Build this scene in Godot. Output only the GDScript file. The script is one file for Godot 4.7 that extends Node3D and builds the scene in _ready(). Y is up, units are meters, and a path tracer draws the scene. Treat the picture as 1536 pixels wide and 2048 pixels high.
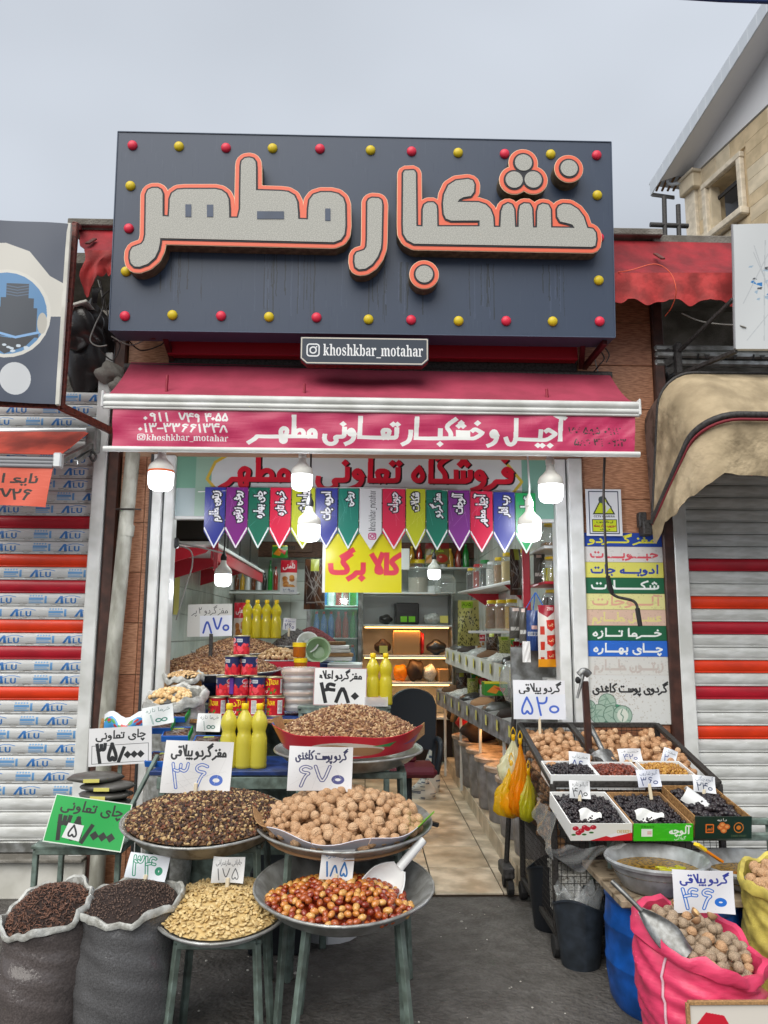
extends Node3D
# A dry-goods shop front on an overcast day. Units are metres; x runs along the street, z points out of the shop.

var M := {}
var rng := RandomNumberGenerator.new()
var used := {}

func _ready() -> void:
	var env := Environment.new()
	var cam := Camera3D.new()
	cam.name = "camera"
	cam.fov = 67.2084
	cam.near = 0.05
	cam.far = 400.0
	cam.transform = Transform3D(Basis(Vector3(1, 0.005, 0.025), Vector3(-0.009, 0.988, 0.153), Vector3(-0.024, -0.153, 0.988)).orthonormalized(), Vector3(0, 1.6, 5.04))
	add_child(cam)
	cam.current = true
	env.background_mode = Environment.BG_SKY
	var sky := Sky.new()
	sky.sky_material = overcast_sky()
	env.sky = sky
	env.background_energy_multiplier = 1.0
	env.tonemap_mode = Environment.TONE_MAPPER_LINEAR
	env.tonemap_exposure = 2.15
	env.sdfgi_enabled = true
	env.ssao_enabled = true
	env.ssil_enabled = true
	var we := WorldEnvironment.new()
	we.name = "world_environment"
	we.environment = env
	add_child(we)
	var sun := DirectionalLight3D.new()
	sun.name = "clouded_sun"
	sun.light_energy = 0.5
	sun.light_color = Color(1.0, 0.98, 0.94)
	sun.light_angular_distance = 60.0
	sun.shadow_enabled = true
	sun.rotation_degrees = Vector3(-46, -22, 0)
	add_child(sun)
	rng.seed = 7
	make_materials()
	make_prints()
	build_setting()
	build_signs()
	build_interior()
	build_stalls_left()
	build_stalls_right()

func overcast_sky() -> PanoramaSkyMaterial:
	var w := 512
	var h := 256
	var im := Image.create(w, h, false, Image.FORMAT_RGBF)
	var n := FastNoiseLite.new()
	n.seed = 3
	n.frequency = 0.9
	n.fractal_octaves = 4
	for j in h:
		var el := PI * (0.5 - (j + 0.5) / h)
		for i in w:
			var az := TAU * (i + 0.5) / w
			var d := Vector3(cos(el) * sin(az), sin(el), -cos(el) * cos(az))
			var k := n.get_noise_3d(d.x * 1.3, d.y * 2.6, d.z * 1.3)
			var s := 0.235 * (1.0 + 0.55 * maxf(d.y, 0.0)) * (1.0 + 0.24 * k)
			var c := Color(0.89, 0.96, 1.07) * s
			if d.y < -0.02:
				c = Color(0.16, 0.16, 0.16)
			im.set_pixel(i, j, c)
	var m := PanoramaSkyMaterial.new()
	m.panorama = ImageTexture.create_from_image(im)
	return m

# ---------- naming ----------
func numbered(called: String) -> String:
	if not used.has(called):
		used[called] = 0
		return called
	used[called] += 1
	return "%s_%03d" % [called, used[called]]

func tag(o: Node, label: String, category: String, group := "", kind := "") -> void:
	if label: o.set_meta("label", label)
	if category: o.set_meta("category", category)
	if group: o.set_meta("group", group)
	if kind: o.set_meta("kind", kind)

func thing(called: String, label: String, category: String, at := Vector3.ZERO, turn := 0.0, group := "") -> Node3D:
	var o := Node3D.new()
	o.name = numbered(called)
	add_child(o)
	o.position = at
	o.rotation.y = turn
	tag(o, label, category, group)
	return o

func struct(called: String, mesh: Mesh = null, m: Material = null) -> Node3D:
	var o: Node3D = MeshInstance3D.new() if mesh else Node3D.new()
	o.name = numbered(called)
	if mesh:
		o.mesh = mesh
		o.material_override = m
	add_child(o)
	o.set_meta("kind", "structure")
	return o

func part(called: String, mesh: Mesh, m: Material, parent: Node, at := Vector3.ZERO, basis := Basis.IDENTITY) -> MeshInstance3D:
	var o := MeshInstance3D.new()
	o.name = called
	o.mesh = mesh
	o.material_override = m
	o.transform = Transform3D(basis, at)
	parent.add_child(o, true)
	return o

func single(called: String, mesh: Mesh, m: Material, label: String, category: String, at := Vector3.ZERO, basis := Basis.IDENTITY, group := "") -> MeshInstance3D:
	var o := MeshInstance3D.new()
	o.name = numbered(called)
	o.mesh = mesh
	o.material_override = m
	o.transform = Transform3D(basis, at)
	add_child(o)
	tag(o, label, category, group)
	return o

func stuff(called: String, mesh: Mesh, m: Material, spots: Array, tints: Array, label: String, category: String, parent: Node = null) -> MultiMeshInstance3D:
	var mm := MultiMesh.new()
	mm.transform_format = MultiMesh.TRANSFORM_3D
	mm.use_colors = tints.size() > 0
	mm.mesh = mesh
	mm.instance_count = spots.size()
	for i in spots.size():
		mm.set_instance_transform(i, spots[i])
		if tints.size(): mm.set_instance_color(i, tints[rng.randi() % tints.size()])
	var o := MultiMeshInstance3D.new()
	o.multimesh = mm
	o.material_override = m
	if parent:
		o.name = called
		parent.add_child(o, true)
		o.set_meta("kind", "stuff")
	else:
		o.name = numbered(called)
		add_child(o)
		tag(o, label, category, "", "stuff")
	return o

# ---------- shapes ----------
func st_new() -> SurfaceTool:
	var st := SurfaceTool.new()
	st.begin(Mesh.PRIMITIVE_TRIANGLES)
	st.set_smooth_group(-1)
	return st

func done(st: SurfaceTool) -> ArrayMesh:
	st.generate_normals()
	return st.commit()

func vert(st: SurfaceTool, p: Vector3, uv := Vector2.ZERO) -> void:
	st.set_uv(uv)
	st.add_vertex(p)

func quad(st: SurfaceTool, a: Vector3, b: Vector3, c: Vector3, d: Vector3, r := Rect2(0, 0, 1, 1)) -> void:
	# a bottom left, b bottom right, c top right, d top left, seen from the front
	var ua := Vector2(r.position.x, r.end.y)
	var ub := r.end
	var uc := Vector2(r.end.x, r.position.y)
	var ud := r.position
	vert(st, a, ua); vert(st, d, ud); vert(st, c, uc)
	vert(st, a, ua); vert(st, c, uc); vert(st, b, ub)

func add_box(st: SurfaceTool, c: Vector3, s: Vector3, bs := Basis.IDENTITY, front := Rect2(0, 0, 0, 0)) -> void:
	var h := s * 0.5
	var p := []
	for k in 8:
		p.append(c + bs * Vector3(h.x * (1 if k & 1 else -1), h.y * (1 if k & 2 else -1), h.z * (1 if k & 4 else -1)))
	var o := Rect2(0, 0, 0, 0)
	quad(st, p[4], p[5], p[7], p[6], front)
	quad(st, p[1], p[0], p[2], p[3], o)
	quad(st, p[0], p[4], p[6], p[2], o)
	quad(st, p[5], p[1], p[3], p[7], o)
	quad(st, p[6], p[7], p[3], p[2], o)
	quad(st, p[0], p[1], p[5], p[4], o)

func bx(c: Vector3, s: Vector3, bs := Basis.IDENTITY) -> ArrayMesh:
	var st := st_new()
	add_box(st, c, s, bs)
	return done(st)

func add_cbox(st: SurfaceTool, c: Vector3, s: Vector3, b: float, bs := Basis.IDENTITY) -> void:
	# a box with chamfered edges
	var h := s * 0.5
	b = minf(b, minf(h.x, minf(h.y, h.z)) * 0.9)
	var f := func(sx, sy, sz, ax): # corner point on the face across axis ax
		var v := Vector3(sx * (h.x - b), sy * (h.y - b), sz * (h.z - b))
		v[ax] = [sx, sy, sz][ax] * h[ax]
		return c + bs * v
	for ax in 3:
		for sg in [-1, 1]:
			var k1: int = (ax + 1) % 3
			var k2: int = (ax + 2) % 3
			var r := []
			for t in [[-1, -1], [1, -1], [1, 1], [-1, 1]]:
				var v := [0, 0, 0]
				v[ax] = sg
				v[k1] = t[0]
				v[k2] = t[1]
				r.append(f.call(v[0], v[1], v[2], ax))
			if sg > 0: quad(st, r[0], r[1], r[2], r[3])
			else: quad(st, r[1], r[0], r[3], r[2])
	for ax in 3:
		var k1: int = (ax + 1) % 3
		var k2: int = (ax + 2) % 3
		for t in [[-1, -1], [1, -1], [1, 1], [-1, 1]]:
			var lo := [0, 0, 0]
			lo[ax] = -1
			lo[k1] = t[0]
			lo[k2] = t[1]
			var hi := lo.duplicate()
			hi[ax] = 1
			var a = f.call(lo[0], lo[1], lo[2], k1)
			var d = f.call(lo[0], lo[1], lo[2], k2)
			var b2 = f.call(hi[0], hi[1], hi[2], k1)
			var c2 = f.call(hi[0], hi[1], hi[2], k2)
			if t[0] * t[1] > 0: quad(st, a, b2, c2, d)
			else: quad(st, d, c2, b2, a)
	for k in 8:
		var s3 := [1 if k & 1 else -1, 1 if k & 2 else -1, 1 if k & 4 else -1]
		var a = f.call(s3[0], s3[1], s3[2], 0)
		var b3 = f.call(s3[0], s3[1], s3[2], 1)
		var c3 = f.call(s3[0], s3[1], s3[2], 2)
		if s3[0] * s3[1] * s3[2] > 0:
			vert(st, a); vert(st, c3); vert(st, b3)
		else:
			vert(st, a); vert(st, b3); vert(st, c3)

func cb(c: Vector3, s: Vector3, b := 0.004, bs := Basis.IDENTITY) -> ArrayMesh:
	var st := st_new()
	add_cbox(st, c, s, b, bs)
	return done(st)

func add_bar(st: SurfaceTool, a: Vector3, b: Vector3, w: float, d: float, up := Vector3.UP) -> void:
	# a box section running from a to b
	var y := (b - a).normalized()
	var x := y.cross(up)
	if x.length() < 0.01: x = y.cross(Vector3.BACK)
	x = x.normalized()
	add_cbox(st, (a + b) * 0.5, Vector3(w, a.distance_to(b), d), 0.12 * minf(w, d), Basis(x, y, x.cross(y)))

func bar(a: Vector3, b: Vector3, w: float, d: float, up := Vector3.UP) -> ArrayMesh:
	var st := st_new()
	add_bar(st, a, b, w, d, up)
	return done(st)

func add_tube(st: SurfaceTool, path: Array, r: float, seg := 8, r2 := -1.0, capped := true) -> void:
	st.set_smooth_group(0)
	var rings := []
	var n := path.size()
	var side := Vector3.ZERO
	for i in n:
		var t: Vector3 = (path[mini(i + 1, n - 1)] - path[maxi(i - 1, 0)]).normalized()
		if side == Vector3.ZERO:
			side = t.cross(Vector3.UP if absf(t.y) < 0.9 else Vector3.RIGHT).normalized()
		side = (side - t * side.dot(t)).normalized()
		var up := t.cross(side)
		var rr := r if r2 < 0 else lerpf(r, r2, float(i) / (n - 1))
		var ring := []
		for k in seg:
			var a := TAU * k / seg
			ring.append(path[i] + (side * cos(a) + up * sin(a)) * rr)
		rings.append(ring)
	for i in n - 1:
		for k in seg:
			var k2 := (k + 1) % seg
			quad(st, rings[i][k2], rings[i][k], rings[i + 1][k], rings[i + 1][k2])
	st.set_smooth_group(-1)
	if capped:
		for e in [0, n - 1]:
			for k in range(1, seg - 1):
				var a = rings[e][0]; var b = rings[e][k]; var c = rings[e][k + 1]
				if e == 0: vert(st, a); vert(st, b); vert(st, c)
				else: vert(st, a); vert(st, c); vert(st, b)

func tube(path: Array, r: float, seg := 8, r2 := -1.0) -> ArrayMesh:
	var st := st_new()
	add_tube(st, path, r, seg, r2)
	return done(st)

func curve(points: Array, n := 16) -> Array:
	# a smooth path through the points
	var out := []
	var m := points.size()
	for i in m - 1:
		var p0: Vector3 = points[maxi(i - 1, 0)]
		var p3: Vector3 = points[mini(i + 2, m - 1)]
		for k in n:
			out.append(points[i].cubic_interpolate(points[i + 1], p0, p3, float(k) / n))
	out.append(points[m - 1])
	return out

func add_lathe(st: SurfaceTool, prof: Array, seg := 24, at := Vector3.ZERO, warp = null, bs := Basis.IDENTITY) -> void:
	# prof: Vector2(radius, height) from bottom to top along the outside; creases where the outline turns sharply
	var group := 0
	var total := 0.0
	for i in prof.size() - 1: total += prof[i].distance_to(prof[i + 1])
	var run := 0.0
	for i in prof.size() - 1:
		if i > 0:
			var t0: Vector2 = (prof[i] - prof[i - 1]).normalized()
			var t1: Vector2 = (prof[i + 1] - prof[i]).normalized()
			if t0.dot(t1) < 0.72: group += 1
		st.set_smooth_group(group)
		var v0 := 1.0 - run / total
		run += prof[i].distance_to(prof[i + 1])
		var v1 := 1.0 - run / total
		for k in seg:
			var p := []
			for c in [[i, k], [i, k + 1], [i + 1, k + 1], [i + 1, k]]:
				var a: float = TAU * c[1] / seg
				var q: Vector2 = prof[c[0]]
				var v := Vector3(q.x * sin(a), q.y, q.x * cos(a))
				if warp != null: v = warp.call(v)
				p.append(at + bs * v)
			var u0 := float(k) / seg
			var u1 := float(k + 1) / seg
			if prof[i].x > 1e-5:
				vert(st, p[0], Vector2(u0, v0)); vert(st, p[2], Vector2(u1, v1)); vert(st, p[1], Vector2(u1, v0))
			if prof[i + 1].x > 1e-5:
				vert(st, p[0], Vector2(u0, v0)); vert(st, p[3], Vector2(u0, v1)); vert(st, p[2], Vector2(u1, v1))
	st.set_smooth_group(-1)

func lathe(prof: Array, seg := 24, warp = null) -> ArrayMesh:
	var st := st_new()
	add_lathe(st, prof, seg, Vector3.ZERO, warp)
	return done(st)

func sheet(nu: int, nv: int, f: Callable, thick := 0.0, r := Rect2(0, 0, 1, 1), smooth := true) -> ArrayMesh:
	# f(u, v) with u to the right and v downwards; thick gives the sheet a back and rims
	var st := st_new()
	var p := []
	for j in nv + 1:
		var row := []
		for i in nu + 1: row.append(f.call(float(i) / nu, float(j) / nv))
		p.append(row)
	var nrm := []
	for j in nv + 1:
		var row := []
		for i in nu + 1:
			var dx: Vector3 = p[j][mini(i + 1, nu)] - p[j][maxi(i - 1, 0)]
			var dy: Vector3 = p[mini(j + 1, nv)][i] - p[maxi(j - 1, 0)][i]
			row.append(dy.cross(dx).normalized())
		nrm.append(row)
	var uvf := func(i, j): return r.position + r.size * Vector2(float(i) / nu, float(j) / nv)
	for side in (2 if thick > 0 else 1):
		st.set_smooth_group(side if smooth else -1)
		for j in nv:
			for i in nu:
				var c := []
				for k in [[i, j + 1], [i + 1, j + 1], [i + 1, j], [i, j]]:
					c.append([p[k[1]][k[0]] - (nrm[k[1]][k[0]] * thick if side else Vector3.ZERO), uvf.call(k[0], k[1])])
				if side: c = [c[1], c[0], c[3], c[2]]
				vert(st, c[0][0], c[0][1]); vert(st, c[3][0], c[3][1]); vert(st, c[2][0], c[2][1])
				vert(st, c[0][0], c[0][1]); vert(st, c[2][0], c[2][1]); vert(st, c[1][0], c[1][1])
	if thick > 0:
		st.set_smooth_group(-1)
		var edge := []
		for i in nu + 1: edge.append([i, 0])
		for j in range(1, nv + 1): edge.append([nu, j])
		for i in range(nu - 1, -1, -1): edge.append([i, nv])
		for j in range(nv - 1, 0, -1): edge.append([0, j])
		for e in edge.size():
			var a = edge[e]
			var b = edge[(e + 1) % edge.size()]
			var pa: Vector3 = p[a[1]][a[0]]
			var pb: Vector3 = p[b[1]][b[0]]
			var ua: Vector2 = uvf.call(a[0], a[1])
			vert(st, pa, ua); vert(st, pa - nrm[a[1]][a[0]] * thick, ua); vert(st, pb - nrm[b[1]][b[0]] * thick, ua)
			vert(st, pa, ua); vert(st, pb - nrm[b[1]][b[0]] * thick, ua); vert(st, pb, ua)
	return done(st)

func add_prism(st: SurfaceTool, poly: PackedVector2Array, z0: float, z1: float, uvr := Rect2(0, 0, 0, 0)) -> void:
	# poly in x, y, extruded from z0 to the front z1; uvr: the x, y rectangle that the front's picture covers
	if Geometry2D.is_polygon_clockwise(poly): poly.reverse()
	var tri := Geometry2D.triangulate_polygon(poly)
	var uvf := func(q: Vector2): return Vector2((q.x - uvr.position.x) / uvr.size.x, 1.0 - (q.y - uvr.position.y) / uvr.size.y) if uvr.size.x > 0 else Vector2.ZERO
	for k in range(0, tri.size(), 3):
		var t := [poly[tri[k]], poly[tri[k + 1]], poly[tri[k + 2]]]
		if (t[1] - t[0]).cross(t[2] - t[0]) > 0: t.reverse()
		for q in t: vert(st, Vector3(q.x, q.y, z1), uvf.call(q))
		t.reverse()
		for q in t: vert(st, Vector3(q.x, q.y, z0), uvf.call(q))
	for i in poly.size():
		var a := poly[i]
		var b := poly[(i + 1) % poly.size()]
		quad(st, Vector3(a.x, a.y, z0), Vector3(b.x, b.y, z0), Vector3(b.x, b.y, z1), Vector3(a.x, a.y, z1), Rect2(0, 0, 0, 0))

func prism(poly: PackedVector2Array, z0: float, z1: float, uvr := Rect2(0, 0, 0, 0)) -> ArrayMesh:
	var st := st_new()
	add_prism(st, poly, z0, z1, uvr)
	return done(st)

func blob(rx: float, ry: float, rz: float, seg: int, rings: int, f = null) -> ArrayMesh:
	# a rounded lump; f(direction) gives a factor for its radius
	var st := st_new()
	st.set_smooth_group(0)
	var p := []
	for j in rings + 1:
		var row := []
		for i in seg:
			var th := PI * j / rings
			var a := TAU * i / seg
			var d := Vector3(sin(th) * cos(a), cos(th), sin(th) * sin(a))
			var k: float = f.call(d) if f != null else 1.0
			row.append(Vector3(d.x * rx, d.y * ry, d.z * rz) * k)
		p.append(row)
	for j in rings:
		for i in seg:
			var i2 := (i + 1) % seg
			if j > 0:
				vert(st, p[j][i], Vector2(float(i) / seg, float(j) / rings)); vert(st, p[j][i2], Vector2(float(i) / seg, float(j) / rings)); vert(st, p[j + 1][i], Vector2(float(i) / seg, float(j) / rings))
			if j < rings - 1:
				vert(st, p[j][i2]); vert(st, p[j + 1][i2]); vert(st, p[j + 1][i])
	return done(st)

func look(n: Vector3, up := Vector3.UP, roll := 0.0) -> Basis:
	# z axis along n
	var z := n.normalized()
	var x := up.cross(z).normalized()
	return Basis(x, z.cross(x), z) * Basis(Vector3.BACK, roll)

func rnd(a: float, b: float) -> float:
	return rng.randf_range(a, b)

# ---------- materials ----------
var T := {}

func noise_tex(key: String, freq: float, oct: int, lo: Color, hi: Color, kind := FastNoiseLite.TYPE_SIMPLEX_SMOOTH, bump := 0.0, size := 512, p0 := 0.25, p1 := 0.75) -> void:
	var n := FastNoiseLite.new()
	n.noise_type = kind
	n.seed = 11 + T.size() * 7
	n.frequency = freq
	n.fractal_octaves = oct
	if kind == FastNoiseLite.TYPE_CELLULAR:
		n.cellular_return_type = FastNoiseLite.RETURN_DISTANCE2_SUB
	var t := NoiseTexture2D.new()
	t.width = size
	t.height = size
	t.seamless = true
	t.noise = n
	if bump > 0:
		t.as_normal_map = true
		t.bump_strength = bump
	else:
		var g := Gradient.new()
		g.set_color(0, lo)
		g.set_color(1, hi)
		g.set_offset(0, p0)
		g.set_offset(1, p1)
		t.color_ramp = g
	T[key] = t

func mat(key: String, hex: String, rough := 0.7, o := {}) -> StandardMaterial3D:
	var m := StandardMaterial3D.new()
	m.resource_name = key
	m.albedo_color = Color(hex)
	m.roughness = rough
	m.metallic = o.get("metal", 0.0)
	if o.has("spec"): m.metallic_specular = o.spec
	var sc: Vector3 = o.get("scale", Vector3.ONE)
	m.uv1_scale = sc
	if o.has("tex"):
		m.albedo_texture = T[o.tex] if o.tex is String else o.tex
	if o.has("rtex"):
		m.roughness_texture = T[o.rtex]
	if o.has("bump"):
		m.normal_enabled = true
		m.normal_texture = T[o.bump]
		m.normal_scale = o.get("depth", 1.0)
	if (o.has("tex") and o.tex is String or o.has("bump") or o.has("rtex")) and not o.has("uv"):
		m.uv1_triplanar = true
		m.uv1_world_triplanar = not o.has("own")
	if o.has("alpha"):
		m.transparency = BaseMaterial3D.TRANSPARENCY_ALPHA
		m.albedo_color.a = o.alpha
	if o.has("glow"):
		m.emission_enabled = true
		m.emission = Color(o.get("glow_color", hex))
		m.emission_energy_multiplier = o.glow
	if o.has("coat"):
		m.clearcoat_enabled = true
		m.clearcoat = o.coat
		m.clearcoat_roughness = 0.15
	if o.has("back"):
		m.backlight_enabled = true
		m.backlight = Color(o.back)
	if o.has("vc"): m.vertex_color_use_as_albedo = true
	if o.has("glass"):
		m.refraction_enabled = true
		m.refraction_scale = o.glass
	M[key] = m
	return m

func make_materials() -> void:
	var W := Color.WHITE
	noise_tex("grime", 0.008, 5, Color(0.72, 0.71, 0.69), W)
	noise_tex("soft", 0.006, 4, Color(0.88, 0.88, 0.87), W)
	noise_tex("blotch", 0.02, 5, Color(0.55, 0.53, 0.5), W, FastNoiseLite.TYPE_SIMPLEX_SMOOTH, 0.0, 512, 0.2, 0.55)
	noise_tex("speck", 0.16, 3, Color(0.6, 0.6, 0.6), W, FastNoiseLite.TYPE_VALUE, 0.0, 512, 0.15, 0.85)
	noise_tex("grain", 0.03, 5, Color(0.78, 0.73, 0.69), W, FastNoiseLite.TYPE_SIMPLEX, 0.0, 512, 0.25, 0.7)
	noise_tex("fibre", 0.05, 4, Color(0.8, 0.8, 0.8), W)
	noise_tex("stain", 0.011, 5, Color(0.6, 0.56, 0.5), W, FastNoiseLite.TYPE_SIMPLEX_SMOOTH, 0.0, 512, 0.12, 0.46)
	noise_tex("road", 0.01, 8, Color(0.76, 0.75, 0.74), W, FastNoiseLite.TYPE_SIMPLEX, 0.0, 1024, 0.2, 0.8)
	T["road"].noise.fractal_gain = 0.8
	noise_tex("n_fine", 0.12, 3, W, W, FastNoiseLite.TYPE_SIMPLEX, 3.0)
	noise_tex("n_soft", 0.02, 4, W, W, FastNoiseLite.TYPE_SIMPLEX_SMOOTH, 6.0)
	noise_tex("n_crumple", 0.018, 3, W, W, FastNoiseLite.TYPE_CELLULAR, 5.0)
	noise_tex("n_dent", 0.03, 2, W, W, FastNoiseLite.TYPE_CELLULAR, 4.0)
	var V := func(a, b, c): return Vector3(a, b, c)
	# ground and building
	mat("asphalt", "#63605d", 0.92, {"tex": "road", "scale": V.call(0.45, 0.45, 0.45), "bump": "n_fine", "depth": 0.7})
	mat("pebble", "#9a958c", 0.9)
	mat("floor_tile", "#dccfba", 0.32, {"tex": "grime", "scale": V.call(0.8, 0.8, 0.8)})
	mat("floor_tile_b", "#d5c6ae", 0.36, {"tex": "grime", "scale": V.call(0.6, 0.6, 0.6)})
	mat("joint", "#4a3d31", 0.95)
	mat("concrete", "#8d8a84", 0.9, {"tex": "grime", "scale": V.call(0.7, 0.7, 0.7), "bump": "n_fine", "depth": 0.4})
	mat("brown_tile", "#b07c5c", 0.42, {"tex": "grain", "scale": V.call(0.9, 6.0, 0.9)})
	mat("brown_tile_b", "#a67154", 0.45, {"tex": "grain", "scale": V.call(0.7, 5.0, 0.7)})
	mat("brown_tile_c", "#b98768", 0.42, {"tex": "grain", "scale": V.call(0.8, 7.0, 0.8)})
	mat("grout", "#a98a72", 0.9)
	mat("white_tile", "#d2d8d2", 0.16, {"tex": "soft", "scale": V.call(0.5, 0.5, 0.5)})
	mat("white_tile_b", "#c8cfc9", 0.18, {"tex": "soft", "scale": V.call(0.5, 0.5, 0.5)})
	mat("wall_grout", "#a3a69f", 0.9)
	mat("plaster", "#d9d8d1", 0.85, {"tex": "soft"})
	mat("pvc", "#dddfde", 0.35, {"tex": "soft", "scale": V.call(1, 1, 1)})
	mat("pvc_dark", "#2b2d2f", 0.5)
	mat("brown_steel", "#4a2a20", 0.5, {"tex": "grime", "scale": V.call(2, 2, 2)})
	mat("red_steel", "#6d3227", 0.55, {"tex": "blotch", "scale": V.call(3, 3, 3)})
	mat("dark_red_steel", "#4b1518", 0.5)
	mat("pipe", "#b9bab0", 0.5, {"tex": "grime", "scale": V.call(2, 0.8, 2)})
	mat("slat", "#d0d2d1", 0.45, {"tex": "soft", "scale": V.call(1.5, 7.0, 1.5)})
	mat("slat_red", "#b3142a", 0.35, {"tex": "soft", "scale": V.call(1, 2, 1)})
	mat("slat_orange", "#e23a10", 0.35, {"tex": "soft", "scale": V.call(1, 2, 1)})
	mat("galvanised", "#aeb1b1", 0.4, {"metal": 0.7, "tex": "grime", "scale": V.call(2, 2, 2)})
	mat("aluminium", "#d2d5d6", 0.3, {"metal": 0.55})
	mat("black", "#15161a", 0.6)
	mat("soot", "#1d1c1e", 0.9)
	mat("cable", "#2a2422", 0.6)
	mat("cable_grey", "#8b8a86", 0.6)
	mat("stone", "#dccbae", 0.75, {"tex": "soft", "scale": V.call(0.35, 0.5, 0.35)})
	mat("stone_b", "#e2d3b8", 0.75, {"tex": "soft", "scale": V.call(0.5, 0.4, 0.5)})
	mat("stone_c", "#d4bf9c", 0.75, {"tex": "soft", "scale": V.call(0.6, 0.5, 0.6)})
	mat("trim_stone", "#e2d6c2", 0.7, {"tex": "soft"})
	mat("soffit", "#dedfe3", 0.6)
	mat("roof_sheet", "#c6cdd6", 0.45)
	mat("roof_dark", "#8c8e93", 0.6)
	mat("raw_wood", "#8a6a48", 0.8, {"tex": "grain", "scale": V.call(3, 3, 3)})
	# signs and cloth
	mat("sign_navy", "#43516a", 0.45, {"tex": "soft"})
	mat("sign_edge", "#46546a", 0.5)
	mat("glitter", "#c2c2bb", 0.5, {"tex": "fibre", "scale": V.call(5, 5, 5), "bump": "n_fine", "depth": 0.3})
	mat("letter_orange", "#ee6a4b", 0.4)
	mat("letter_cream", "#f2d8b4", 0.5)
	mat("letter_dark", "#20222b", 0.6)
	mat("letter_side", "#776a54", 0.55, {"tex": "grime", "scale": V.call(4, 4, 4)})
	mat("lamp_red", "#e22c4a", 0.45)
	mat("lamp_yellow", "#d8be1c", 0.45)
	mat("awning", "#a93a54", 0.75, {"tex": "soft", "scale": V.call(1.2, 1.2, 1.2), "bump": "n_soft", "depth": 0.3})
	mat("awning_red", "#9f1a26", 0.7, {"tex": "grime", "scale": V.call(1, 1, 1), "bump": "n_crumple", "depth": 0.5})
	mat("awning_faded", "#c23c3c", 0.7, {"tex": "grime", "scale": V.call(1.5, 1.5, 1.5), "bump": "n_crumple", "depth": 0.4})
	mat("awning_coral", "#e2563f", 0.65, {"tex": "grime", "scale": V.call(1, 1, 1)})
	mat("red_panel", "#9d1226", 0.45)
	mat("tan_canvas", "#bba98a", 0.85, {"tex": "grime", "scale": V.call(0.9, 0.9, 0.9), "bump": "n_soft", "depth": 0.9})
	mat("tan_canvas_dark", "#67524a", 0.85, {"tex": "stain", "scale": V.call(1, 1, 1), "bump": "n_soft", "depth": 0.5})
	mat("piping_red", "#7c1f2b", 0.7)
	mat("bracket_steel", "#3c3a3a", 0.6, {"tex": "blotch", "scale": V.call(4, 4, 4)})
	# fittings and stands
	mat("green_steel", "#72837c", 0.55, {"tex": "grime", "scale": V.call(3, 3, 3)})
	mat("blue_board", "#1f3c7c", 0.45, {"tex": "grime", "scale": V.call(2, 2, 2)})
	mat("board_edge", "#a9814e", 0.8, {"tex": "grain", "scale": V.call(3, 3, 3)})
	mat("tray", "#b4b6b5", 0.36, {"metal": 0.45, "tex": "grime", "scale": V.call(3, 3, 3), "bump": "n_dent", "depth": 0.25})
	mat("tray_worn", "#a59f95", 0.5, {"metal": 0.5, "tex": "stain", "scale": V.call(2.5, 2.5, 2.5)})
	mat("mesh_wire", "#2c2826", 0.6, {"tex": "blotch", "scale": V.call(6, 6, 6)})
	mat("mesh_frame", "#33302e", 0.6, {"tex": "blotch", "scale": V.call(5, 5, 5)})
	mat("rubber", "#1b1b1c", 0.8)
	mat("paper", "#e4e4e2", 0.8, {"bump": "n_soft", "depth": 0.35, "scale": V.call(4, 4, 4)})
	mat("card_brown", "#b48a5c", 0.85, {"tex": "fibre", "scale": V.call(3, 3, 3)})
	mat("card_white", "#e6e6e4", 0.6)
	mat("card_green", "#3fae1f", 0.5)
	mat("card_lime", "#6cb31c", 0.5)
	mat("card_red", "#c41f34", 0.5)
	mat("card_blue", "#1f62b8", 0.5)
	mat("card_lilac", "#c9c6cf", 0.6)
	mat("card_dark", "#17302a", 0.55)
	mat("stick", "#cfc3aa", 0.8)
	mat("white_plastic", "#e2e4e4", 0.35, {"coat": 0.2})
	mat("grey_plastic", "#a2a7ab", 0.42, {"tex": "grime", "scale": V.call(3, 3, 3)})
	mat("grey_tub", "#9b9aa0", 0.45, {"tex": "grime", "scale": V.call(2, 2, 2)})
	mat("tub_lid", "#c2a894", 0.5, {"tex": "grime", "scale": V.call(3, 3, 3)})
	mat("dark_bin", "#343c46", 0.45, {"tex": "grime", "scale": V.call(3, 3, 3)})
	mat("black_bin", "#171b21", 0.45)
	mat("blue_barrel", "#1259b4", 0.38, {"tex": "grime", "scale": V.call(2, 2, 2)})
	mat("film", "#e6e8ea", 0.2, {"alpha": 0.3})
	mat("film_thick", "#dfe3e4", 0.2, {"alpha": 0.22, "bump": "n_crumple", "depth": 0.6, "scale": V.call(5, 5, 5)})
	mat("sack_film", "#c9cbc8", 0.3, {"tex": "grime", "bump": "n_crumple", "depth": 1.2, "scale": V.call(5, 5, 5)})
	mat("sack_dark", "#606062", 0.22, {"tex": "fibre", "scale": V.call(5, 5, 5), "bump": "n_crumple", "depth": 0.9})
	mat("sack_brown", "#5e5756", 0.22, {"tex": "fibre", "scale": V.call(4, 4, 4), "bump": "n_crumple", "depth": 0.9})
	mat("sack_pink", "#e6456f", 0.4, {"tex": "soft", "scale": V.call(3, 9, 3), "bump": "n_crumple", "depth": 0.5})
	mat("sack_white", "#d9b4c0", 0.55)
	mat("sack_yellow", "#d6c660", 0.65, {"tex": "grime", "scale": V.call(3, 3, 3), "bump": "n_fine", "depth": 0.4})
	mat("bag_yellow", "#e8c610", 0.22, {"alpha": 0.5, "back": "#e8c610", "bump": "n_crumple", "depth": 1.2, "scale": V.call(6, 6, 6)})
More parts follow.
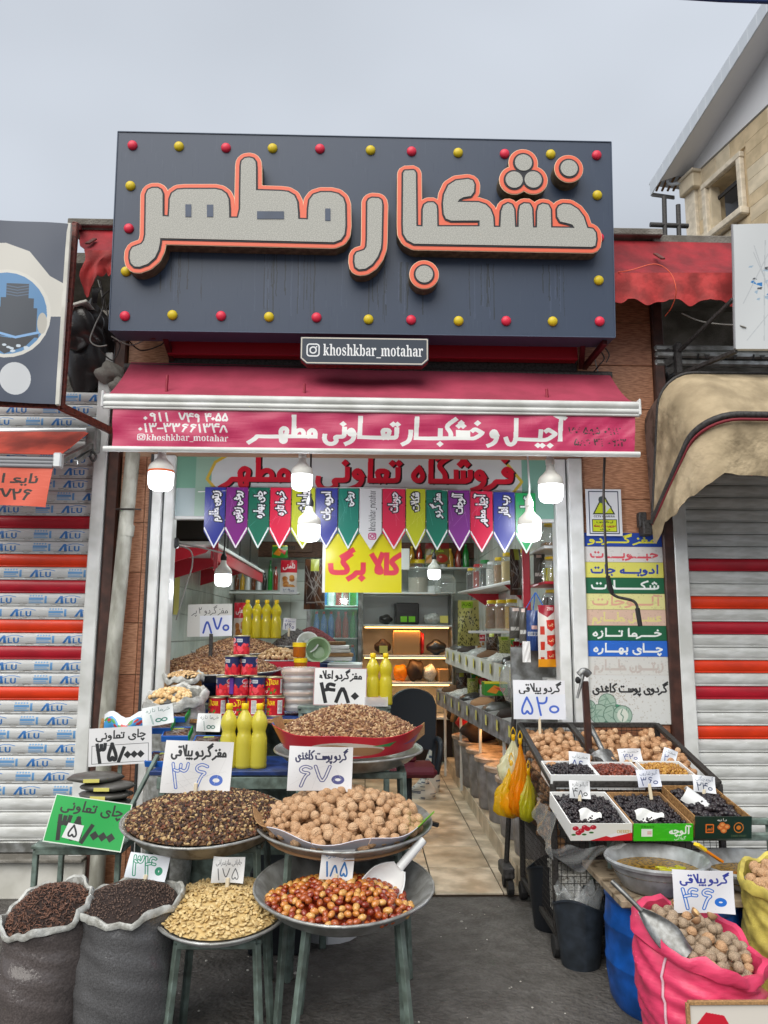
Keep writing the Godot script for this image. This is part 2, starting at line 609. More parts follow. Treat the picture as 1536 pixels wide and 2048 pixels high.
	mat("bag_orange", "#e8b010", 0.22, {"alpha": 0.55, "back": "#ee8a0c", "bump": "n_crumple", "depth": 1.2, "scale": V.call(6, 6, 6)})
	mat("bag_green", "#b8b020", 0.22, {"alpha": 0.5, "back": "#a8b040", "bump": "n_crumple", "depth": 1.2, "scale": V.call(6, 6, 6)})
	mat("bag_grey", "#d9d9b0", 0.22, {"alpha": 0.5})
	mat("steel_scoop", "#8d8f90", 0.42, {"metal": 0.8, "tex": "grime", "scale": V.call(8, 8, 8)})
	mat("brine", "#8a6a24", 0.08, {"tex": "blotch", "scale": V.call(4, 4, 4)})
	mat("pickle", "#a09a10", 0.2)
	mat("carrot", "#e8840f", 0.4)
	mat("old_board", "#9a8a74", 0.85, {"tex": "stain", "scale": V.call(2, 2, 2)})
	# goods
	mat("walnut", "#c89f78", 0.68, {"tex": "blotch", "own": 1, "scale": V.call(0.5, 0.5, 0.5), "bump": "n_soft", "depth": 1.2})
	mat("walnut_b", "#d6b08a", 0.68, {"tex": "blotch", "own": 1, "scale": V.call(0.45, 0.45, 0.45), "bump": "n_soft", "depth": 1.2})
	mat("walnut_c", "#bd9068", 0.68, {"tex": "blotch", "own": 1, "scale": V.call(0.6, 0.6, 0.6), "bump": "n_soft", "depth": 1.2})
	mat("walnut_grey", "#b09a82", 0.72, {"tex": "blotch", "own": 1, "scale": V.call(0.5, 0.5, 0.5), "bump": "n_soft", "depth": 1.2})
	mat("walnut_inside", "#d8b27a", 0.7)
	mat("date_a", "#bd5a20", 0.22, {"coat": 0.6, "tex": "grime", "own": 1, "scale": V.call(0.5, 0.5, 0.5)})
	mat("date_b", "#dc8f40", 0.22, {"coat": 0.6, "tex": "blotch", "own": 1, "scale": V.call(0.5, 0.5, 0.5)})
	mat("date_c", "#9c3418", 0.22, {"coat": 0.6, "tex": "grime", "own": 1, "scale": V.call(0.5, 0.5, 0.5)})
	mat("date_d", "#e6ae60", 0.25, {"coat": 0.6, "tex": "blotch", "own": 1, "scale": V.call(0.5, 0.5, 0.5)})
	mat("seed_a", "#d9c08a", 0.6)
	mat("seed_b", "#cdb27a", 0.6)
	mat("seed_c", "#c0a166", 0.6)
	mat("crumb", "#ffffff", 0.7, {"vc": 1})
	mat("crumb_shiny", "#ffffff", 0.35, {"vc": 1})
	mat("heap_dark", "#65482f", 0.9)
	mat("heap_brown", "#9a7350", 0.9)
	mat("heap_pale", "#cdb27a", 0.9)
	mat("tea", "#3b2c27", 0.85, {"tex": "speck", "scale": V.call(9, 9, 9), "bump": "n_fine", "depth": 1.0})
	mat("lemon", "#cfc233", 0.15, {"coat": 0.5, "back": "#d8cc40"})
	mat("lemon_pale", "#d9cf52", 0.15, {"coat": 0.5, "back": "#e0d860"})
	mat("cap_yellow", "#e9c60d", 0.4)
	mat("tin", "#c9c2a0", 0.3, {"metal": 0.8})
	mat("honey", "#a5560c", 0.1, {"coat": 0.6})
	mat("jar", "#dfe6e2", 0.06, {"alpha": 0.16})
	mat("glass", "#cfe4dc", 0.04, {"alpha": 0.12})
	mat("bottle_green", "#0f8a2e", 0.12, {"coat": 0.5})
	mat("bottle_red", "#9a2a18", 0.12, {"coat": 0.5})
	mat("bottle_blue", "#2f74b8", 0.15, {"coat": 0.4})
	mat("bottle_amber", "#6a3410", 0.12, {"coat": 0.5})
	mat("bottle_oil", "#c79a2e", 0.12, {"coat": 0.5})
	mat("bottle_dark", "#23201c", 0.15, {"coat": 0.5})
	mat("cap_red", "#c01c22", 0.4)
	mat("cap_green", "#1c8a3a", 0.4)
	mat("cap_black", "#1a1a1c", 0.4)
	mat("shelf_white", "#dfe1e0", 0.4)
	mat("shelf_red", "#b0152a", 0.4)
	mat("wood_strip", "#5d3b28", 0.6, {"tex": "grain", "scale": V.call(1, 5, 1)})
	mat("fridge", "#d4d8d6", 0.35)
	mat("fridge_inside", "#5f9a8e", 0.5)
	mat("chair_black", "#17202a", 0.55)
	mat("chair_maroon", "#5c1428", 0.7)
	mat("white_bag", "#d7d6d0", 0.5, {"tex": "blotch", "scale": V.call(6, 6, 6)})
	mat("cloth_red", "#b3122e", 0.7)
	mat("cloth_blue", "#20386e", 0.6)
	mat("pouch_grey", "#54524e", 0.35)
	mat("pouch_dark", "#2c2a2a", 0.3, {"bump": "n_crumple", "depth": 0.6, "scale": V.call(5, 5, 5)})
	mat("paper_tag", "#d8cf70", 0.8)
	mat("dark_goods", "#38231a", 0.7, {"tex": "speck", "scale": V.call(5, 5, 5)})
	mat("nut_goods", "#a9742f", 0.5, {"tex": "speck", "scale": V.call(5, 5, 5)})
	mat("green_dish", "#8fae84", 0.35)
	mat("red_liner", "#bb1230", 0.5)
	mat("bulb_body", "#dddcd6", 0.4)
	mat("bulb_glow", "#ffffff", 0.3, {"glow": 1.6, "glow_color": "#f4f7ff"})
	mat("bulb_glow_warm", "#ffffff", 0.3, {"glow": 6.0, "glow_color": "#fff4e4"})
	mat("strip_glow", "#ffd9a8", 0.4, {"glow": 3.0, "glow_color": "#ffb868"})
	mat("tube_glow", "#ffffff", 0.4, {"glow": 4.0, "glow_color": "#f2fbff"})
	mat("ring_orange", "#f06a1e", 0.5)
	mat("red_cord", "#8e1430", 0.5)
	mat("clay", "#b0a898", 0.8)

# ---------- flat print: a small Persian stroke alphabet drawn into pictures ----------
# Each shape runs from its joint at the right (0, 0) to the left; strokes are split by «;».
const SHAPES := {
	"b.i": [0.34, "-.08,.44 -.08,.06 -.16,0 -.34,0"], "b.m": [0.34, "0,0 -.34,0; -.16,0 -.16,.42"],
	"b.f": [0.94, "0,0 -.66,0 -.84,.05 -.88,.4"], "b.s": [1.0, "-.06,.4 -.08,.08 -.2,0 -.72,0 -.88,.06 -.92,.4"],
	"n.f": [0.7, "0,0 -.12,0 -.13,-.12 -.28,-.32 -.52,-.28 -.64,-.06 -.64,.2"], "n.s": [0.7, "-.06,.34 -.06,-.05 -.22,-.3 -.46,-.3 -.62,-.06 -.62,.2"],
	"y.f": [0.78, "0,0 -.14,0 -.2,-.06 -.1,-.2 -.3,-.38 -.6,-.34 -.74,-.12 -.72,.06"], "y.s": [0.78, "-.04,.3 -.16,.44 -.34,.36 -.3,.16 -.08,.02 -.06,-.18 -.26,-.36 -.56,-.34 -.72,-.1 -.7,.08"],
	"j.i": [0.62, "-.5,.44 -.4,.52 -.1,.34 -.02,.28 -.3,.08 -.46,0 -.62,0"], "j.m": [0.62, "0,0 -.62,0; -.52,.46 -.38,.52 -.06,.06"],
	"j.f": [0.56, "-.5,.38 -.4,.46 -.06,.3 -.34,.06 -.46,-.18 -.32,-.42 -.04,-.44"], "j.s": [0.56, "-.5,.38 -.4,.46 -.06,.3 -.34,.06 -.46,-.18 -.32,-.42 -.04,-.44"],
	"d.s": [0.46, "-.16,.48 -.06,.28 -.06,.06 -.16,0 -.42,0"], "d.f": [0.5, "0,0 -.14,0 -.24,.46; -.14,0 -.46,0"],
	"r.s": [0.36, "-.08,.34 -.1,.02 -.2,-.2 -.44,-.32"], "r.f": [0.36, "0,0 -.12,0 -.2,-.14 -.48,-.32"],
	"s.i": [0.78, "-.06,.36 -.06,0 -.78,0; -.3,0 -.3,.34; -.54,0 -.54,.36"], "s.m": [0.86, "0,0 -.86,0; -.14,0 -.14,.34; -.38,0 -.38,.34; -.62,0 -.62,.36"],
	"T.i": [0.8, "0,0 -.8,0; -.1,.02 -.06,.2 -.2,.38 -.42,.32 -.56,.04; -.58,1.02 -.56,0"],
	"E.i": [0.56, "-.1,.48 -.28,.54 -.42,.4 -.3,.2 -.06,.14; -.06,.1 -.2,0 -.56,0"], "E.m": [0.56, "0,0 -.56,0; -.2,0 -.06,.38 -.48,.38 -.34,0"],
	"F.i": [0.48, "-.07,.38 -.2,.54 -.36,.38 -.2,.22 -.07,.38 -.08,.08 -.16,0 -.48,0"], "F.m": [0.5, "0,0 -.5,0; -.1,.04 -.08,.32 -.24,.46 -.4,.3 -.34,.04"],
	"K.i": [0.5, ".08,1 -.42,.66 -.1,.3 -.1,.08 -.2,0 -.5,0"], "K.m": [0.5, "0,0 -.5,0; .08,1 -.4,.64 -.12,.3 -.14,0"],
	"K.s": [1.08, "0,1 -.46,.64 -.14,.28 -.16,.06 -.34,0 -.84,0 -1.0,.08 -1.02,.38"], "K.f": [1.08, "0,0 -.84,0 -1.0,.08 -1.02,.38; 0,1 -.46,.64 -.14,.28 -.16,0"],
	"L.i": [0.36, "-.1,1.02 -.1,.08 -.18,0 -.36,0"], "L.m": [0.36, "0,0 -.36,0; -.16,0 -.16,1.02"], "L.f": [0.7, "0,0 -.16,0; -.16,1.02 -.16,-.04 -.3,-.28 -.54,-.28 -.66,0"], "L.s": [0.7, "-.1,1.02 -.1,-.04 -.24,-.28 -.5,-.28 -.62,0"],
	"A.s": [0.26, "-.1,1.02 -.12,0"], "A.f": [0.24, "0,0 -.12,0; -.12,0 -.1,1.02"],
	"X.s": [0.6, "-.04,1.02 -.36,.12 -.18,0 -.04,.08 -.54,.96"], "X.f": [0.56, "0,0 -.14,0 -.14,1.02; -.16,.02 -.52,.96"],
	"M.i": [0.56, "-.06,0 -.06,.26 -.24,.4 -.4,.22 -.34,0; -.06,0 -.56,0"], "M.m": [0.52, "0,0 -.52,0; -.1,0 -.1,.28 -.26,.38 -.42,.24 -.38,0"],
	"M.f": [0.5, "0,0 -.1,0 -.14,.28 -.32,.34 -.4,.1 -.3,-.02 -.1,0; -.38,.06 -.44,-.5"], "M.s": [0.5, "-.06,.04 -.14,.28 -.32,.34 -.4,.1 -.3,-.02 -.08,.02; -.38,.06 -.44,-.5"],
	"V.s": [0.42, "-.08,.18 -.2,.42 -.36,.3 -.3,.1 -.08,.12 -.1,-.06 -.22,-.24 -.46,-.34"], "V.f": [0.42, "0,0 -.08,0; -.08,.18 -.2,.42 -.36,.3 -.3,.06 -.08,.06 -.1,-.06 -.22,-.24 -.46,-.34"],
	"H.s": [0.5, "-.2,.5 -.06,.24 -.14,0 -.34,.02 -.42,.24 -.2,.5"], "H.f": [0.46, "0,0 -.14,0 -.16,.44; -.16,.42 -.42,.26 -.36,.04 -.14,0"],
	"H.i": [0.56, "-.3,.5 -.1,.32 -.06,0 -.56,0; -.12,.3 -.36,.32 -.4,.04 -.2,.04"], "H.m": [0.58, "0,0 -.58,0; -.18,0 -.08,.32 -.26,.46 -.44,.28 -.36,0; -.18,0 -.16,-.28 -.38,-.28 -.4,0"],
	"Z.s": [0.34, "-.28,.38 -.1,.36 -.12,.18 -.28,.16; -.04,.04 -.32,.14"], "-.m": [0.45, "0,0 -.45,0"],
}
# letter: shape, dots (count), height of the dots (above > 0), extra
const LETTERS := {
	"ا": ["A", 0, 0], "آ": ["A", 0, 0], "ب": ["b", 1, -1], "پ": ["b", 3, -1], "ت": ["b", 2, 1], "ن": ["n", 1, 1], "ی": ["y", 2, -1], "ج": ["j", 1, -1], "چ": ["j", 3, -1], "ح": ["j", 0, 0], "خ": ["j", 1, 1],
	"د": ["d", 0, 0], "ذ": ["d", 1, 1], "ر": ["r", 0, 0], "ز": ["r", 1, 1], "س": ["s", 0, 0], "ش": ["s", 3, 1], "ط": ["T", 0, 0], "ع": ["E", 0, 0], "غ": ["E", 1, 1], "ف": ["F", 1, 1], "ق": ["F", 2, 1],
	"ک": ["K", 0, 0], "گ": ["K", 0, 0], "ل": ["L", 0, 0], "م": ["M", 0, 0], "و": ["V", 0, 0], "ه": ["H", 0, 0], "ء": ["Z", 0, 0], "ـ": ["-", 0, 0], "ﻻ": ["X", 0, 0],
}
const ENDING := "اآدذرزوءﻻ"
const DIGITS := {
	"۰": ["*", 0.36], "۱": [".12,.92 .22,0", 0.4], "۲": [".06,.95 .2,0; .1,.66 .3,.62 .42,.72 .44,.95", 0.56], "۳": [".04,.95 .18,0; .09,.7 .2,.64 .27,.72 .27,.92; .27,.72 .38,.64 .46,.74 .48,.96", 0.6],
	"۴": [".04,.95 .2,0; .5,.92 .34,.98 .24,.84 .3,.66 .5,.64; .28,.66 .1,.6", 0.6], "۵": [".26,.95 .06,.36 .08,.08 .2,.06 .27,.26 .34,.06 .46,.08 .48,.36 .26,.95", 0.6],
	"۶": [".44,.86 .28,.96 .12,.84 .16,.66 .42,.62 .28,.5 .16,0", 0.56], "۷": [".02,.95 .24,.04 .46,.95", 0.56], "۸": [".02,.02 .24,.93 .46,.02", 0.56], "۹": [".36,.7 .2,.94 .06,.74 .2,.54 .36,.64 .36,0", 0.5],
	"/": [".02,0 .3,.7", 0.34], "-": [".02,.4 .36,.4", 0.42],
}

class Canvas:
	var im: Image
	var area: Rect2i
	func _init(w: int, h: int, c: Color, on: Image = null, at := Vector2i.ZERO) -> void:
		area = Rect2i(at, Vector2i(w, h))
		im = on if on else Image.create(w, h, false, Image.FORMAT_RGB8)
		im.fill_rect(area, c)
	func rect(x: float, y: float, w: float, h: float, c: Color) -> void:
		im.fill_rect(Rect2i(area.position + Vector2i(int(x), int(y)), Vector2i(ceili(w), ceili(h))).intersection(area), c)
	func fill(polys: Array, c: Color) -> void:
		# even-odd scan lines
		var lo := 1e9
		var hi := -1e9
		for p in polys:
			for v in p:
				lo = minf(lo, v.y)
				hi = maxf(hi, v.y)
		for y in range(maxi(0, int(floor(lo))), mini(area.size.y - 1, int(ceil(hi))) + 1):
			var s := y + 0.5
			var cuts := []
			for p in polys:
				var n: int = p.size()
				for i in n:
					var a: Vector2 = p[i]
					var b: Vector2 = p[(i + 1) % n]
					if (a.y <= s) != (b.y <= s): cuts.append(a.x + (s - a.y) * (b.x - a.x) / (b.y - a.y))
			cuts.sort()
			for k in range(0, cuts.size() - 1, 2):
				var x0 := clampi(roundi(cuts[k]), 0, area.size.x)
				var x1 := clampi(roundi(cuts[k + 1]), 0, area.size.x)
				if x1 > x0: im.fill_rect(Rect2i(area.position.x + x0, area.position.y + y, x1 - x0, 1), c)
	func stroke(pts: PackedVector2Array, w: float, c: Color, hand := true) -> void:
		fill(Geometry2D.offset_polyline(pts, w * 0.5, Geometry2D.JOIN_ROUND if hand else Geometry2D.JOIN_MITER, Geometry2D.END_ROUND if hand else Geometry2D.END_SQUARE), c)
	func line(s: String, w: float, c: Color, hand := true) -> void:
		var pts := PackedVector2Array()
		for q in s.split(" "): pts.append(Vector2(float(q.get_slice(",", 0)), float(q.get_slice(",", 1))))
		stroke(pts, w, c, hand)
	func disc(x: float, y: float, rx: float, ry: float, c: Color) -> void:
		var p := PackedVector2Array()
		for k in 28: p.append(Vector2(x + rx * cos(TAU * k / 28), y + ry * sin(TAU * k / 28)))
		fill([p], c)
	func speckle(n: int, sz: float, c: Color, r: RandomNumberGenerator) -> void:
		for k in n:
			var s := r.randf_range(0.4, 1.0) * sz
			rect(r.randf() * area.size.x, r.randf() * area.size.y, s, s * r.randf_range(0.4, 1.2), c)

func parse(s: String) -> Array:
	var out := []
	for part_ in s.split(";"):
		var p := PackedVector2Array()
		for q in part_.strip_edges().split(" ", false): p.append(Vector2(float(q.get_slice(",", 0)), float(q.get_slice(",", 1))))
		out.append(p)
	return out

func rounded(p: PackedVector2Array, times := 2) -> PackedVector2Array:
	for t in times:
		if p.size() < 3: return p
		var q := PackedVector2Array([p[0]])
		for i in p.size() - 1:
			if i > 0: q.append(p[i].lerp(p[i + 1], 0.25))
			if i < p.size() - 2: q.append(p[i].lerp(p[i + 1], 0.75))
		q.append(p[p.size() - 1])
		p = q
	return p

func lay(s: String) -> Dictionary:
	# the strokes and dots of a line, running left from x = 0
	s = s.replace("لا", "ﻻ")
	var strokes := []
	var dots := []
	var x := 0.0
	for word in s.split(" "):
		if word.length() and DIGITS.has(word[0]):
			var width := 0.0
			for ch in word: width += DIGITS[ch][1]
			var at := x - width
			for ch in word:
				if DIGITS[ch][0] == "*": dots.append([Vector2(at + 0.16, 0.32), 1.5])
				else:
					for p in parse(DIGITS[ch][0]):
						for i in p.size(): p[i] += Vector2(at, 0)
						strokes.append(p)
				at += DIGITS[ch][1]
			x -= width + 0.3
			continue
		var joined := false
		for i in word.length():
			var ch: String = word[i]
			if not LETTERS.has(ch): continue
			var l: Array = LETTERS[ch]
			var goes_on: bool = i < word.length() - 1 and not ENDING.contains(ch) and LETTERS.has(word[i + 1]) and word[i + 1] != "ء"
			var form := ("m" if goes_on else "f") if joined else ("i" if goes_on else "s")
			var key: String = l[0] + "." + form
			if not SHAPES.has(key):
				var base: String = "b" if l[0] in ["n", "y"] else l[0]
				for f in [form, "i", "m", "s", "f"]:
					if SHAPES.has(base + "." + f):
						key = base + "." + f
						break
			for p in parse(SHAPES[key][1]):
				for k in p.size(): p[k] += Vector2(x, 0)
				strokes.append(p)
			var adv: float = SHAPES[key][0]
			if l[1] > 0 and not (l[0] == "y" and form in ["s", "f"]):
				var cx := x - (0.16 if adv < 0.4 else 0.28 if adv < 0.8 else 0.48)
				var high: float = 0.68
				if l[0] == "n" and form in ["f", "s"]: cx = x - 0.38; high = 0.12
				if l[0] == "F": high = 0.86
				if l[0] == "r": cx = x - 0.14; high = 0.6
				if l[0] == "j" and l[2] < 0 and form in ["f", "s"]: cx = x - 0.2; high = 0.14
				if l[0] == "j" and l[2] > 0: high = 0.82
				var cy: float = high if l[2] > 0 else (-0.14 if l[0] == "j" and form in ["f", "s"] else -0.3)
				var g := 0.2
				if l[1] == 1: dots.append([Vector2(cx, cy), 1.0])
				else:
					dots.append([Vector2(cx - g * 0.55, cy), 1.0])
					dots.append([Vector2(cx + g * 0.55, cy), 1.0])
					if l[1] == 3: dots.append([Vector2(cx, cy + g * 0.8 * signf(l[2])), 1.0])
			if ch == "گ":
				strokes.append(PackedVector2Array([Vector2(x + 0.1, 1.24), Vector2(x - 0.4, 0.9)]))
			if ch == "آ": strokes.append(PackedVector2Array([Vector2(x + 0.08, 1.16), Vector2(x - 0.08, 1.26), Vector2(x - 0.16, 1.16), Vector2(x - 0.34, 1.26)]))
			x -= adv
			joined = goes_on
			if not goes_on: x -= 0.07
		x -= 0.28
	return {"strokes": strokes, "dots": dots, "width": -x - 0.28}

func write(c: Canvas, s: String, box: Rect2, weight: float, col: Color, o := {}) -> void:
	# fits the line into box (pixels); o: turn (radians), hand, rim (colour) and rim_w
	var l := lay(s)
	var turn: float = o.get("turn", 0.0)
	var size := box.size if absf(turn) < 0.5 else Vector2(box.size.y, box.size.x)
	var up: float = o.get("up", 1.25)
	var down: float = o.get("down", 0.45)
	var sy: float = size.y / (up + down)
	var sx: float = minf(size.x / maxf(l.width, 0.1), sy * o.get("stretch", 3.0))
	var t := Transform2D(turn, box.position + box.size * 0.5) * Transform2D(Vector2(sx, 0), Vector2(0, -sy), Vector2(l.width * 0.5 * sx, (up - down) * 0.5 * sy))
	var hand: bool = o.get("hand", false)
	for pass_ in (2 if o.has("rim") else 1):
		var rim: bool = o.has("rim") and pass_ == 0
		var cc: Color = o.rim if rim else col
		var w: float = weight * minf(sx * 1.25, sy) + (o.get("rim_w", 4.0) if rim else 0.0)
		var off: Vector2 = o.get("drop", Vector2.ZERO) if rim else Vector2.ZERO
		for p in l.strokes:
			var q := PackedVector2Array()
			for v in rounded(p): q.append(t * v + off)
			c.stroke(q, w, cc, hand)
			if o.has("hollow") and not rim: c.stroke(q, w * 0.45, o.hollow, true)
		for d in l.dots:
			var r: float = (w * 0.78 if not hand else w * 0.7) * d[1]
			var at: Vector2 = t * d[0] + off
			if hand:
				if d[1] > 1.2:
					c.disc(at.x, at.y, sx * 0.2, sy * 0.22, cc)
					c.disc(at.x, at.y, maxf(sx * 0.2 - w, 0.5), maxf(sy * 0.22 - w, 0.5), o.get("ground", Color("#e9e9ea")))
				else: c.disc(at.x, at.y, r, r, cc)
			else:
				c.fill([PackedVector2Array([at + Vector2(r, 0), at + Vector2(0, r), at - Vector2(r, 0), at - Vector2(0, r)])], cc)

var fonts := {}
func latin(c: Canvas, s: String, box: Rect2, col: Color, o := {}) -> void:
	# letters of a system font, fitted into box
	var face: String = o.get("face", "Droid Sans")
	var key := "%s %d" % [face, o.get("weight", 400)]
	if not fonts.has(key):
		var f := SystemFont.new()
		f.font_names = PackedStringArray([face])
		f.font_weight = o.get("weight", 400)
		fonts[key] = f
	var tm := TextMesh.new()
	tm.font = fonts[key]
	tm.font_size = 64
	tm.pixel_size = 0.01
	tm.depth = 0.0
	tm.text = s
	var ar := tm.get_mesh_arrays()
	if ar.is_empty(): return
	var v: PackedVector3Array = ar[Mesh.ARRAY_VERTEX]
	var ix: PackedInt32Array = ar[Mesh.ARRAY_INDEX]
	var lo := Vector2(1e9, 1e9)
	var hi := -lo
	for q in v:
		lo = Vector2(minf(lo.x, q.x), minf(lo.y, q.y))
		hi = Vector2(maxf(hi.x, q.x), maxf(hi.y, q.y))
	var turn: float = o.get("turn", 0.0)
	var size := box.size if absf(turn) < 0.5 else Vector2(box.size.y, box.size.x)
	var k := size / (hi - lo)
	var t := Transform2D(turn, box.position + box.size * 0.5) * Transform2D(Vector2(k.x, 0), Vector2(0, -k.y), Vector2(-(lo.x + hi.x) * 0.5 * k.x, (lo.y + hi.y) * 0.5 * k.y))
	for i in range(0, ix.size(), 3):
		c.fill([PackedVector2Array([t * Vector2(v[ix[i]].x, v[ix[i]].y), t * Vector2(v[ix[i + 1]].x, v[ix[i + 1]].y), t * Vector2(v[ix[i + 2]].x, v[ix[i + 2]].y)])], col)

func camera_mark(c: Canvas, x: float, y: float, s: float, w: float, col: Color, ground: Color) -> void:
	# the rounded-square camera mark beside the shop's page name
	var o := PackedVector2Array()
	for k in 4:
		for a in 5:
			var th := PI * 0.5 * (k + a / 4.0)
			var cc := Vector2(s * (0.28 if k in [0, 3] else -0.28), s * (0.28 if k < 2 else -0.28))
			o.append(Vector2(x, y) + cc + Vector2(cos(th), sin(th)) * s * 0.22)
	o.append(o[0])
	c.stroke(o, w, col, true)
	c.disc(x, y, s * 0.26 + w * 0.5, s * 0.26 + w * 0.5, col)
	c.disc(x, y, s * 0.26 - w * 0.5, s * 0.26 - w * 0.5, ground)
	c.disc(x + s * 0.28, y - s * 0.28, w * 0.6, w * 0.6, col)

# ---------- picture sheets: many small prints share one picture ----------
var sheets := []   # [image, pen x, pen y, row height]

func spot(key: String, w: int, h: int, c: Color) -> Canvas:
	if sheets.is_empty() or sheets[-1][2] + h > 2046 and sheets[-1][1] + w > 2046 or sheets[-1][1] + w > 2046 and sheets[-1][2] + sheets[-1][3] + h > 2046:
		sheets.append([Image.create(2048, 2048, false, Image.FORMAT_RGB8), 2, 2, 0])
	var s: Array = sheets[-1]
	if s[1] + w > 2046:
		s[1] = 2
		s[2] += s[3] + 4
		s[3] = 0
	var cv := Canvas.new(w, h, c, s[0], Vector2i(s[1], s[2]))
	prints[key] = [sheets.size() - 1, Rect2(s[1] / 2048.0, s[2] / 2048.0, w / 2048.0, h / 2048.0)]
	s[1] += w + 4
	s[3] = maxi(s[3], h)
	return cv

var prints := {}
var sheet_mats := []

func seal_sheets() -> void:
	for s in sheets:
		var tex := ImageTexture.create_from_image(s[0])
		sheet_mats.append([mat("print", "#f2f2f2", 0.55, {"tex": tex}), mat("print_gloss", "#f2f2f2", 0.28, {"tex": tex})])

func pm(key: String, gloss := false) -> Material:
	return sheet_mats[prints[key][0]][1 if gloss else 0]

func pr(key: String) -> Rect2:
	return prints[key][1].grow(-0.5 / 2048.0)

func picture(c: Canvas, key: String, gloss := 0.5, hex := "#f4f4f4", o := {}) -> StandardMaterial3D:
	o.tex = ImageTexture.create_from_image(c.im)
	o.uv = 1
	var m := mat(key, hex, gloss, o)
	return m

# ---------- everything that is printed or written ----------
const PENNANTS := [
	["زیتون طارم", "#26308f"], ["روغن زیتون", "#7d1f7d"], ["چای بهاره", "#0d6a52"], ["خرما تازه", "#d71f45"], ["واردات", "#b9c21a"], ["ادویه جات", "#2b348f"], ["روغن", "#0a7b68"],
	["", "#d3d5d6"], ["حبوبات", "#d42049"], ["شکلات", "#bcc31c"], ["مغز گردو", "#0b735c"], ["آلوجات", "#7c2a86"], ["آجیل مطهر", "#d6204a"], ["رب انار", "#2a3391"], ["عسل", "#0d9a52"]]
# key: size, ground, top line, top colour, number, number colour, pen weight, hollow pen
const CARDS := {
	"tea_white": [190, 120, "#e6e6e8", "چای تعاونی", "#222428", "۳۵/۰۰۰", "#222428", 0.15, 0],
	"tea_green": [190, 116, "#12a84a", "چای تعاونی", "#252a26", "۳۵/۰۰۰", "#252a26", 0.15, 0],
	"kernel_480": [170, 128, "#e2e3e2", "مغز گردو اعلاء", "#14161a", "۴۸۰", "#14161a", 0.16, 0],
	"kernel_870": [150, 110, "#cfcfca", "مغز گردو ۲ پر", "#26262a", "۸۷۰", "#2a4bb0", 0.1, 0],
	"dark_360": [200, 150, "#e3e3e4", "مغز گردو ییلاقی", "#2b2d30", "۳۶۰", "#4a6cc0", 0.09, 1],
	"walnut_670": [200, 160, "#e2e3e6", "گردو پوست کاغذی", "#34375a", "۶۷۰", "#52558a", 0.1, 1],
	"date_185": [120, 110, "#e6e7e8", "خرما تازه", "#2d6fb0", "۱۸۵", "#2d6fb0", 0.1, 0],
	"seed_175": [110, 86, "#dcdee0", "جابانی مازندرانی", "#3a3d44", "۱۷۵", "#4a4d54", 0.06, 0],
	"tea_340": [120, 80, "#e2e8f0", "", "#1d8a68", "۳۴۰", "#1d8a68", 0.11, 1],
	"date_100": [110, 80, "#e4e9ea", "خرما تازه", "#3a6a66", "۱۰۰", "#2a7a6a", 0.08, 1],
	"date_100b": [110, 74, "#e8ebec", "خرما تازه", "#333a3c", "۱۰۰", "#3a6a62", 0.08, 1],
	"walnut_520": [170, 130, "#e4e5ea", "گردو ییلاقی", "#2a2c30", "۵۲۰", "#3d63c8", 0.09, 0],
	"walnut_560": [90, 70, "#e2e6ea", "ممریان", "#39404a", "۵۶۰", "#27408c", 0.09, 0],
	"walnut_420": [96, 56, "#e4e6ea", "حسن فرض", "#39404a", "۴۲۰", "#27408c", 0.09, 0],
	"walnut_280": [60, 56, "#dfe6f0", "ممتاز", "#39404a", "۲۸", "#27408c", 0.09, 0],
	"berry_480": [96, 72, "#e8eaec", "آلبالو تازه", "#24262c", "۴۸۰", "#24262c", 0.09, 0],
	"raisin_360": [106, 74, "#dfe3f0", "آلبو شارون", "#24365c", "۳۶۰", "#2a3c74", 0.09, 0],
	"plum_240": [100, 70, "#e8ebf0", "آلوچه جنگلی", "#24365c", "۲۴۰", "#24365c", 0.1, 0],
	"walnut_460": [190, 150, "#e6e8ee", "گردو ییلاقی", "#2c3a9a", "۴۶۰", "#1f6fd0", 0.12, 1],
	"spice_260": [60, 54, "#e6e8ee", "سماق", "#2c3a9a", "۲۶۰", "#2a3c74", 0.09, 0],
	"pouch_290": [70, 46, "#e6e8ee", "", "#2c3a9a", "۲۹۰", "#23305c", 0.1, 0],
}

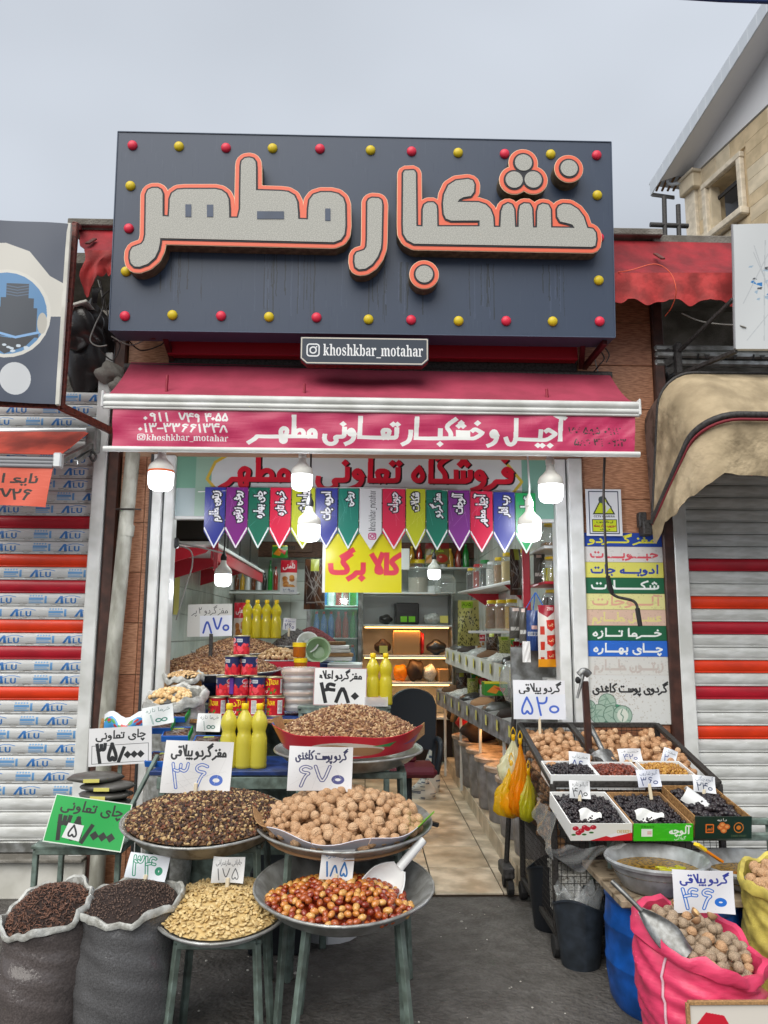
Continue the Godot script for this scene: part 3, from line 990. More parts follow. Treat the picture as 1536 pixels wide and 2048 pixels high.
func make_prints() -> void:
	var r := RandomNumberGenerator.new()
	r.seed = 21
	for i in PENNANTS.size():
		var p: Array = PENNANTS[i]
		var c := spot("pennant%d" % i, 72, 228, Color(p[1]))
		if p[0] == "":
			latin(c, "khoshkbar_motahar", Rect2(30, 8, 26, 150), Color("#1a1a1c"), {"turn": -PI / 2})
			camera_mark(c, 42, 178, 22, 4, Color("#b03a70"), Color("#d3d5d6"))
		else:
			var long: float = minf(165, 24.0 * lay(p[0]).width)
			write(c, p[0], Rect2(14, 14, 44, long), 0.21, Color("#f0f0f2"), {"turn": -PI / 2, "rim": Color("#10121c"), "rim_w": 7.0})
			var rim := Color("#e8e8e8")
			c.line("1,150 36,222 71,150", 5, rim)
			for k in 5: c.line("%d,%d %d,%d" % [r.randi() % 70, r.randi() % 150, r.randi() % 70, r.randi() % 150], 1.2, Color(p[1]).lightened(0.25))
	for key in CARDS:
		var d: Array = CARDS[key]
		var g := Color(d[2])
		var c := spot(key, d[0] * 2, d[1] * 2, g)
		var w: float = d[0] * 2
		var h: float = d[1] * 2
		c.speckle(60, 5, g.darkened(0.06), r)
		var hand: bool = d[7] < 0.15
		var top := 0.34 if d[3] else 0.02
		var side := w * 0.1
		if d[3]: write(c, d[3], Rect2(side, h * 0.05, w - side * 2, h * 0.32), 0.2 if d[0] > 160 or not hand else 0.1, Color(d[4]), {"hand": hand and d[0] < 160})
		if key in ["kernel_870", "walnut_520"]:
			c.rect(w * (0.28 if key == "kernel_870" else 0.02), h * 0.36, w, h, Color("#dfe3ec"))
		var o := {"hand": hand, "up": 1.0, "down": 0.1, "stretch": 1.5, "ground": g}
		if d[8]: o.hollow = g
		write(c, d[5], Rect2(w * (0.34 if key == "kernel_870" else 0.12), h * (top + 0.08), w * (0.6 if key == "kernel_870" else 0.76), h * (0.86 - top)), d[7] * (1.5 if d[8] else 1.2), Color(d[6]), o)
		if key == "tea_white":
			for q in [[0.05, 0.46, 0.9, 0.012], [0.05, 0.93, 0.9, 0.012], [0.05, 0.46, 0.006, 0.48], [0.944, 0.46, 0.006, 0.48]]: c.rect(w * q[0], h * q[1], w * q[2], h * q[3], Color("#33363a"))
		if key == "tea_green":
			c.fill([PackedVector2Array([Vector2(w * 0.26, h * 0.55), Vector2(w * 0.46, h * 0.57), Vector2(w * 0.44, h * 0.9), Vector2(w * 0.22, h * 0.86)])], Color("#e8e8ea"))
			write(c, "۵", Rect2(w * 0.27, h * 0.58, w * 0.15, h * 0.28), 0.14, Color("#26282c"), {"up": 1.0, "down": 0.1})
			c.rect(0, 0, w, 5, Color("#dfeadf")); c.rect(0, h - 6, w, 6, Color("#dfeadf")); c.rect(0, 0, 5, h, Color("#dfeadf")); c.rect(w - 6, 0, 6, h, Color("#dfeadf"))
		if key == "kernel_480": c.line("3,3 %d,3 %d,%d 3,%d 3,3" % [w - 3, w - 3, h - 3, h - 3], 4, Color("#a06a6a"))
		if key in ["walnut_670", "dark_360"]:
			for k in 7: c.line("%d,%d %d,%d" % [r.randi() % int(w), r.randi() % int(h), r.randi() % int(w), r.randi() % int(h)], 1.5, g.darkened(0.1))
	# poster with the ration-card words
	var c := spot("poster", 320, 246, Color("#d8cf12"))
	c.rect(0, 0, 12, 246, Color("#dfe0d8"))
	write(c, "کالا برگ", Rect2(24, 70, 282, 130), 0.25, Color("#d83a52"), {"rim": Color("#e0661e"), "rim_w": 4.0, "down": 0.5})
	# the list of goods on the tiled wall
	var strips := [["مغز گــردو", "#0f3fa0", "#e4dc3c"], ["حبــوبــات", "#d8d6d4", "#d24a58"], ["ادویــه جات", "#dcd864", "#1f3aa0"], ["شکـــلات", "#0b5f3c", "#eef0ee"], ["آلــوجات", "#e0dc96", "#dba48c"], ["عســل طــارم", "#d8b8a4", "#ded48c"], ["خــرما تــازه", "#0b5f3c", "#eef0ee"], ["چــای بهــاره", "#1f66cc", "#eef0ee"], ["زیتــون طــارم", "#d4d4d0", "#c2b8b2"]]
	for i in strips.size():
		c = spot("strip%d" % i, 256, 48, Color(strips[i][1]))
		c.speckle(24, 3, Color(strips[i][1]).darkened(0.12), r)
		write(c, strips[i][0], Rect2(18, 5, 220, 38), 0.25, Color(strips[i][2]), {"stretch": 6.0})
		if i in [1, 4, 5, 8]: c.speckle(60, 5, Color(strips[i][1]).darkened(0.06), r)
	c = spot("walnut_board", 256, 150, Color("#d6d8d6"))
	c.speckle(220, 4, Color("#c2bfb8"), r)
	for k in 160:
		var q := Vector2(r.randfn(90, 40), r.randfn(60, 22))
		c.rect(q.x, q.y, 3, 2, Color("#a89c8c"))
	c.disc(66, 120, 62, 34, Color("#3f8a6a"))
	for q in [[60, 84, 26], [34, 118, 28], [74, 120, 26], [106, 122, 28], [4, 96, 18]]:
		c.disc(q[0], q[1], q[2] + 2, q[2] + 2, Color("#4a6a5c"))
		c.disc(q[0], q[1], q[2], q[2], Color("#9fb8a8"))
		for k in 6:
			var a := r.randf() * TAU
			var b: float = a + r.randf_range(1.2, 2.6)
			c.line("%d,%d %d,%d" % [q[0] + cos(a) * q[2] * 0.9, q[1] + sin(a) * q[2] * 0.9, q[0] + cos(b) * q[2] * 0.5, q[1] + sin(b) * q[2] * 0.5], 2, Color("#6f9080"))
	c.disc(106, 122, 17, 20, Color("#d8ddd2"))
	c.line("106,104 100,118 108,126 104,140", 3, Color("#6f9080"))
	c.rect(0, 148, 256, 2, Color("#8a8a84"))
	write(c, "گردوی پوست کاغذی", Rect2(14, 22, 232, 40), 0.22, Color("#1b1c1e"), {"stretch": 6.0})
	# camera warning
	c = spot("cctv", 150, 192, Color("#dfe3ea"))
	c.line("14,10 136,10 136,182 14,182 14,10", 4, Color("#2a3550"))
	c.fill([PackedVector2Array([Vector2(75, 18), Vector2(122, 104), Vector2(28, 104)])], Color("#20261c"))
	c.fill([PackedVector2Array([Vector2(75, 28), Vector2(114, 99), Vector2(36, 99)])], Color("#c8d61a"))
	c.disc(66, 44, 12, 14, Color("#3c4a50"))
	c.fill([PackedVector2Array([Vector2(70, 40), Vector2(104, 74), Vector2(82, 98), Vector2(84, 70)])], Color("#d8dee2"))
	c.line("84,38 92,60 106,74", 5, Color("#20282c"))
	c.line("72,60 78,84 74,100", 6, Color("#4a585e"))
	latin(c, "CCTV CAMERA", Rect2(32, 108, 88, 8), Color("#1a2030"), {"weight": 700})
	c.rect(24, 124, 104, 52, Color("#20261c"))
	c.rect(27, 127, 98, 46, Color("#c8d61a"))
	write(c, "این مکان مجهز به", Rect2(40, 128, 72, 13), 0.2, Color("#20241c"))
	write(c, "دوربین مدار بسته", Rect2(30, 141, 92, 17), 0.22, Color("#9c1c28"))
	write(c, "می باشد", Rect2(54, 158, 44, 13), 0.2, Color("#20241c"))
	# tins
	for v in 3:
		c = spot("tin%d" % v, 360, 100, Color("#232a5a"))
		c.rect(0, 58, 360, 42, Color("#b8182c"))
		for k in 60:
			var x := r.randf() * 360
			var y := r.randf_range(46, 96)
			var q := r.randf_range(7, 15)
			c.disc(x, y, q, q, Color("#d42a34") if k % 3 else Color("#e8505a"))
			if k % 4 == 0: c.line("%d,%d %d,%d" % [x, y - 6, x + 8, y - 11], 2.5, Color("#3f7a28"))
		for off in [10 + v * 30, 190 + v * 30]:
			c.disc(off + 30, 22, 27, 15, Color("#e8e4e4"))
			c.disc(off + 30, 22, 24, 12, Color("#d6203c"))
			write(c, "چین", Rect2(off + 14, 13, 32, 18), 0.2, Color("#f0e8e8"))
			c.rect(off + 66, 14, 40, 18, Color("#dfe2e6"))
			for k in 8: c.rect(off + 69 + k * 4.5, 17, 2, 12, Color("#222a3a"))
			write(c, "رب گوجه", Rect2(off + 8, 38, 46, 16), 0.18, Color("#e8e8ee"))
	for v in 2:
		c = spot("tub%d" % v, 420, 110, Color("#b31226"))
		for off in [0, 210]:
			c.rect(off + 8, 14, 40, 84, Color("#dfe0dd"))
			for k in 9: c.rect(off + 12, 20 + k * 8, 32, 3, Color("#5a5a5a"))
			write(c, "آذر", Rect2(off + 66, 12, 70, 50), 0.22, Color("#ecd91c"))
			latin(c, "AZAR", Rect2(off + 138, 18, 60, 28), Color("#ecd91c"), {"weight": 700})
			for k in 8: c.disc(off + 120 + r.randf() * 70, 70 + r.randf() * 30, 9, 9, Color("#d8382c") if k % 2 else Color("#3f8a2c"))
			write(c, "رب", Rect2(off + 66, 62, 50, 36), 0.22, Color("#f0ece8"))
	# boxes of dried fruit
	c = spot("box_cherry", 260, 92, Color("#dcdcd6"))
	c.fill([PackedVector2Array([Vector2(80, 92), Vector2(190, 52), Vector2(260, 30), Vector2(260, 92)])], Color("#c41f2c"))
	c.fill([PackedVector2Array([Vector2(150, 66), Vector2(230, 34), Vector2(260, 30), Vector2(260, 48), Vector2(170, 74)])], Color("#e2e2e6"))
	for q in [[22, 26], [46, 38], [72, 28], [96, 20], [34, 50], [60, 20]]:
		c.disc(q[0], q[1], 13, 12, Color("#b81c30"))
		c.disc(q[0] - 3, q[1] - 4, 4, 3, Color("#e0808a"))
	for q in [[14, 60], [58, 58], [88, 48]]: c.disc(q[0], q[1], 10, 5, Color("#2f6a2c"))
	latin(c, "CHERRIES", Rect2(196, 34, 58, 18), Color("#b89a3c"), {"weight": 700, "turn": 0.0})
	c = spot("box_green", 260, 76, Color("#35b21c"))
	for k in 40: c.rect(r.randf() * 260, r.randf() * 76, r.randf_range(10, 40), 3, Color("#41be26"))
	c.rect(34, 22, 48, 34, Color("#e2e6e2"))
	c.rect(60, 34, 18, 3, Color("#c83a3a")); c.rect(60, 42, 18, 3, Color("#c83a3a"))
	latin(c, "FRUIT", Rect2(34, 8, 56, 9), Color("#1d6a18"), {"weight": 700})
	write(c, "آلوچه", Rect2(152, 8, 92, 46), 0.24, Color("#e8eee8"))
	write(c, "گیلانی", Rect2(176, 54, 50, 18), 0.2, Color("#dfeadf"))
	c = spot("box_dark", 250, 92, Color("#13302a"))
	c.line("48,34 80,34 80,66 48,66 48,34", 5, Color("#e0702a"))
	write(c, "نس", Rect2(52, 38, 24, 24), 0.2, Color("#e0702a"))
	for q in [[112, 44], [126, 58], [140, 42], [120, 34]]:
		c.disc(q[0], q[1], 14, 11, Color("#c86a34"))
		c.disc(q[0], q[1], 8, 6, Color("#e09a5c"))
	c.disc(192, 46, 22, 22, Color("#d0782c")); c.disc(192, 46, 18, 18, Color("#13302a")); c.disc(192, 46, 10, 9, Color("#d0782c"))
	write(c, "دانه", Rect2(96, 6, 44, 16), 0.2, Color("#e8e8e8"))
	latin(c, "DRIED FRUIT", Rect2(160, 76, 66, 8), Color("#6a7a5a"))
	c = spot("box_tea", 300, 110, Color("#cfccc2"))
	c.fill([PackedVector2Array([Vector2(0, 60), Vector2(60, 8), Vector2(170, 20), Vector2(150, 50), Vector2(30, 74)])], Color("#e08a28"))
	c.fill([PackedVector2Array([Vector2(30, 40), Vector2(160, 30), Vector2(130, 62), Vector2(60, 60)])], Color("#8fb02c"))
	c.fill([PackedVector2Array([Vector2(40, 70), Vector2(150, 62), Vector2(150, 84), Vector2(60, 88)])], Color("#e06a20"))
	c.disc(24, 20, 12, 8, Color("#2f7a5a"))
	c.rect(150, 92, 150, 18, Color("#6ca82c"))
	latin(c, "FRUIT", Rect2(190, 36, 90, 20), Color("#2a2a2c"), {"weight": 700, "face": "Droid Serif", "turn": 0.08})
	latin(c, "BEIRUT", Rect2(180, 60, 100, 20), Color("#2a2a2c"), {"weight": 700, "face": "Droid Serif", "turn": 0.08})
	c = spot("box_red", 420, 110, Color("#c92a3c"))
	c.disc(210, 66, 62, 34, Color("#d8d0c4")); c.disc(190, 70, 34, 26, Color("#b48f6c")); c.disc(236, 74, 34, 22, Color("#a67c58"))
	c.fill([PackedVector2Array([Vector2(250, 46), Vector2(290, 30), Vector2(280, 56)])], Color("#3f9a5a"))
	c.fill([PackedVector2Array([Vector2(310, 66), Vector2(380, 36), Vector2(372, 78)])], Color("#7c3a8a"))
	c.rect(390, 0, 30, 110, Color("#5fb01c")); c.rect(0, 0, 34, 110, Color("#2478c0"))
	# pouches, posters and small packets inside
	c = spot("pouch_beans", 110, 180, Color("#bdb86a"))
	for k in 150:
		var x := r.randf() * 110
		var y := r.randf() * 180
		c.line("%d,%d %d,%d" % [x, y, x + r.randf_range(-4, 4), y + 4], 4, Color("#3a3c1c") if y > 30 else Color("#bdb86a"))
	c.rect(20, 6, 60, 26, Color("#8fb51c")); write(c, "۸/۵", Rect2(24, 8, 50, 22), 0.16, Color("#1f2c10"))
	c = spot("pouch_red", 90, 300, Color("#d9d2ca"))
	c.fill([PackedVector2Array([Vector2(0, 0), Vector2(90, 0), Vector2(84, 34), Vector2(44, 60), Vector2(4, 34)])], Color("#9c1228"))
	for k in 3:
		var y := 74 + k * 74
		c.fill([PackedVector2Array([Vector2(38, y), Vector2(82, y - 4), Vector2(84, y + 38), Vector2(62, y + 54), Vector2(40, y + 40)])], Color("#cc2a1c"))
		c.rect(10, y + 30, 18, 40, Color("#c0321c"))
		write(c, "چی", Rect2(46, y + 6, 30, 24), 0.2, Color("#ecd0a0"))
	c.rect(0, 262, 90, 38, Color("#e89a1c"))
	latin(c, "2500", Rect2(46, 10, 34, 16), Color("#e8dcd0"), {"weight": 700})
	c = spot("pouch_blue", 100, 220, Color("#26427c"))
	c.rect(8, 118, 80, 22, Color("#d8dce0"))
	for k in 12: c.rect(12 + k * 6, 121, 3, 16, Color("#2a2c30"))
	for k in 8: c.line("%d,%d %d,%d" % [r.randi() % 100, r.randi() % 100, r.randi() % 100, 120 + r.randi() % 100], 2, Color("#4a68a0"))
	c.rect(30, 84, 40, 20, Color("#e0b8b0"))
	c = spot("pouch_grey", 90, 140, Color("#5a5852"))
	c.rect(8, 88, 70, 16, Color("#d6d6d0"))
	c.rect(20, 4, 40, 14, Color("#e2c8bc"))
	for k in 8: c.line("%d,%d %d,%d" % [r.randi() % 90, r.randi() % 140, r.randi() % 90, r.randi() % 140], 3, Color("#6d6a64"))
	c = spot("pouch_snack", 100, 190, Color("#d8cfc6"))
	c.rect(0, 0, 100, 70, Color("#c2182e"))
	write(c, "نامنی", Rect2(12, 12, 76, 44), 0.22, Color("#eee6e6"))
	for k in 16: c.disc(20 + r.randf() * 60, 92 + r.randf() * 60, 15, 12, Color("#c98a3c") if k % 2 else Color("#b06a28"))
	c.rect(0, 150, 100, 40, Color("#d8d8da")); write(c, "۲۹۰", Rect2(16, 154, 68, 32), 0.1, Color("#20306a"), {"hand": true})
	c = spot("poster_food", 80, 330, Color("#dcd6d0"))
	c.rect(0, 0, 80, 40, Color("#c89a3a")); c.rect(0, 110, 80, 44, Color("#c23a34"))
	for k in 26:
		var q := Vector2(r.randf() * 80, 170 + r.randf() * 150)
		c.disc(q.x, q.y, 14, 13, Color("#e8e2d8")); c.disc(q.x, q.y, 10, 9, [Color("#c87a24"), Color("#8a3a1c"), Color("#d8b03a"), Color("#7a8a2c")][k % 4])
	c = spot("pack_tarom", 150, 110, Color("#7a6a2c"))
	c.rect(0, 0, 150, 30, Color("#8a1f20"))
	write(c, "طارم", Rect2(34, 20, 80, 34), 0.2, Color("#9ec22c"))
	c.rect(8, 64, 62, 40, Color("#d8941c")); c.disc(104, 80, 36, 22, Color("#b02c18")); c.disc(94, 72, 10, 5, Color("#e0c0a0"))
	c = spot("goods_box", 120, 70, Color("#2f8a2a"))
	c.fill([PackedVector2Array([Vector2(10, 50), Vector2(50, 14), Vector2(84, 26), Vector2(60, 60)])], Color("#e88a1c"))
	c.fill([PackedVector2Array([Vector2(50, 26), Vector2(110, 30), Vector2(96, 54)])], Color("#d8382c"))
	c.rect(0, 0, 120, 8, Color("#d8d020"))
	c = spot("date_pack", 120, 80, Color("#3c2a24"))
	for k in 26: c.disc(r.randf() * 120, r.randf() * 80, 12, 7, Color("#4a2c1c") if k % 2 else Color("#5f3d28"))
	for k in 20: c.line("%d,%d %d,%d" % [r.randi() % 120, r.randi() % 80, r.randi() % 120, r.randi() % 80], 2, Color("#8f8a86"))
	c.rect(36, 0, 50, 20, Color("#b8bd4a"))
	c = spot("sweet_sack", 150, 90, Color("#dfe4ea"))
	for q in [[30, 50], [110, 50]]: c.disc(q[0], q[1], 34, 30, Color("#4a9ad8"))
	for k in 16: c.disc(r.randf() * 150, 20 + r.randf() * 30, 8, 6, Color("#c8403a") if k % 2 else Color("#4a9a4a"))
	c = spot("white_sack", 128, 128, Color("#dcdbd6"))
	for k in 46: c.rect(r.randf() * 128, r.randf() * 128, r.randf_range(6, 20), r.randf_range(3, 7), Color("#4a5a78") if k % 2 else Color("#8a8f9a"))
	c = spot("shop_page_wood", 200, 50, Color("#5a3a28"))
	for k in 40: c.rect(r.randf() * 200, r.randf() * 50, r.randf_range(20, 80), 2, Color("#6b4832"))
	camera_mark(c, 20, 25, 24, 4, Color("#c04a70"), Color("#5a3a28"))
	latin(c, "Khos", Rect2(40, 12, 60, 26), Color("#1c1a18"), {"weight": 700})
	c = spot("corner_sign", 300, 130, Color("#ded8cf"))
	c.fill([PackedVector2Array([Vector2(14, 130), Vector2(14, 40), Vector2(34, 18), Vector2(70, 24), Vector2(96, 70), Vector2(110, 130)])], Color("#cf1530"))
	c.fill([PackedVector2Array([Vector2(216, 130), Vector2(226, 52), Vector2(258, 34), Vector2(300, 36), Vector2(300, 130)])], Color("#cf1530"))
	c = spot("page_plate", 560, 120, Color("#2c3848"))
	c.line("5,5 554,5 554,92 530,114 30,114 5,92 5,5", 5, Color("#d8d2c4"))
	camera_mark(c, 56, 58, 52, 6, Color("#eceff2"), Color("#2c3848"))
	latin(c, "khoshkbar_motahar", Rect2(100, 30, 436, 60), Color("#f2f4f6"), {"face": "Droid Serif", "weight": 700})
	# the torn white sign on the far corner
	c = spot("torn_sign", 150, 400, Color("#cfd3d6"))
	for k in 30:
		var q := Vector2(20 + r.randf() * 120, 130 + r.randf() * 110)
		c.fill([PackedVector2Array([q, q + Vector2(r.randf_range(3, 9), -2), q + Vector2(r.randf_range(2, 9), r.randf_range(4, 13)), q + Vector2(-2, 5)])], [Color("#2a7ac0"), Color("#9db4c8"), Color("#4a4e54")][k % 3])
	for k in 6: c.line("%d,%d %d,%d" % [r.randi() % 150, r.randi() % 400, r.randi() % 150, r.randi() % 400], 1.5, Color("#b6bbc0"))
	seal_sheets()
	# large prints with pictures of their own
	c = Canvas.new(1470, 134, Color("#c42e60"))
	for k in 300:
		var x := r.randf() * 1470
		c.line("%d,%d %d,%d" % [x, r.randi() % 134, x + r.randf_range(-30, 30), r.randi() % 134], r.randf_range(1, 3), Color("#c42e60").lightened(r.randf_range(0.0, 0.05)))
	var white := Color("#e6e8e6")
	write(c, "۰۹۱۱ ", Rect2(68, 20, 92, 30), 0.2, white, {"up": 1.0, "down": 0.1})
	write(c, "۷۴۹ ", Rect2(172, 20, 70, 30), 0.2, white, {"up": 1.0, "down": 0.1})
	write(c, "۴۰۵۵ ", Rect2(246, 20, 76, 30), 0.2, white, {"up": 1.0, "down": 0.1})
	write(c, "۰۱۳-۳۳۶۶۱۳۴۸", Rect2(68, 56, 254, 30), 0.2, white, {"up": 1.0, "down": 0.1})
	latin(c, "khoshkbar_motahar", Rect2(94, 92, 228, 26), white, {"face": "Droid Serif", "weight": 700})
	camera_mark(c, 80, 103, 20, 3, white, Color("#c42e60"))
	write(c, "آجیــل و خشکبــار تعــاونی مطهــر", Rect2(384, 12, 880, 112), 0.205, white, {"stretch": 5.0})
	for row in [[1282, 50, "۰۹۱۲ ۵۸۵ ۷۷"], [1296, 90, "۰۹۱۳ ۳۱ ۵۸۹"]]:
		write(c, row[2], Rect2(row[0], row[1], 150, 26), 0.16, Color("#3c3230"), {"up": 1.0, "down": 0.1})
		for k in 70: c.rect(row[0] + r.randf() * 150, row[1] + r.randf() * 26, r.randf_range(3, 12), r.randf_range(2, 5), Color("#c42e60"))
	picture(c, "valance_print", 0.4)
	M["valance_print"].normal_enabled = true
	M["valance_print"].normal_texture = T["n_crumple"]
	M["valance_print"].normal_scale = 0.25
	c = Canvas.new(1200, 208, Color("#c6cbca"))
	c.rect(0, 0, 110, 208, Color("#6fa08a")); c.rect(0, 120, 110, 88, Color("#9fb0b2")); c.rect(1100, 0, 100, 208, Color("#7aa898"))
	c.fill([PackedVector2Array([Vector2(100, 0), Vector2(180, 0), Vector2(120, 40), Vector2(96, 90), Vector2(150, 150), Vector2(170, 208), Vector2(60, 208), Vector2(60, 0)])], Color("#8fb09c"))
	c.line("180,0 120,36 96,90 140,140 176,170", 9, Color("#c9a93a"))
	c.line("1020,0 1060,40 1100,90 1060,140 1010,170", 9, Color("#c9b23a"))
	for k in 26: c.rect(200 + r.randf() * 800, 150 + r.randf() * 24, r.randf_range(6, 40), r.randf_range(3, 10), Color("#5f6462"))
	for word in [["مطهر", 146, 212], ["تعاونی", 436, 274], ["فروشگاه", 735, 338]]:
		write(c, word[0], Rect2(word[1], -12, word[2], 136), 0.2, Color("#cc1830"), {"rim": Color("#1a0c10"), "rim_w": 1.0, "drop": Vector2(5, 3), "down": 0.42})
	picture(c, "fascia_print", 0.35, "#f4f4f4")
	c = Canvas.new(1200, 500, Color("#39475e"))
	for k in 900:
		var x := r.randf() * 1200
		c.rect(x, r.randf() * 500, 1.5, r.randf_range(4, 40), Color("#39475e").lightened(r.randf_range(-0.03, 0.04)))
	for k in 60:
		var x: float = [150.0, 380.0, 440.0, 620.0, 700.0, 900.0, 1060.0][k % 7] + r.randfn(0, 26)
		var y := 300.0 if x < 600 else 320.0
		var p := PackedVector2Array()
		for j in 9: p.append(Vector2(x + r.randf_range(-1.5, 1.5), y + j * r.randf_range(8, 20)))
		c.stroke(p, r.randf_range(1.0, 3.0), Color("#28323f") if k % 3 else Color("#43516a"))
	picture(c, "board_print", 0.42)
	c = Canvas.new(512, 64, Color("#c2c4c4"))
	for k in 60: c.rect(r.randf() * 512, r.randf() * 64, r.randf_range(10, 80), 1.5, Color("#b4b5b3"))
	for k in 30: c.rect(r.randf() * 512, 50 + r.randf() * 14, r.randf_range(4, 26), r.randf_range(1, 3), Color("#8d8a84"))
	for off in [0, 256]:
		var blue := Color("#2f6db0")
		c.fill([PackedVector2Array([Vector2(off + 110, 50), Vector2(off + 132, 14), Vector2(off + 142, 14), Vector2(off + 146, 50), Vector2(off + 134, 50), Vector2(off + 134, 26), Vector2(off + 121, 50)])], blue)
		c.line("%d,22 %d,14 %d,14 %d,20" % [off + 142, off + 165, off + 190, off + 212], 3, blue)
		latin(c, "LU", Rect2(off + 152, 24, 44, 26), blue, {"weight": 700})
		for k in 5: c.disc(off + 14 + k * 11, 14, 4, 4, Color("#6f9cc8"))
		c.rect(off + 8, 22, 58, 12, Color("#5f92c4")); c.rect(off + 8, 37, 50, 5, Color("#7fa8d0")); c.rect(off + 8, 45, 56, 5, Color("#7fa8d0"))
		c.rect(off + 70, 14, 9, 36, Color("#5f92c4"))
	picture(c, "slat_print", 0.42, "#ffffff")
	c = Canvas.new(420, 760, Color("#cfcdc6"))
	c.fill([PackedVector2Array([Vector2(0, 0), Vector2(420, 0), Vector2(420, 260), Vector2(370, 230), Vector2(300, 130), Vector2(220, 96), Vector2(100, 110), Vector2(0, 110)])], Color("#38445a"))
	c.fill([PackedVector2Array([Vector2(0, 760), Vector2(0, 560), Vector2(120, 590), Vector2(260, 560), Vector2(340, 480), Vector2(372, 400), Vector2(420, 396), Vector2(420, 760)])], Color("#38445a"))
	c.disc(30, 90, 40, 50, Color("#cfcdc6")); c.disc(0, 230, 80, 80, Color("#38445a"))
	c.disc(228, 396, 152, 186, Color("#d8d6cf")); c.disc(228, 396, 139, 172, Color("#4f86b8"))
	c.fill([PackedVector2Array([Vector2(110, 480), Vector2(230, 566), Vector2(300, 530), Vector2(352, 460), Vector2(330, 470), Vector2(250, 500)])], Color("#232a34"))
	for q in [[130, 270, 76, 60], [112, 330, 112, 40], [100, 370, 136, 96], [92, 466, 152, 26]]: c.rect(q[0] + 98, q[1], q[2], q[3], Color("#2a3646"))
	for k in 4: c.line("230,%d 266,%d 302,%d" % [280 + k * 12, 287 + k * 12, 278 + k * 12], 4, Color("#4a6482"))
	c.line("194,476 266,496 340,470", 10, Color("#7faee0"))
	for k in 14: c.disc(150 + r.randf() * 160, 520 + r.randf() * 36, 8, 5, Color("#c9d6e2"))
	c.disc(352, 430, 16, 44, Color("#b9b6ae")); c.disc(269, 664, 54, 66, Color("#cdd1d6"))
	c.fill([PackedVector2Array([Vector2(0, 760), Vector2(0, 680), Vector2(30, 700), Vector2(50, 760)])], Color("#cfcdc6"))
	picture(c, "banner_print", 0.4)
	c = Canvas.new(420, 200, Color("#e6664e"))
	for k in 120: c.rect(r.randf() * 420, r.randf() * 200, r.randf_range(10, 60), 2, Color("#ec7058"))
	write(c, "صنایع ایران", Rect2(150, 30, 230, 70), 0.2, Color("#33302e"))
	write(c, "۰۹۱۱-۳۳۷۲۶", Rect2(60, 116, 310, 56), 0.18, Color("#33302e"), {"up": 1.0, "down": 0.1})
	picture(c, "coral_print", 0.5)

# ---------- ground, walls, neighbours ----------
func tiles(parent: Node, x0: float, x1: float, y0: float, y1: float, z: float, cols: Array, rows: float, mats: Array, gap := 0.004, t := 0.012) -> void:
	# facing tiles on an upright wall; cols: the joints between x0 and x1
	var xs := [x0] + cols + [x1]
	var y := y0
	while y < y1 - 0.01:
		var yt := minf(y + rows, y1)
		for i in xs.size() - 1:
			var w: float = xs[i + 1] - xs[i] - gap
			part("tile", cb(Vector3((xs[i] + xs[i + 1]) * 0.5, (y + yt) * 0.5, z + rnd(-0.0012, 0.0012)), Vector3(w, yt - y - gap, t), 0.0025), mats[rng.randi() % mats.size()], parent)
		y = yt

func slat_mesh(w: float, h: float, u0: float, u1: float) -> ArrayMesh:
	# one curved shutter slat, 0..w along x, its foot at y = 0
	var prof := [Vector2(0.0, 0.0), Vector2(0.004, 0.006), Vector2(0.0, 0.01), Vector2(0.006, 0.02), Vector2(0.009, 0.04), Vector2(0.009, 0.055), Vector2(0.006, 0.07), Vector2(0.001, h - 0.006), Vector2(-0.006, h - 0.001)]
	var st := st_new()
	for i in prof.size() - 1:
		st.set_smooth_group(0 if i < 2 else 1)
		var a: Vector2 = prof[i]
		var b: Vector2 = prof[i + 1]
		quad(st, Vector3(0, a.y, a.x), Vector3(w, a.y, a.x), Vector3(w, b.y, b.x), Vector3(0, b.y, b.x), Rect2(u0, 1.0 - b.y / h, u1 - u0, (b.y - a.y) / h))
	quad(st, Vector3(0, prof[-1].y, prof[-1].x), Vector3(w, prof[-1].y, prof[-1].x), Vector3(w, 0, -0.012), Vector3(0, 0, -0.012))
	return done(st)

func shutter(label: String, x0: float, x1: float, y0: float, y1: float, h: float, colour: Callable, printed: bool) -> void:
	var o := thing("roller_shutter", label, "shutter", Vector3(x0, y0, 0))
	var kinds := []
	for k in 6: kinds.append(slat_mesh(x1 - x0, h, k * 0.21, k * 0.21 + (x1 - x0) / 0.82))
	var n := int((y1 - y0) / h)
	for i in n:
		var key: String = colour.call(n - 1 - i)
		part("slat", kinds[rng.randi() % 6], M["slat_print"] if key == "" and printed and i > 2 else M[key if key else "slat"], o, Vector3(0, 0.07 + i * h, rnd(-0.001, 0.001)))
	part("bottom_rail", cb(Vector3((x1 - x0) * 0.5, 0.034, 0.002), Vector3(x1 - x0, 0.066, 0.03), 0.006), M["galvanised"], o)

func cord(called: String, pts: Array, r: float, m: String, label: String, group := "") -> void:
	single(called, tube(curve(pts, 8), r, 6), M[m], label, "cable", Vector3.ZERO, Basis.IDENTITY, group)

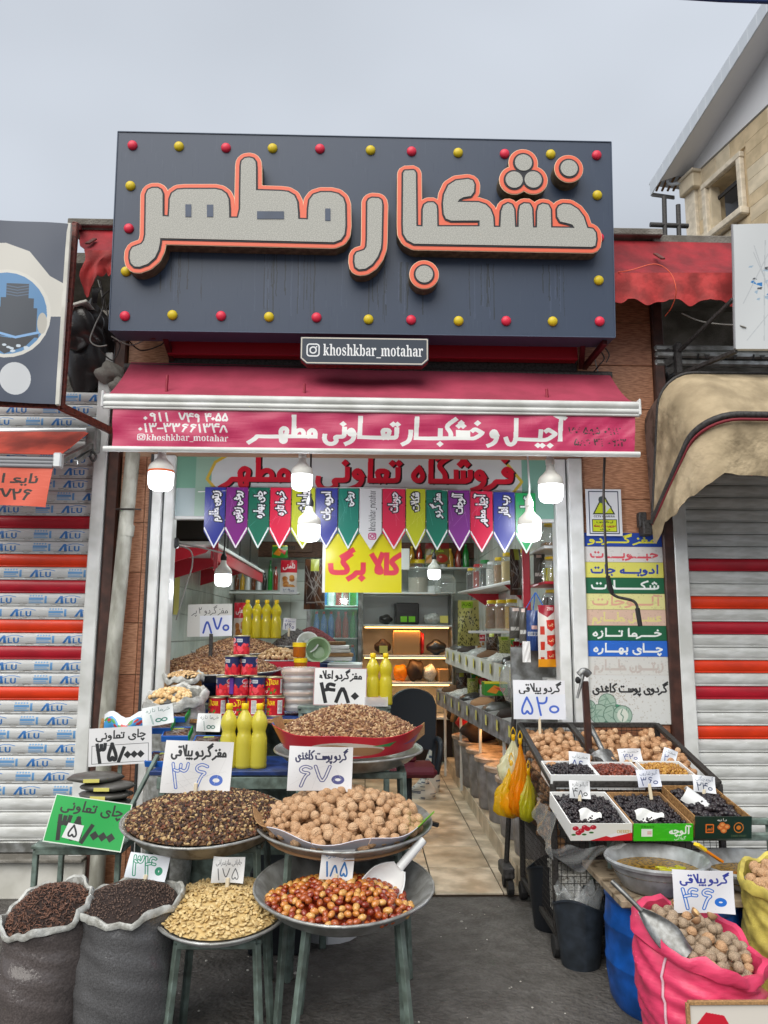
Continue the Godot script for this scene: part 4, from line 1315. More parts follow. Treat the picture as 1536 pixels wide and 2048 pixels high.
func build_setting() -> void:
	# the street
	var st := st_new()
	quad(st, Vector3(-150, 0, 40), Vector3(150, 0, 40), Vector3(150, 0, -150), Vector3(-150, 0, -150))
	struct("street_asphalt", done(st), M["asphalt"])
	var bits := []
	for k in 420:
		var s := rnd(0.002, 0.006) if k % 9 else rnd(0.006, 0.011)
		bits.append(Transform3D(Basis.from_euler(Vector3(rnd(0, 6), rnd(0, 6), 0)).scaled(Vector3(s, s * 0.6, s)), Vector3(rnd(-2.2, 2.4), 0.001, rnd(0.12, 3.0))))
	stuff("street_grit", blob(1, 1, 1, 6, 4), M["crumb"], bits, [Color(0.3, 0.29, 0.26), Color(0.5, 0.48, 0.44), Color(0.12, 0.11, 0.1)], "pale grit and crumbs scattered over the dark asphalt", "grit")
	# shop floor
	var slab := struct("shop_floor", bx(Vector3(-0.15, 0.008, -2.58), Vector3(3.1, 0.014, 5.24)), M["joint"])
	var tx := [-1.7, -1.27, -0.845, -0.42, 0.02, 0.443, 0.866, 1.29, 1.4]
	var tz := 0.05
	var row := 0
	while tz > -5.2:
		var tz2 := maxf(tz - 0.52, -5.2)
		for i in tx.size() - 1:
			part("tile", cb(Vector3((tx[i] + tx[i + 1]) * 0.5, 0.018, (tz + tz2) * 0.5), Vector3(tx[i + 1] - tx[i] - 0.007, 0.012, tz - tz2 - 0.007), 0.002), M["floor_tile" if rng.randi() % 3 else "floor_tile_b"], slab)
		tz = tz2
		row += 1
	# front wall of the row of shops, built round the openings
	st = st_new()
	for b in [[-1.615, -1.4, 0, 2.75], [1.44, 1.965, 0, 2.75], [-1.615, 1.965, 2.75, 4.3]]:
		add_box(st, Vector3((b[0] + b[1]) * 0.5, (b[2] + b[3]) * 0.5, -0.1), Vector3(b[1] - b[0], b[3] - b[2], 0.2))
	var wall := struct("front_wall", done(st), M["grout"])
	var bm := [M["brown_tile"], M["brown_tile_b"], M["brown_tile_c"]]
	tiles(wall, -1.612, -1.402, 0.02, 2.74, 0.006, [-1.45], 0.325, bm)
	tiles(wall, 1.442, 1.962, 0.0, 4.28, 0.006, [], 0.31, bm)
	tiles(wall, -1.612, -0.9, 2.95, 4.28, 0.006, [], 0.31, bm)
	struct("roof_edge", cb(Vector3(0, 4.354, -0.1), Vector3(4.1, 0.05, 0.4), 0.006), M["concrete"])
	# white door frame
	var frame := thing("shop_door_frame", "white plastic door frame round the open shop front", "door frame")
	for q in [[-1.397, -1.335, 0.05], [-1.325, -1.262, 0.02], [1.262, 1.335, 0.02], [1.345, 1.438, 0.05]]:
		part("upright", cb(Vector3((q[0] + q[1]) * 0.5, 1.385, q[2] - 0.06), Vector3(q[1] - q[0], 2.73, 0.12), 0.006), M["pvc"], frame)
	for q in [-1.33, 1.34]: part("gasket", bx(Vector3(q, 1.385, -0.03), Vector3(0.012, 2.72, 0.06)), M["pvc_dark"], frame)
	part("gasket", bx(Vector3(-1.404, 1.385, 0.03), Vector3(0.012, 2.72, 0.06)), M["pvc_dark"], frame)
	# posts beside the neighbours
	for q in [[-1.655, "brown painted steel post between the printed shutter and the downpipe"], [1.998, "brown painted steel post beside the list of goods"]]:
		single("steel_post", cb(Vector3(0, 2.15, 0), Vector3(0.075, 4.3, 0.1), 0.008), M["brown_steel"], q[1], "post", Vector3(q[0], 0, 0.0))
	var pipe := thing("downpipe", "pale grey plastic downpipe strapped to the brown tiled pillar", "pipe")
	part("pipe", tube([Vector3(-1.517, 2.742, 0.1), Vector3(-1.587, 1.05, 0.1), Vector3(-1.59, 0.02, 0.1)], 0.046, 16), M["pipe"], pipe)
	var cpos: Vector3 = Vector3(-1.521, 2.363, 0.1)
	part("strap", tube([cpos + Vector3(-0.075, 0, 0.03), cpos + Vector3(-0.045, 0, 0.05), cpos + Vector3(0.045, 0, 0.05), cpos + Vector3(0.085, 0, 0.03)], 0.006, 6), M["cable"], pipe)
	part("pipe_collar", tube([Vector3(-1.529, 2.266, 0.1), Vector3(-1.534, 2.194, 0.1)], 0.049, 16), M["pipe"], pipe)
	# left neighbour
	for q in [-1.745, 2.075]:
		single("shutter_guide", cb(Vector3(0, 1.6, 0), Vector3(0.085 if q < 0 else 0.09, 3.2, 0.07), 0.006), M["pvc"], "white upright guide channel of the printed shutter" if q < 0 else "white upright guide channel of the striped plain shutter", "rail", Vector3(q, 0.0 if q > 0 else 0.24, 0.02))
	var lcol := func(i):
		var j: int = i - 10
		return {0: "slat_red", 3: "slat_orange", 5: "slat_red", 8: "slat_orange", 10: "slat_red", 13: "slat_orange"}.get(j, "")
	shutter("grey roller shutter with blue printed slats and red bands", -3.4, -1.79, 0.25, 3.19, 0.0841, lcol, true)
	var rcol := func(i):
		var j: int = i - 15
		return {0: "slat_red", 3: "slat_orange", 5: "slat_red", 8: "slat_orange", 10: "slat_red", 13: "slat_orange"}.get(j, "")
	shutter("plain grey roller shutter with red and orange bands", 2.12, 3.9, 0.2, 3.3, 0.0827, rcol, false)
	var sill := struct("left_threshold", cb(Vector3(-2.55, 0.115, -0.02), Vector3(1.75, 0.23, 0.2), 0.01), M["plaster"])
	part("ledge", cb(Vector3(-2.55, 0.236, 0.02), Vector3(1.75, 0.02, 0.24), 0.004), M["concrete"], sill)
	struct("right_threshold", cb(Vector3(3.0, 0.09, -0.02), Vector3(1.8, 0.18, 0.2), 0.01), M["concrete"])
	# the dark rooms behind and over the shutters
	st = st_new()
	for b in [[-3.6, -1.7, 0.0, 4.3, -1.2, -1.1], [-3.6, -1.7, 3.2, 3.3, -1.1, -0.1], [-3.6, -1.7, 4.25, 4.33, -1.2, -0.3], [2.05, 4.2, 0.0, 4.3, -1.2, -1.1], [2.05, 4.2, 3.32, 3.4, -1.1, -0.1]]:
		add_box(st, Vector3((b[0] + b[1]) * 0.5, (b[2] + b[3]) * 0.5, (b[4] + b[5]) * 0.5), Vector3(b[1] - b[0], b[3] - b[2], b[5] - b[4]))
	struct("recess_walls", done(st), M["concrete"])
	var roof := struct("right_roof", cb(Vector3(3.1, 4.33, -0.6), Vector3(2.2, 0.06, 1.3), 0.006), M["concrete"])
	part("beam", cb(Vector3(3.1, 4.2, -0.02), Vector3(2.2, 0.14, 0.08), 0.006), M["concrete"], roof)
	# bundle and wires in the gap by the sign
	var bundle := func(d: Vector3): return 1.0 + 0.18 * sin(d.x * 5.0 + d.y * 3.0) + 0.1 * sin(d.z * 9.0)
	single("wrapped_bundle", blob(0.15, 0.15, 0.12, 18, 12, bundle), M["pouch_dark"], "black plastic bundle lodged in the gap beside the navy sign", "bundle", Vector3(-1.9, 3.612, 0.05))
	single("wrapped_bundle", blob(0.17, 0.3, 0.12, 18, 12, bundle), M["pouch_dark"], "tall black bundle under the torn red cloth", "bundle", Vector3(-1.86, 3.492, -0.05))
	single("scrap_sheet", cb(Vector3.ZERO, Vector3(0.13, 0.02, 0.2), 0.004, Basis(Vector3.BACK, 0.3)), M["plaster"], "pale scrap board on top of the black bundle", "board", Vector3(-1.906, 3.722, 0.1))
	single("cladding_panel", cb(Vector3.ZERO, Vector3(0.4, 0.9, 0.03), 0.004), M["concrete"], "grey panel closing the gap behind the bundles", "panel", Vector3(-1.984, 3.435, -0.3))
	for q in [
		[[Vector3(-1.779, 3.883, 0.2), Vector3(-1.718, 3.687, 0.25), Vector3(-1.761, 3.55, 0.25), Vector3(-1.786, 3.448, 0.25), Vector3(-1.736, 3.408, 0.25), Vector3(-1.676, 3.415, 0.25)], "cable_grey", "grey cable looping below the torn red cloth"],
		[[Vector3(-1.668, 3.768, 0.3), Vector3(-1.709, 3.713, 0.3), Vector3(-1.685, 3.632, 0.3), Vector3(-1.651, 3.7, 0.3)], "cable", "thin black wire curl beside the sign's edge"],
		[[Vector3(-1.747, 3.859, 0.25), Vector3(-1.692, 3.699, 0.3), Vector3(-1.655, 3.564, 0.3)], "cable", "straight dark wire hanging beside the sign's edge"],
		[[Vector3(-1.7, 3.362, 0.3), Vector3(-1.635, 3.315, 0.25), Vector3(-1.593, 3.417, 0.25), Vector3(-1.622, 3.43, 0.3)], "cable", "dark wire loop under the sign's corner"],
		[[Vector3(-1.671, 3.496, 0.2), Vector3(-1.56, 3.456, 0.15), Vector3(-1.432, 3.506, 0.15), Vector3(-1.256, 3.503, 0.2)], "cable_grey", "sagging grey wire along the sign's lower edge"],
		[[Vector3(-1.58, 3.498, 0.2), Vector3(-1.509, 3.441, 0.1), Vector3(-1.378, 3.477, 0.1), Vector3(-1.32, 3.481, 0.2)], "cable", "dark wire drooping under the sign's lower edge"],
		[[Vector3(1.561, 3.483, 0.2), Vector3(1.602, 3.421, 0.2), Vector3(1.564, 3.347, 0.25)], "cable", "cut black wire end under the sign's far corner"],
		[[Vector3(1.543, 3.448, 0.2), Vector3(1.568, 3.393, 0.2), Vector3(1.524, 3.333, 0.25), Vector3(1.522, 3.327, 0.1)], "cable", "short black wire beside the bracket"],
		[[Vector3(1.549, 3.521, 0.1), Vector3(1.545, 3.422, 0.08), Vector3(1.562, 3.334, 0.08)], "cable_grey", "grey conduit stub beside the bracket"],
		[[Vector3(1.603, 3.897, 0.4), Vector3(1.665, 3.866, 0.5), Vector3(1.82, 3.909, 0.5), Vector3(1.913, 3.853, 0.5), Vector3(1.946, 3.736, 0.5), Vector3(1.957, 3.674, 0.4), Vector3(1.949, 3.649, 0.3)], "letter_orange", "thin orange wire arching over the faded red cloth"],
		[[Vector3(2.059, 3.671, 0.3), Vector3(2.179, 3.618, 0.3), Vector3(2.261, 3.557, 0.4), Vector3(2.272, 3.468, 0.6), Vector3(2.313, 3.444, 0.62)], "cable_grey", "grey cable running to the torn white sign"]]:
		cord("loose_wire", q[0], 0.0045 if q[1] != "letter_orange" else 0.003, q[1], q[2])
	# broken tile corner of the pillar with rubble
	single("mortar_lump", blob(0.1, 0.07, 0.06, 14, 10, bundle), M["concrete"], "grey mortar lump on the broken pillar corner", "mortar", Vector3(-1.708, 3.299, 0.05))
	single("mortar_lump", blob(0.07, 0.05, 0.05, 14, 10, bundle), M["concrete"], "smaller mortar lump below the broken pillar corner", "mortar", Vector3(-1.633, 3.204, 0.08))
	single("overhead_banner", tube([Vector3(1.546, 4.899, 1.5), Vector3(1.837, 4.886, 1.5), Vector3(2.182, 4.881, 1.5)], 0.012, 8), M["cloth_blue"], "edge of a blue banner crossing the top right corner", "banner")
	build_neighbours()
	build_far_house()

func build_neighbours() -> void:
	# left: banner on a steel frame
	var o := thing("neighbour_banner", "navy and cream banner with a pipe fitting in a blue disc", "banner")
	var q: Array = [Vector3(-2.554, 4.036, 0.7), Vector3(-1.792, 4.002, 0.7), Vector3(-1.785, 2.885, 0.7), Vector3(-2.45, 2.912, 0.7)]
	part("print", sheet(14, 14, func(u, v):
		var p: Vector3 = q[0].lerp(q[1], u).lerp(q[3].lerp(q[2], u), v)
		return p + Vector3(0, 0, 0.006 * sin(u * 9 + v * 4) + 0.012 * pow(maxf(0, u - 0.7), 2) * sin(v * 22)), 0.004, Rect2(0.02, 0, 0.98, 1)), M["banner_print"], o)
	part("edge_tube", bar(Vector3(-1.79, 4.008, 0.69), Vector3(-1.783, 2.882, 0.69), 0.025, 0.025), M["plaster"], o)
	part("frame_bar", bar(Vector3(-1.786, 4.044, 0.62), Vector3(-1.794, 2.888, 0.62), 0.04, 0.04), M["red_steel"], o)
	part("frame_bar", bar(Vector3(-1.8, 2.897, 0.62), Vector3(-1.661, 2.885, 0.1), 0.04, 0.04), M["red_steel"], o)
	part("frame_bar", bar(Vector3(-2.299, 2.899, 0.66), Vector3(-1.792, 2.891, 0.64), 0.03, 0.03), M["red_steel"], o)
	part("frame_bar", bar(Vector3(-1.785, 4.041, 0.62), Vector3(-2.04, 4.416, -0.1), 0.035, 0.035), M["red_steel"], o)
	# left: coral awning
	o = thing("coral_awning", "coral cloth awning with black writing over the printed shutter", "awning")
	var a: Array = [Vector3(-2.885, 2.865, 0.12), Vector3(-1.796, 2.878, 0.12), Vector3(-1.8, 2.624, 0.55), Vector3(-2.621, 2.633, 0.55)]
	part("cloth", sheet(8, 4, func(u, v): return a[0].lerp(a[1], u).lerp(a[3].lerp(a[2], u), v), 0.004), M["awning_coral"], o)
	part("roller_tube", tube([Vector3(-2.897, 2.87, 0.1), Vector3(-1.79, 2.876, 0.1)], 0.03, 12), M["aluminium"], o)
	for k in 3: part("front_bar", tube([Vector3(-2.614, 2.619, 0.56) + Vector3(0, -0.02 - k * 0.022, 0.004 * k), Vector3(-1.836, 2.61, 0.56) + Vector3(0, -0.02 - k * 0.022, 0.004 * k)], 0.013, 10), M["roof_dark"], o)
	part("end_cap", cb(Vector3(-1.81, 2.583, 0.56), Vector3(0.05, 0.09, 0.05), 0.008), M["aluminium"], o)
	var b: Array = [Vector3(-2.601, 2.539, 0.57), Vector3(-1.833, 2.547, 0.57), Vector3(-1.862, 2.304, 0.57), Vector3(-2.582, 2.338, 0.57)]
	part("valance", sheet(12, 5, func(u, v): return b[0].lerp(b[1], u).lerp(b[3].lerp(b[2], u), v) + Vector3(0, 0, 0.01 * sin(u * 14 + v * 2) * v), 0.003), M["coral_print"], o)
	part("bracket", cb(Vector3(-1.78, 2.823, 0.1), Vector3(0.07, 0.16, 0.1), 0.01), M["galvanised"], o)
	part("bracket_arm", bar(Vector3(-1.776, 2.78, 0.14), Vector3(-1.807, 2.584, 0.54), 0.04, 0.03), M["galvanised"], o)
	part("bracket_arm", bar(Vector3(-1.772, 2.607, 0.4), Vector3(-1.785, 2.725, 0.16), 0.03, 0.03), M["galvanised"], o)
	part("crank_eye", tube(curve([Vector3(-1.76, 2.735, 0.16), Vector3(-1.733, 2.703, 0.16), Vector3(-1.75, 2.67, 0.16), Vector3(-1.771, 2.702, 0.16), Vector3(-1.76, 2.735, 0.16)], 5), 0.008, 6), M["bracket_steel"], o)
	# right: torn white sign box and its struts
	o = thing("torn_white_sign", "weathered white sign panel with torn blue print", "sign")
	var s: Array = [Vector3(2.277, 4.119, 0.62), Vector3(2.829, 4.147, 0.62), Vector3(2.76, 3.307, 0.62), Vector3(2.243, 3.309, 0.62)]
	part("panel", sheet(6, 6, func(u, v): return s[0].lerp(s[1], u).lerp(s[3].lerp(s[2], u), v) + Vector3(0, 0, 0.004 * sin(u * 7 + v * 5)), 0.03, pr("torn_sign")), pm("torn_sign"), o)
	part("edge_strip", bar(Vector3(2.285, 4.125, 0.61), Vector3(2.251, 3.313, 0.61), 0.012, 0.03), M["roof_dark"], o)
	part("strut", bar(Vector3(2.255, 3.636, 0.6), Vector3(2.088, 3.459, 0.05), 0.022, 0.022), M["bracket_steel"], o)
	part("strut", bar(Vector3(2.252, 3.301, 0.6), Vector3(2.084, 3.31, 0.1), 0.026, 0.026), M["bracket_steel"], o)
	# right: roller box over the shutter
	o = thing("roller_casing", "ribbed galvanised roller casing over the plain shutter", "casing")
	for k in 3: part("cover_sheet", cb(Vector3(2.464, 3.45, 0.02) + Vector3(0.45, 0.075 - k * 0.05, 0.03 - absf(k - 1) * 0.012), Vector3(1.9, 0.047, 0.05), 0.012), M["galvanised"], o)
	for k in 5:
		part("slot", bx(Vector3(2.246, 3.443, 0.09) + Vector3(0.19 * k, 0.012, 0), Vector3(0.012, 0.04, 0.006), Basis(Vector3.BACK, -0.25)), M["soot"], o)
		part("punched_mark", prism(PackedVector2Array([Vector2(-0.02, 0.014), Vector2(0.02, 0.014), Vector2(0, -0.018)]), 0, 0.004), M["bracket_steel"], o, Vector3(2.31, 3.446, 0.085) + Vector3(0.19 * k, 0.01, 0))
	part("end_plate", cb(Vector3(2.106, 3.434, 0.02), Vector3(0.04, 0.22, 0.2), 0.008), M["bracket_steel"], o)
	for k in 3: part("fan_vane", cb(Vector3(2.041, 3.487, 0.06) + Vector3(0.015 * k, -0.06 * k, 0), Vector3(0.07, 0.05, 0.012), 0.004, Basis(Vector3.BACK, 0.5)), M["bracket_steel"], o)
	# right: folding canopy of stained tan canvas on three hoops
	o = thing("folding_canopy", "stained tan canvas folding canopy over the plain shutter", "awning")
	var pv: Vector3 = Vector3(1.862, 2.309, 0.12)
	var hoop := func(t: float, y: float, z: float) -> Vector3:
		# t 0..1 up the arm, round the corner and along the bar; the bar lies y above and z out from the pivot
		var L := Vector2(y, z).length()
		var dir := Vector3(0, y, z) / L
		var R := 0.22
		var arm := L - R
		if t < 0.4: return pv + dir * arm * (t / 0.4)
		if t < 0.6:
			var an := (t - 0.4) / 0.2 * PI * 0.5
			return pv + dir * (arm + R * sin(an)) + Vector3(R * (1.0 - cos(an)), 0, 0)
		return pv + dir * L + Vector3(R + (t - 0.6) / 0.4 * 1.6, 0, 0)
	var hs := [[0.87, -0.06], [0.93, 0.24], [0.5, 0.78]]
	for k in 2:
		var h0: Array = hs[k]
		var h1: Array = hs[k + 1]
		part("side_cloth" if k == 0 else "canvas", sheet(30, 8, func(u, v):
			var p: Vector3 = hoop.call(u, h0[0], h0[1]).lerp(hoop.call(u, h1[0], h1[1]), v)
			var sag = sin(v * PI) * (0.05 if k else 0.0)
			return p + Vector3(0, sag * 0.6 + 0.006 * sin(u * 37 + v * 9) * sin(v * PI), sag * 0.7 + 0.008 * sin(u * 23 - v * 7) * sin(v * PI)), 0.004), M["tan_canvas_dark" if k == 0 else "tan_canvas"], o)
	for k in range(1, 3):
		var path := []
		for i in 41: path.append(hoop.call(i / 40.0, hs[k][0], hs[k][1]) + Vector3(0, 0, 0.012))
		part("hoop_pipe", tube(path, 0.011 if k == 1 else 0.02, 8), M["bracket_steel"], o)
	var red := []
	for i in 41: red.append(hoop.call(i / 40.0, hs[2][0] - 0.02, hs[2][1] + 0.02) + Vector3(0, -0.012, 0.012))
	part("piping", tube(red, 0.009, 6), M["piping_red"], o)
	part("valance", sheet(40, 6, func(u, v):
		var p: Vector3 = hoop.call(u, hs[2][0] - 0.03, hs[2][1] + 0.01)
		var long = 0.14 + 0.17 * smoothstep(0.0, 0.5, u) + 0.012 * sin(u * 31) + 0.006 * sin(u * 77)
		return p + Vector3(0.012 * sin(u * 19) * v, -long * v, 0.02 * sin(u * 26 + 1.0) * v), 0.003), M["tan_canvas"], o)
	part("pivot_bracket", cb(pv + Vector3(-0.02, -0.03, -0.06), Vector3(0.06, 0.1, 0.1), 0.006), M["bracket_steel"], o)
	# old red awning behind the navy sign, whole on the right and torn on the left
	o = thing("old_red_awning", "faded red scalloped awning cloth beside the navy sign's far edge", "awning")
	var w: Array = [Vector3(1.586, 4.309, 0.05), Vector3(2.568, 4.305, 0.05), Vector3(2.365, 3.9, 0.42), Vector3(1.461, 3.884, 0.42)]
	part("cloth", sheet(14, 6, func(u, v): return w[0].lerp(w[1], u).lerp(w[3].lerp(w[2], u), v) + Vector3(0, -0.03 * sin(v * PI), 0), 0.004), M["awning_red"], o)
	part("valance", sheet(48, 5, func(u, v):
		var p: Vector3 = w[3].lerp(w[2], u)
		var drop = 0.17 + 0.045 * absf(sin(u * PI * 3.4 + 0.7)) + 0.012 * sin(u * 40)
		return p + Vector3(0, -drop * v, 0.014 * sin(u * 24) * v), 0.004), M["awning_faded"], o)
	part("strap", cb(Vector3(1.93, 4.067, 0.3), Vector3(0.03, 0.16, 0.012), 0.003, Basis(Vector3.RIGHT, -0.9)), M["red_steel"], o)
	o = thing("torn_red_awning", "torn red awning rag hanging beside the navy sign's near edge", "awning")
	var l: Array = [Vector3(-1.996, 4.323, 0.05), Vector3(-1.734, 4.32, 0.05), Vector3(-1.618, 4.014, 0.36), Vector3(-1.822, 4.01, 0.36)]
	part("cloth", sheet(8, 5, func(u, v): return l[0].lerp(l[1], u).lerp(l[3].lerp(l[2], u), v) + Vector3(0.01 * sin(v * 9), -0.03 * sin(v * PI), 0), 0.004), M["awning_red"], o)
	part("rag", sheet(16, 8, func(u, v):
		var p: Vector3 = l[3].lerp(l[2], u)
		var drop = 0.24 + 0.05 * sin(u * 6 + 1.2) - 0.09 * u + 0.03 * absf(sin(u * 15))
		return p + Vector3(0.014 * sin(v * 8), -drop * v, 0.03 * sin(u * 11 + v * 4) * v), 0.004), M["awning_faded"], o)
	part("strap", cb(Vector3(-1.823, 4.131, 0.25), Vector3(0.03, 0.16, 0.012), 0.003, Basis(Vector3.RIGHT, -0.9)), M["red_steel"], o)
	part("tatter", sheet(4, 4, func(u, v): return Vector3(-1.749, 3.759, 0.36) + Vector3(0.06 * u * (1 - 0.6 * v), -0.1 * v, 0.02 * sin(v * 4)), 0.003), M["soot"], o)

func build_far_house() -> void:
	# gable end of an unfinished house behind the row, seen at an angle
	var o := thing("stone_house", "unfinished house with beige stone gable and grey metal rake", "house", Vector3(9.812, 13.214, -16.862))
	o.basis = Basis(Vector3(0.193, 0, 0.981), Vector3.UP, Vector3(-0.981, 0, 0.193)).orthonormalized()
	var f := o
	# stone cladding, course by course round the window
	var u0: float = 0.6296
	var u1: float = 0.8828
	var u2: float = 2.7816
	var lo: float = -0.1886 - 1.2
	var top: float = 2.1645
	var sm := [M["stone"], M["stone_b"], M["stone_c"]]
	var y := lo
	var k := 0
	while y < top:
		var h := minf(0.42 if k % 2 == 0 else 0.36, top - y)
		for c in [[u0, u1, 1], [u2, u2 + 0.9, 1], [u2 + 0.9, u2 + 2.4, 1], [u2 + 2.4, u2 + 4.2, 1]]:
			part("stone", cb(Vector3((c[0] + c[1]) * 0.5, y + h * 0.5, -0.05), Vector3(c[1] - c[0] - 0.006, h - 0.007, 0.07), 0.003), sm[rng.randi() % 3], f)
		y += h
		k += 1
	var wt: float = 1.4178
	var wb: float = -0.0801
	var wl: float = 1.0869
	var wr: float = 2.4557
	for c in [[-0.05, wl, lo - 6.0, top], [wr, 9.0, lo - 6.0, top], [wl, wr, lo - 6.0, wb], [wl, wr, wt, top]]: part("wall", bx(Vector3((c[0] + c[1]) * 0.5, (c[2] + c[3]) * 0.5, -0.33), Vector3(c[1] - c[0], c[3] - c[2], 0.5)), M["stone_c"], f)
	for c in [[wt + 0.22, top], [lo, wb - 0.3]]:
		for i in 3:
			var a: float = lerpf(u1, u2, i / 3.0)
			var b: float = lerpf(u1, u2, (i + 1) / 3.0)
			part("stone", cb(Vector3((a + b) * 0.5, (c[0] + c[1]) * 0.5, -0.05), Vector3(b - a - 0.012, c[1] - c[0] - 0.02, 0.07), 0.008), sm[i], f)
	var win := part("window", bx(Vector3((wl + wr) * 0.5, (wt + wb) * 0.5, -1.6), Vector3(wr - wl + 4.0, wt - wb + 6.0, 0.02)), M["roof_dark"], f)
	part("reveal", bx(Vector3(wl + 0.05, (wt + wb) * 0.5, -0.2), Vector3(0.1, wt - wb, 0.3)), M["stone_b"], win)
	part("lintel_beam", bx(Vector3((wl + wr) * 0.5, wt - 0.35, -0.3), Vector3(wr - wl, 0.1, 0.06)), M["bracket_steel"], win)
	part("room_ceiling", bx(Vector3((wl + wr) * 0.5, wt + 0.3, -1.1), Vector3(wr - wl + 2.0, 0.05, 1.0)), M["roof_dark"], win)
	for c in [[Vector3((wl + wr) * 0.5, wt + 0.09, 0.0), Vector3(wr - wl + 0.4, 0.18, 0.16)], [Vector3(wl - 0.09, (wt + wb) * 0.5, 0.0), Vector3(0.18, wt - wb, 0.16)], [Vector3(wr + 0.09, (wt + wb) * 0.5, 0.0), Vector3(0.18, wt - wb, 0.16)]]:
		part("trim", cb(c[0], c[1], 0.02), M["trim_stone"], win)
	part("sill", cb(Vector3((wl + wr) * 0.5, wb - 0.12, 0.06), Vector3(wr - wl + 0.5, 0.22, 0.3), 0.03), M["trim_stone"], win)
	var cp := part("corner_pilaster", cb(Vector3(u0 - 0.26, (lo + top) * 0.5 - 0.2, 0.0), Vector3(0.5, top - lo - 0.5, 0.2), 0.02), M["trim_stone"], f)
	part("capital", cb(Vector3(u0 - 0.2, top - 0.25, 0.06), Vector3(0.72, 0.55, 0.36), 0.03), M["stone_b"], cp)
	part("capital", cb(Vector3(u0 - 0.2, top - 0.02, 0.08), Vector3(0.86, 0.1, 0.44), 0.02), M["trim_stone"], cp)
	# roof: white gable board, wide soffit and ribbed metal rake
	var a0: Vector2 = Vector2(0.596, 2.492)
	var a1: Vector2 = Vector2(3.902, 3.593)
	a1 = a0 + (a1 - a0) * 2.2
	part("gable_board", prism(PackedVector2Array([Vector2(u0 - 0.3, top + 0.03), a0, a1, Vector2(a1.x, top + 0.03)]), -0.06, 0.02), M["soffit"], f)
	var over := 0.8
	var b0: Vector2 = Vector2(-0.535, 2.009)
	var b1: Vector2 = Vector2(4.914, 3.765)
	var dir := (b1 - b0).normalized()
	b1 = b0 + dir * b0.distance_to(b1) * 2.0
	var soff := part("soffit", sheet(1, 1, func(u, v):
		var s0 := Vector3(b0.x, b0.y, over) + Vector3(dir.x, dir.y, 0) * 0.55
		var s1 := Vector3(b1.x, b1.y, over)
		var t0 := Vector3(a0.x, a0.y, 0) - Vector3(dir.x, dir.y, 0) * 0.3
		var t1 := Vector3(a1.x, a1.y, 0)
		return s0.lerp(s1, u).lerp(t0.lerp(t1, u), v), 0.05), M["soffit"], f)
	var n := 60
	for i in n:
		var p := b0.lerp(b1, (i + 0.5) / n)
		part("fascia_strip", cb(Vector3(p.x, p.y + 0.2, over + 0.02 + 0.004 * (i % 2)), Vector3(b0.distance_to(b1) / n * dir.x + 0.012, 0.42, 0.03), 0.006, Basis(Vector3.BACK, 0.0) * Basis(Vector3(1, dir.y / dir.x, 0), Vector3(0, 1, 0), Vector3(0, 0, 1))), M["roof_sheet"], f)
	part("roof_deck", sheet(1, 1, func(u, v): return Vector3(b0.x - 0.1, b0.y + 0.42, over).lerp(Vector3(b1.x, b1.y + 0.42, over), u) + Vector3(0, 0.0, -7.0 * v), 0.04), M["roof_sheet"], f)
	for i in 4: part("open_rafter", bar(Vector3(b0.x + 0.12, b0.y + 0.1 + 0.03 * i, over - 0.1 - 0.2 * i), Vector3(b0.x + 0.6, b0.y + 0.35, over - 0.05 - 0.2 * i), 0.06, 0.06), M["raw_wood"], f)
	part("eave_board", cb(Vector3(b0.x + 0.02, b0.y + 0.03, over * 0.5), Vector3(0.06, 0.12, over), 0.01), M["roof_dark"], f)
	part("drain_elbow", tube(curve([Vector3(b0.x + 0.5, b0.y + 0.5, 0.5), Vector3(b0.x + 0.5, b0.y + 0.15, 0.5), Vector3(b0.x + 0.7, b0.y + 0.1, 0.2)], 5), 0.05, 8), M["roof_sheet"], f)
	# scaffold tubes on the roof in front of it
	var sc := thing("scaffold_frame", "dark steel scaffold tubes standing behind the flat roof", "scaffold")
	for q in [[Vector3(3.352, 5.979, -3), Vector3(3.368, 6.51, -3)], [Vector3(3.512, 5.982, -3), Vector3(3.523, 6.409, -3)], [Vector3(3.19, 6.164, -3), Vector3(3.624, 6.154, -3)]]:
		part("tube", tube([q[0] - Vector3(0, 0.25 if q[0].x == q[1].x else 0.0, 0), q[1]], 0.028, 8), M["bracket_steel"], sc)

# ---------- the shop's own signs, awning and lamps ----------
func letter(o: Node3D, face: PackedVector2Array) -> void:
	# a raised letter: cream rim, orange band, dark line and glittering face on a deep box
	var piece: MeshInstance3D = null
	var d := 0.095
	for lay_ in [[0.038, 0.0, d, "letter_side"], [0.038, d, d + 0.003, "letter_cream"], [0.0345, d + 0.003, d + 0.006, "letter_orange"], [0.011, d + 0.006, d + 0.009, "letter_dark"], [0.0, d + 0.009, d + 0.013, "glitter"]]:
		var polys: Array = [face]
		if lay_[0] > 0: polys = Geometry2D.offset_polygon(face, lay_[0], Geometry2D.JOIN_ROUND)
		for p in polys:
			if Geometry2D.is_polygon_clockwise(p) and polys.size() > 1: continue
			var called: String = {"letter_side": "letter", "letter_cream": "rim", "letter_orange": "band", "letter_dark": "outline", "glitter": "face"}[lay_[3]]
			if piece == null: piece = part("letter", prism(p, lay_[1], lay_[2]), M[lay_[3]], o)
			else: part(called, prism(p, lay_[1], lay_[2]), M[lay_[3]], piece)

func round_poly(c: Vector2, r: float, n := 28) -> PackedVector2Array:
	var p := PackedVector2Array()
	for k in n: p.append(c + Vector2(cos(TAU * k / n), sin(TAU * k / n)) * r)
	return p

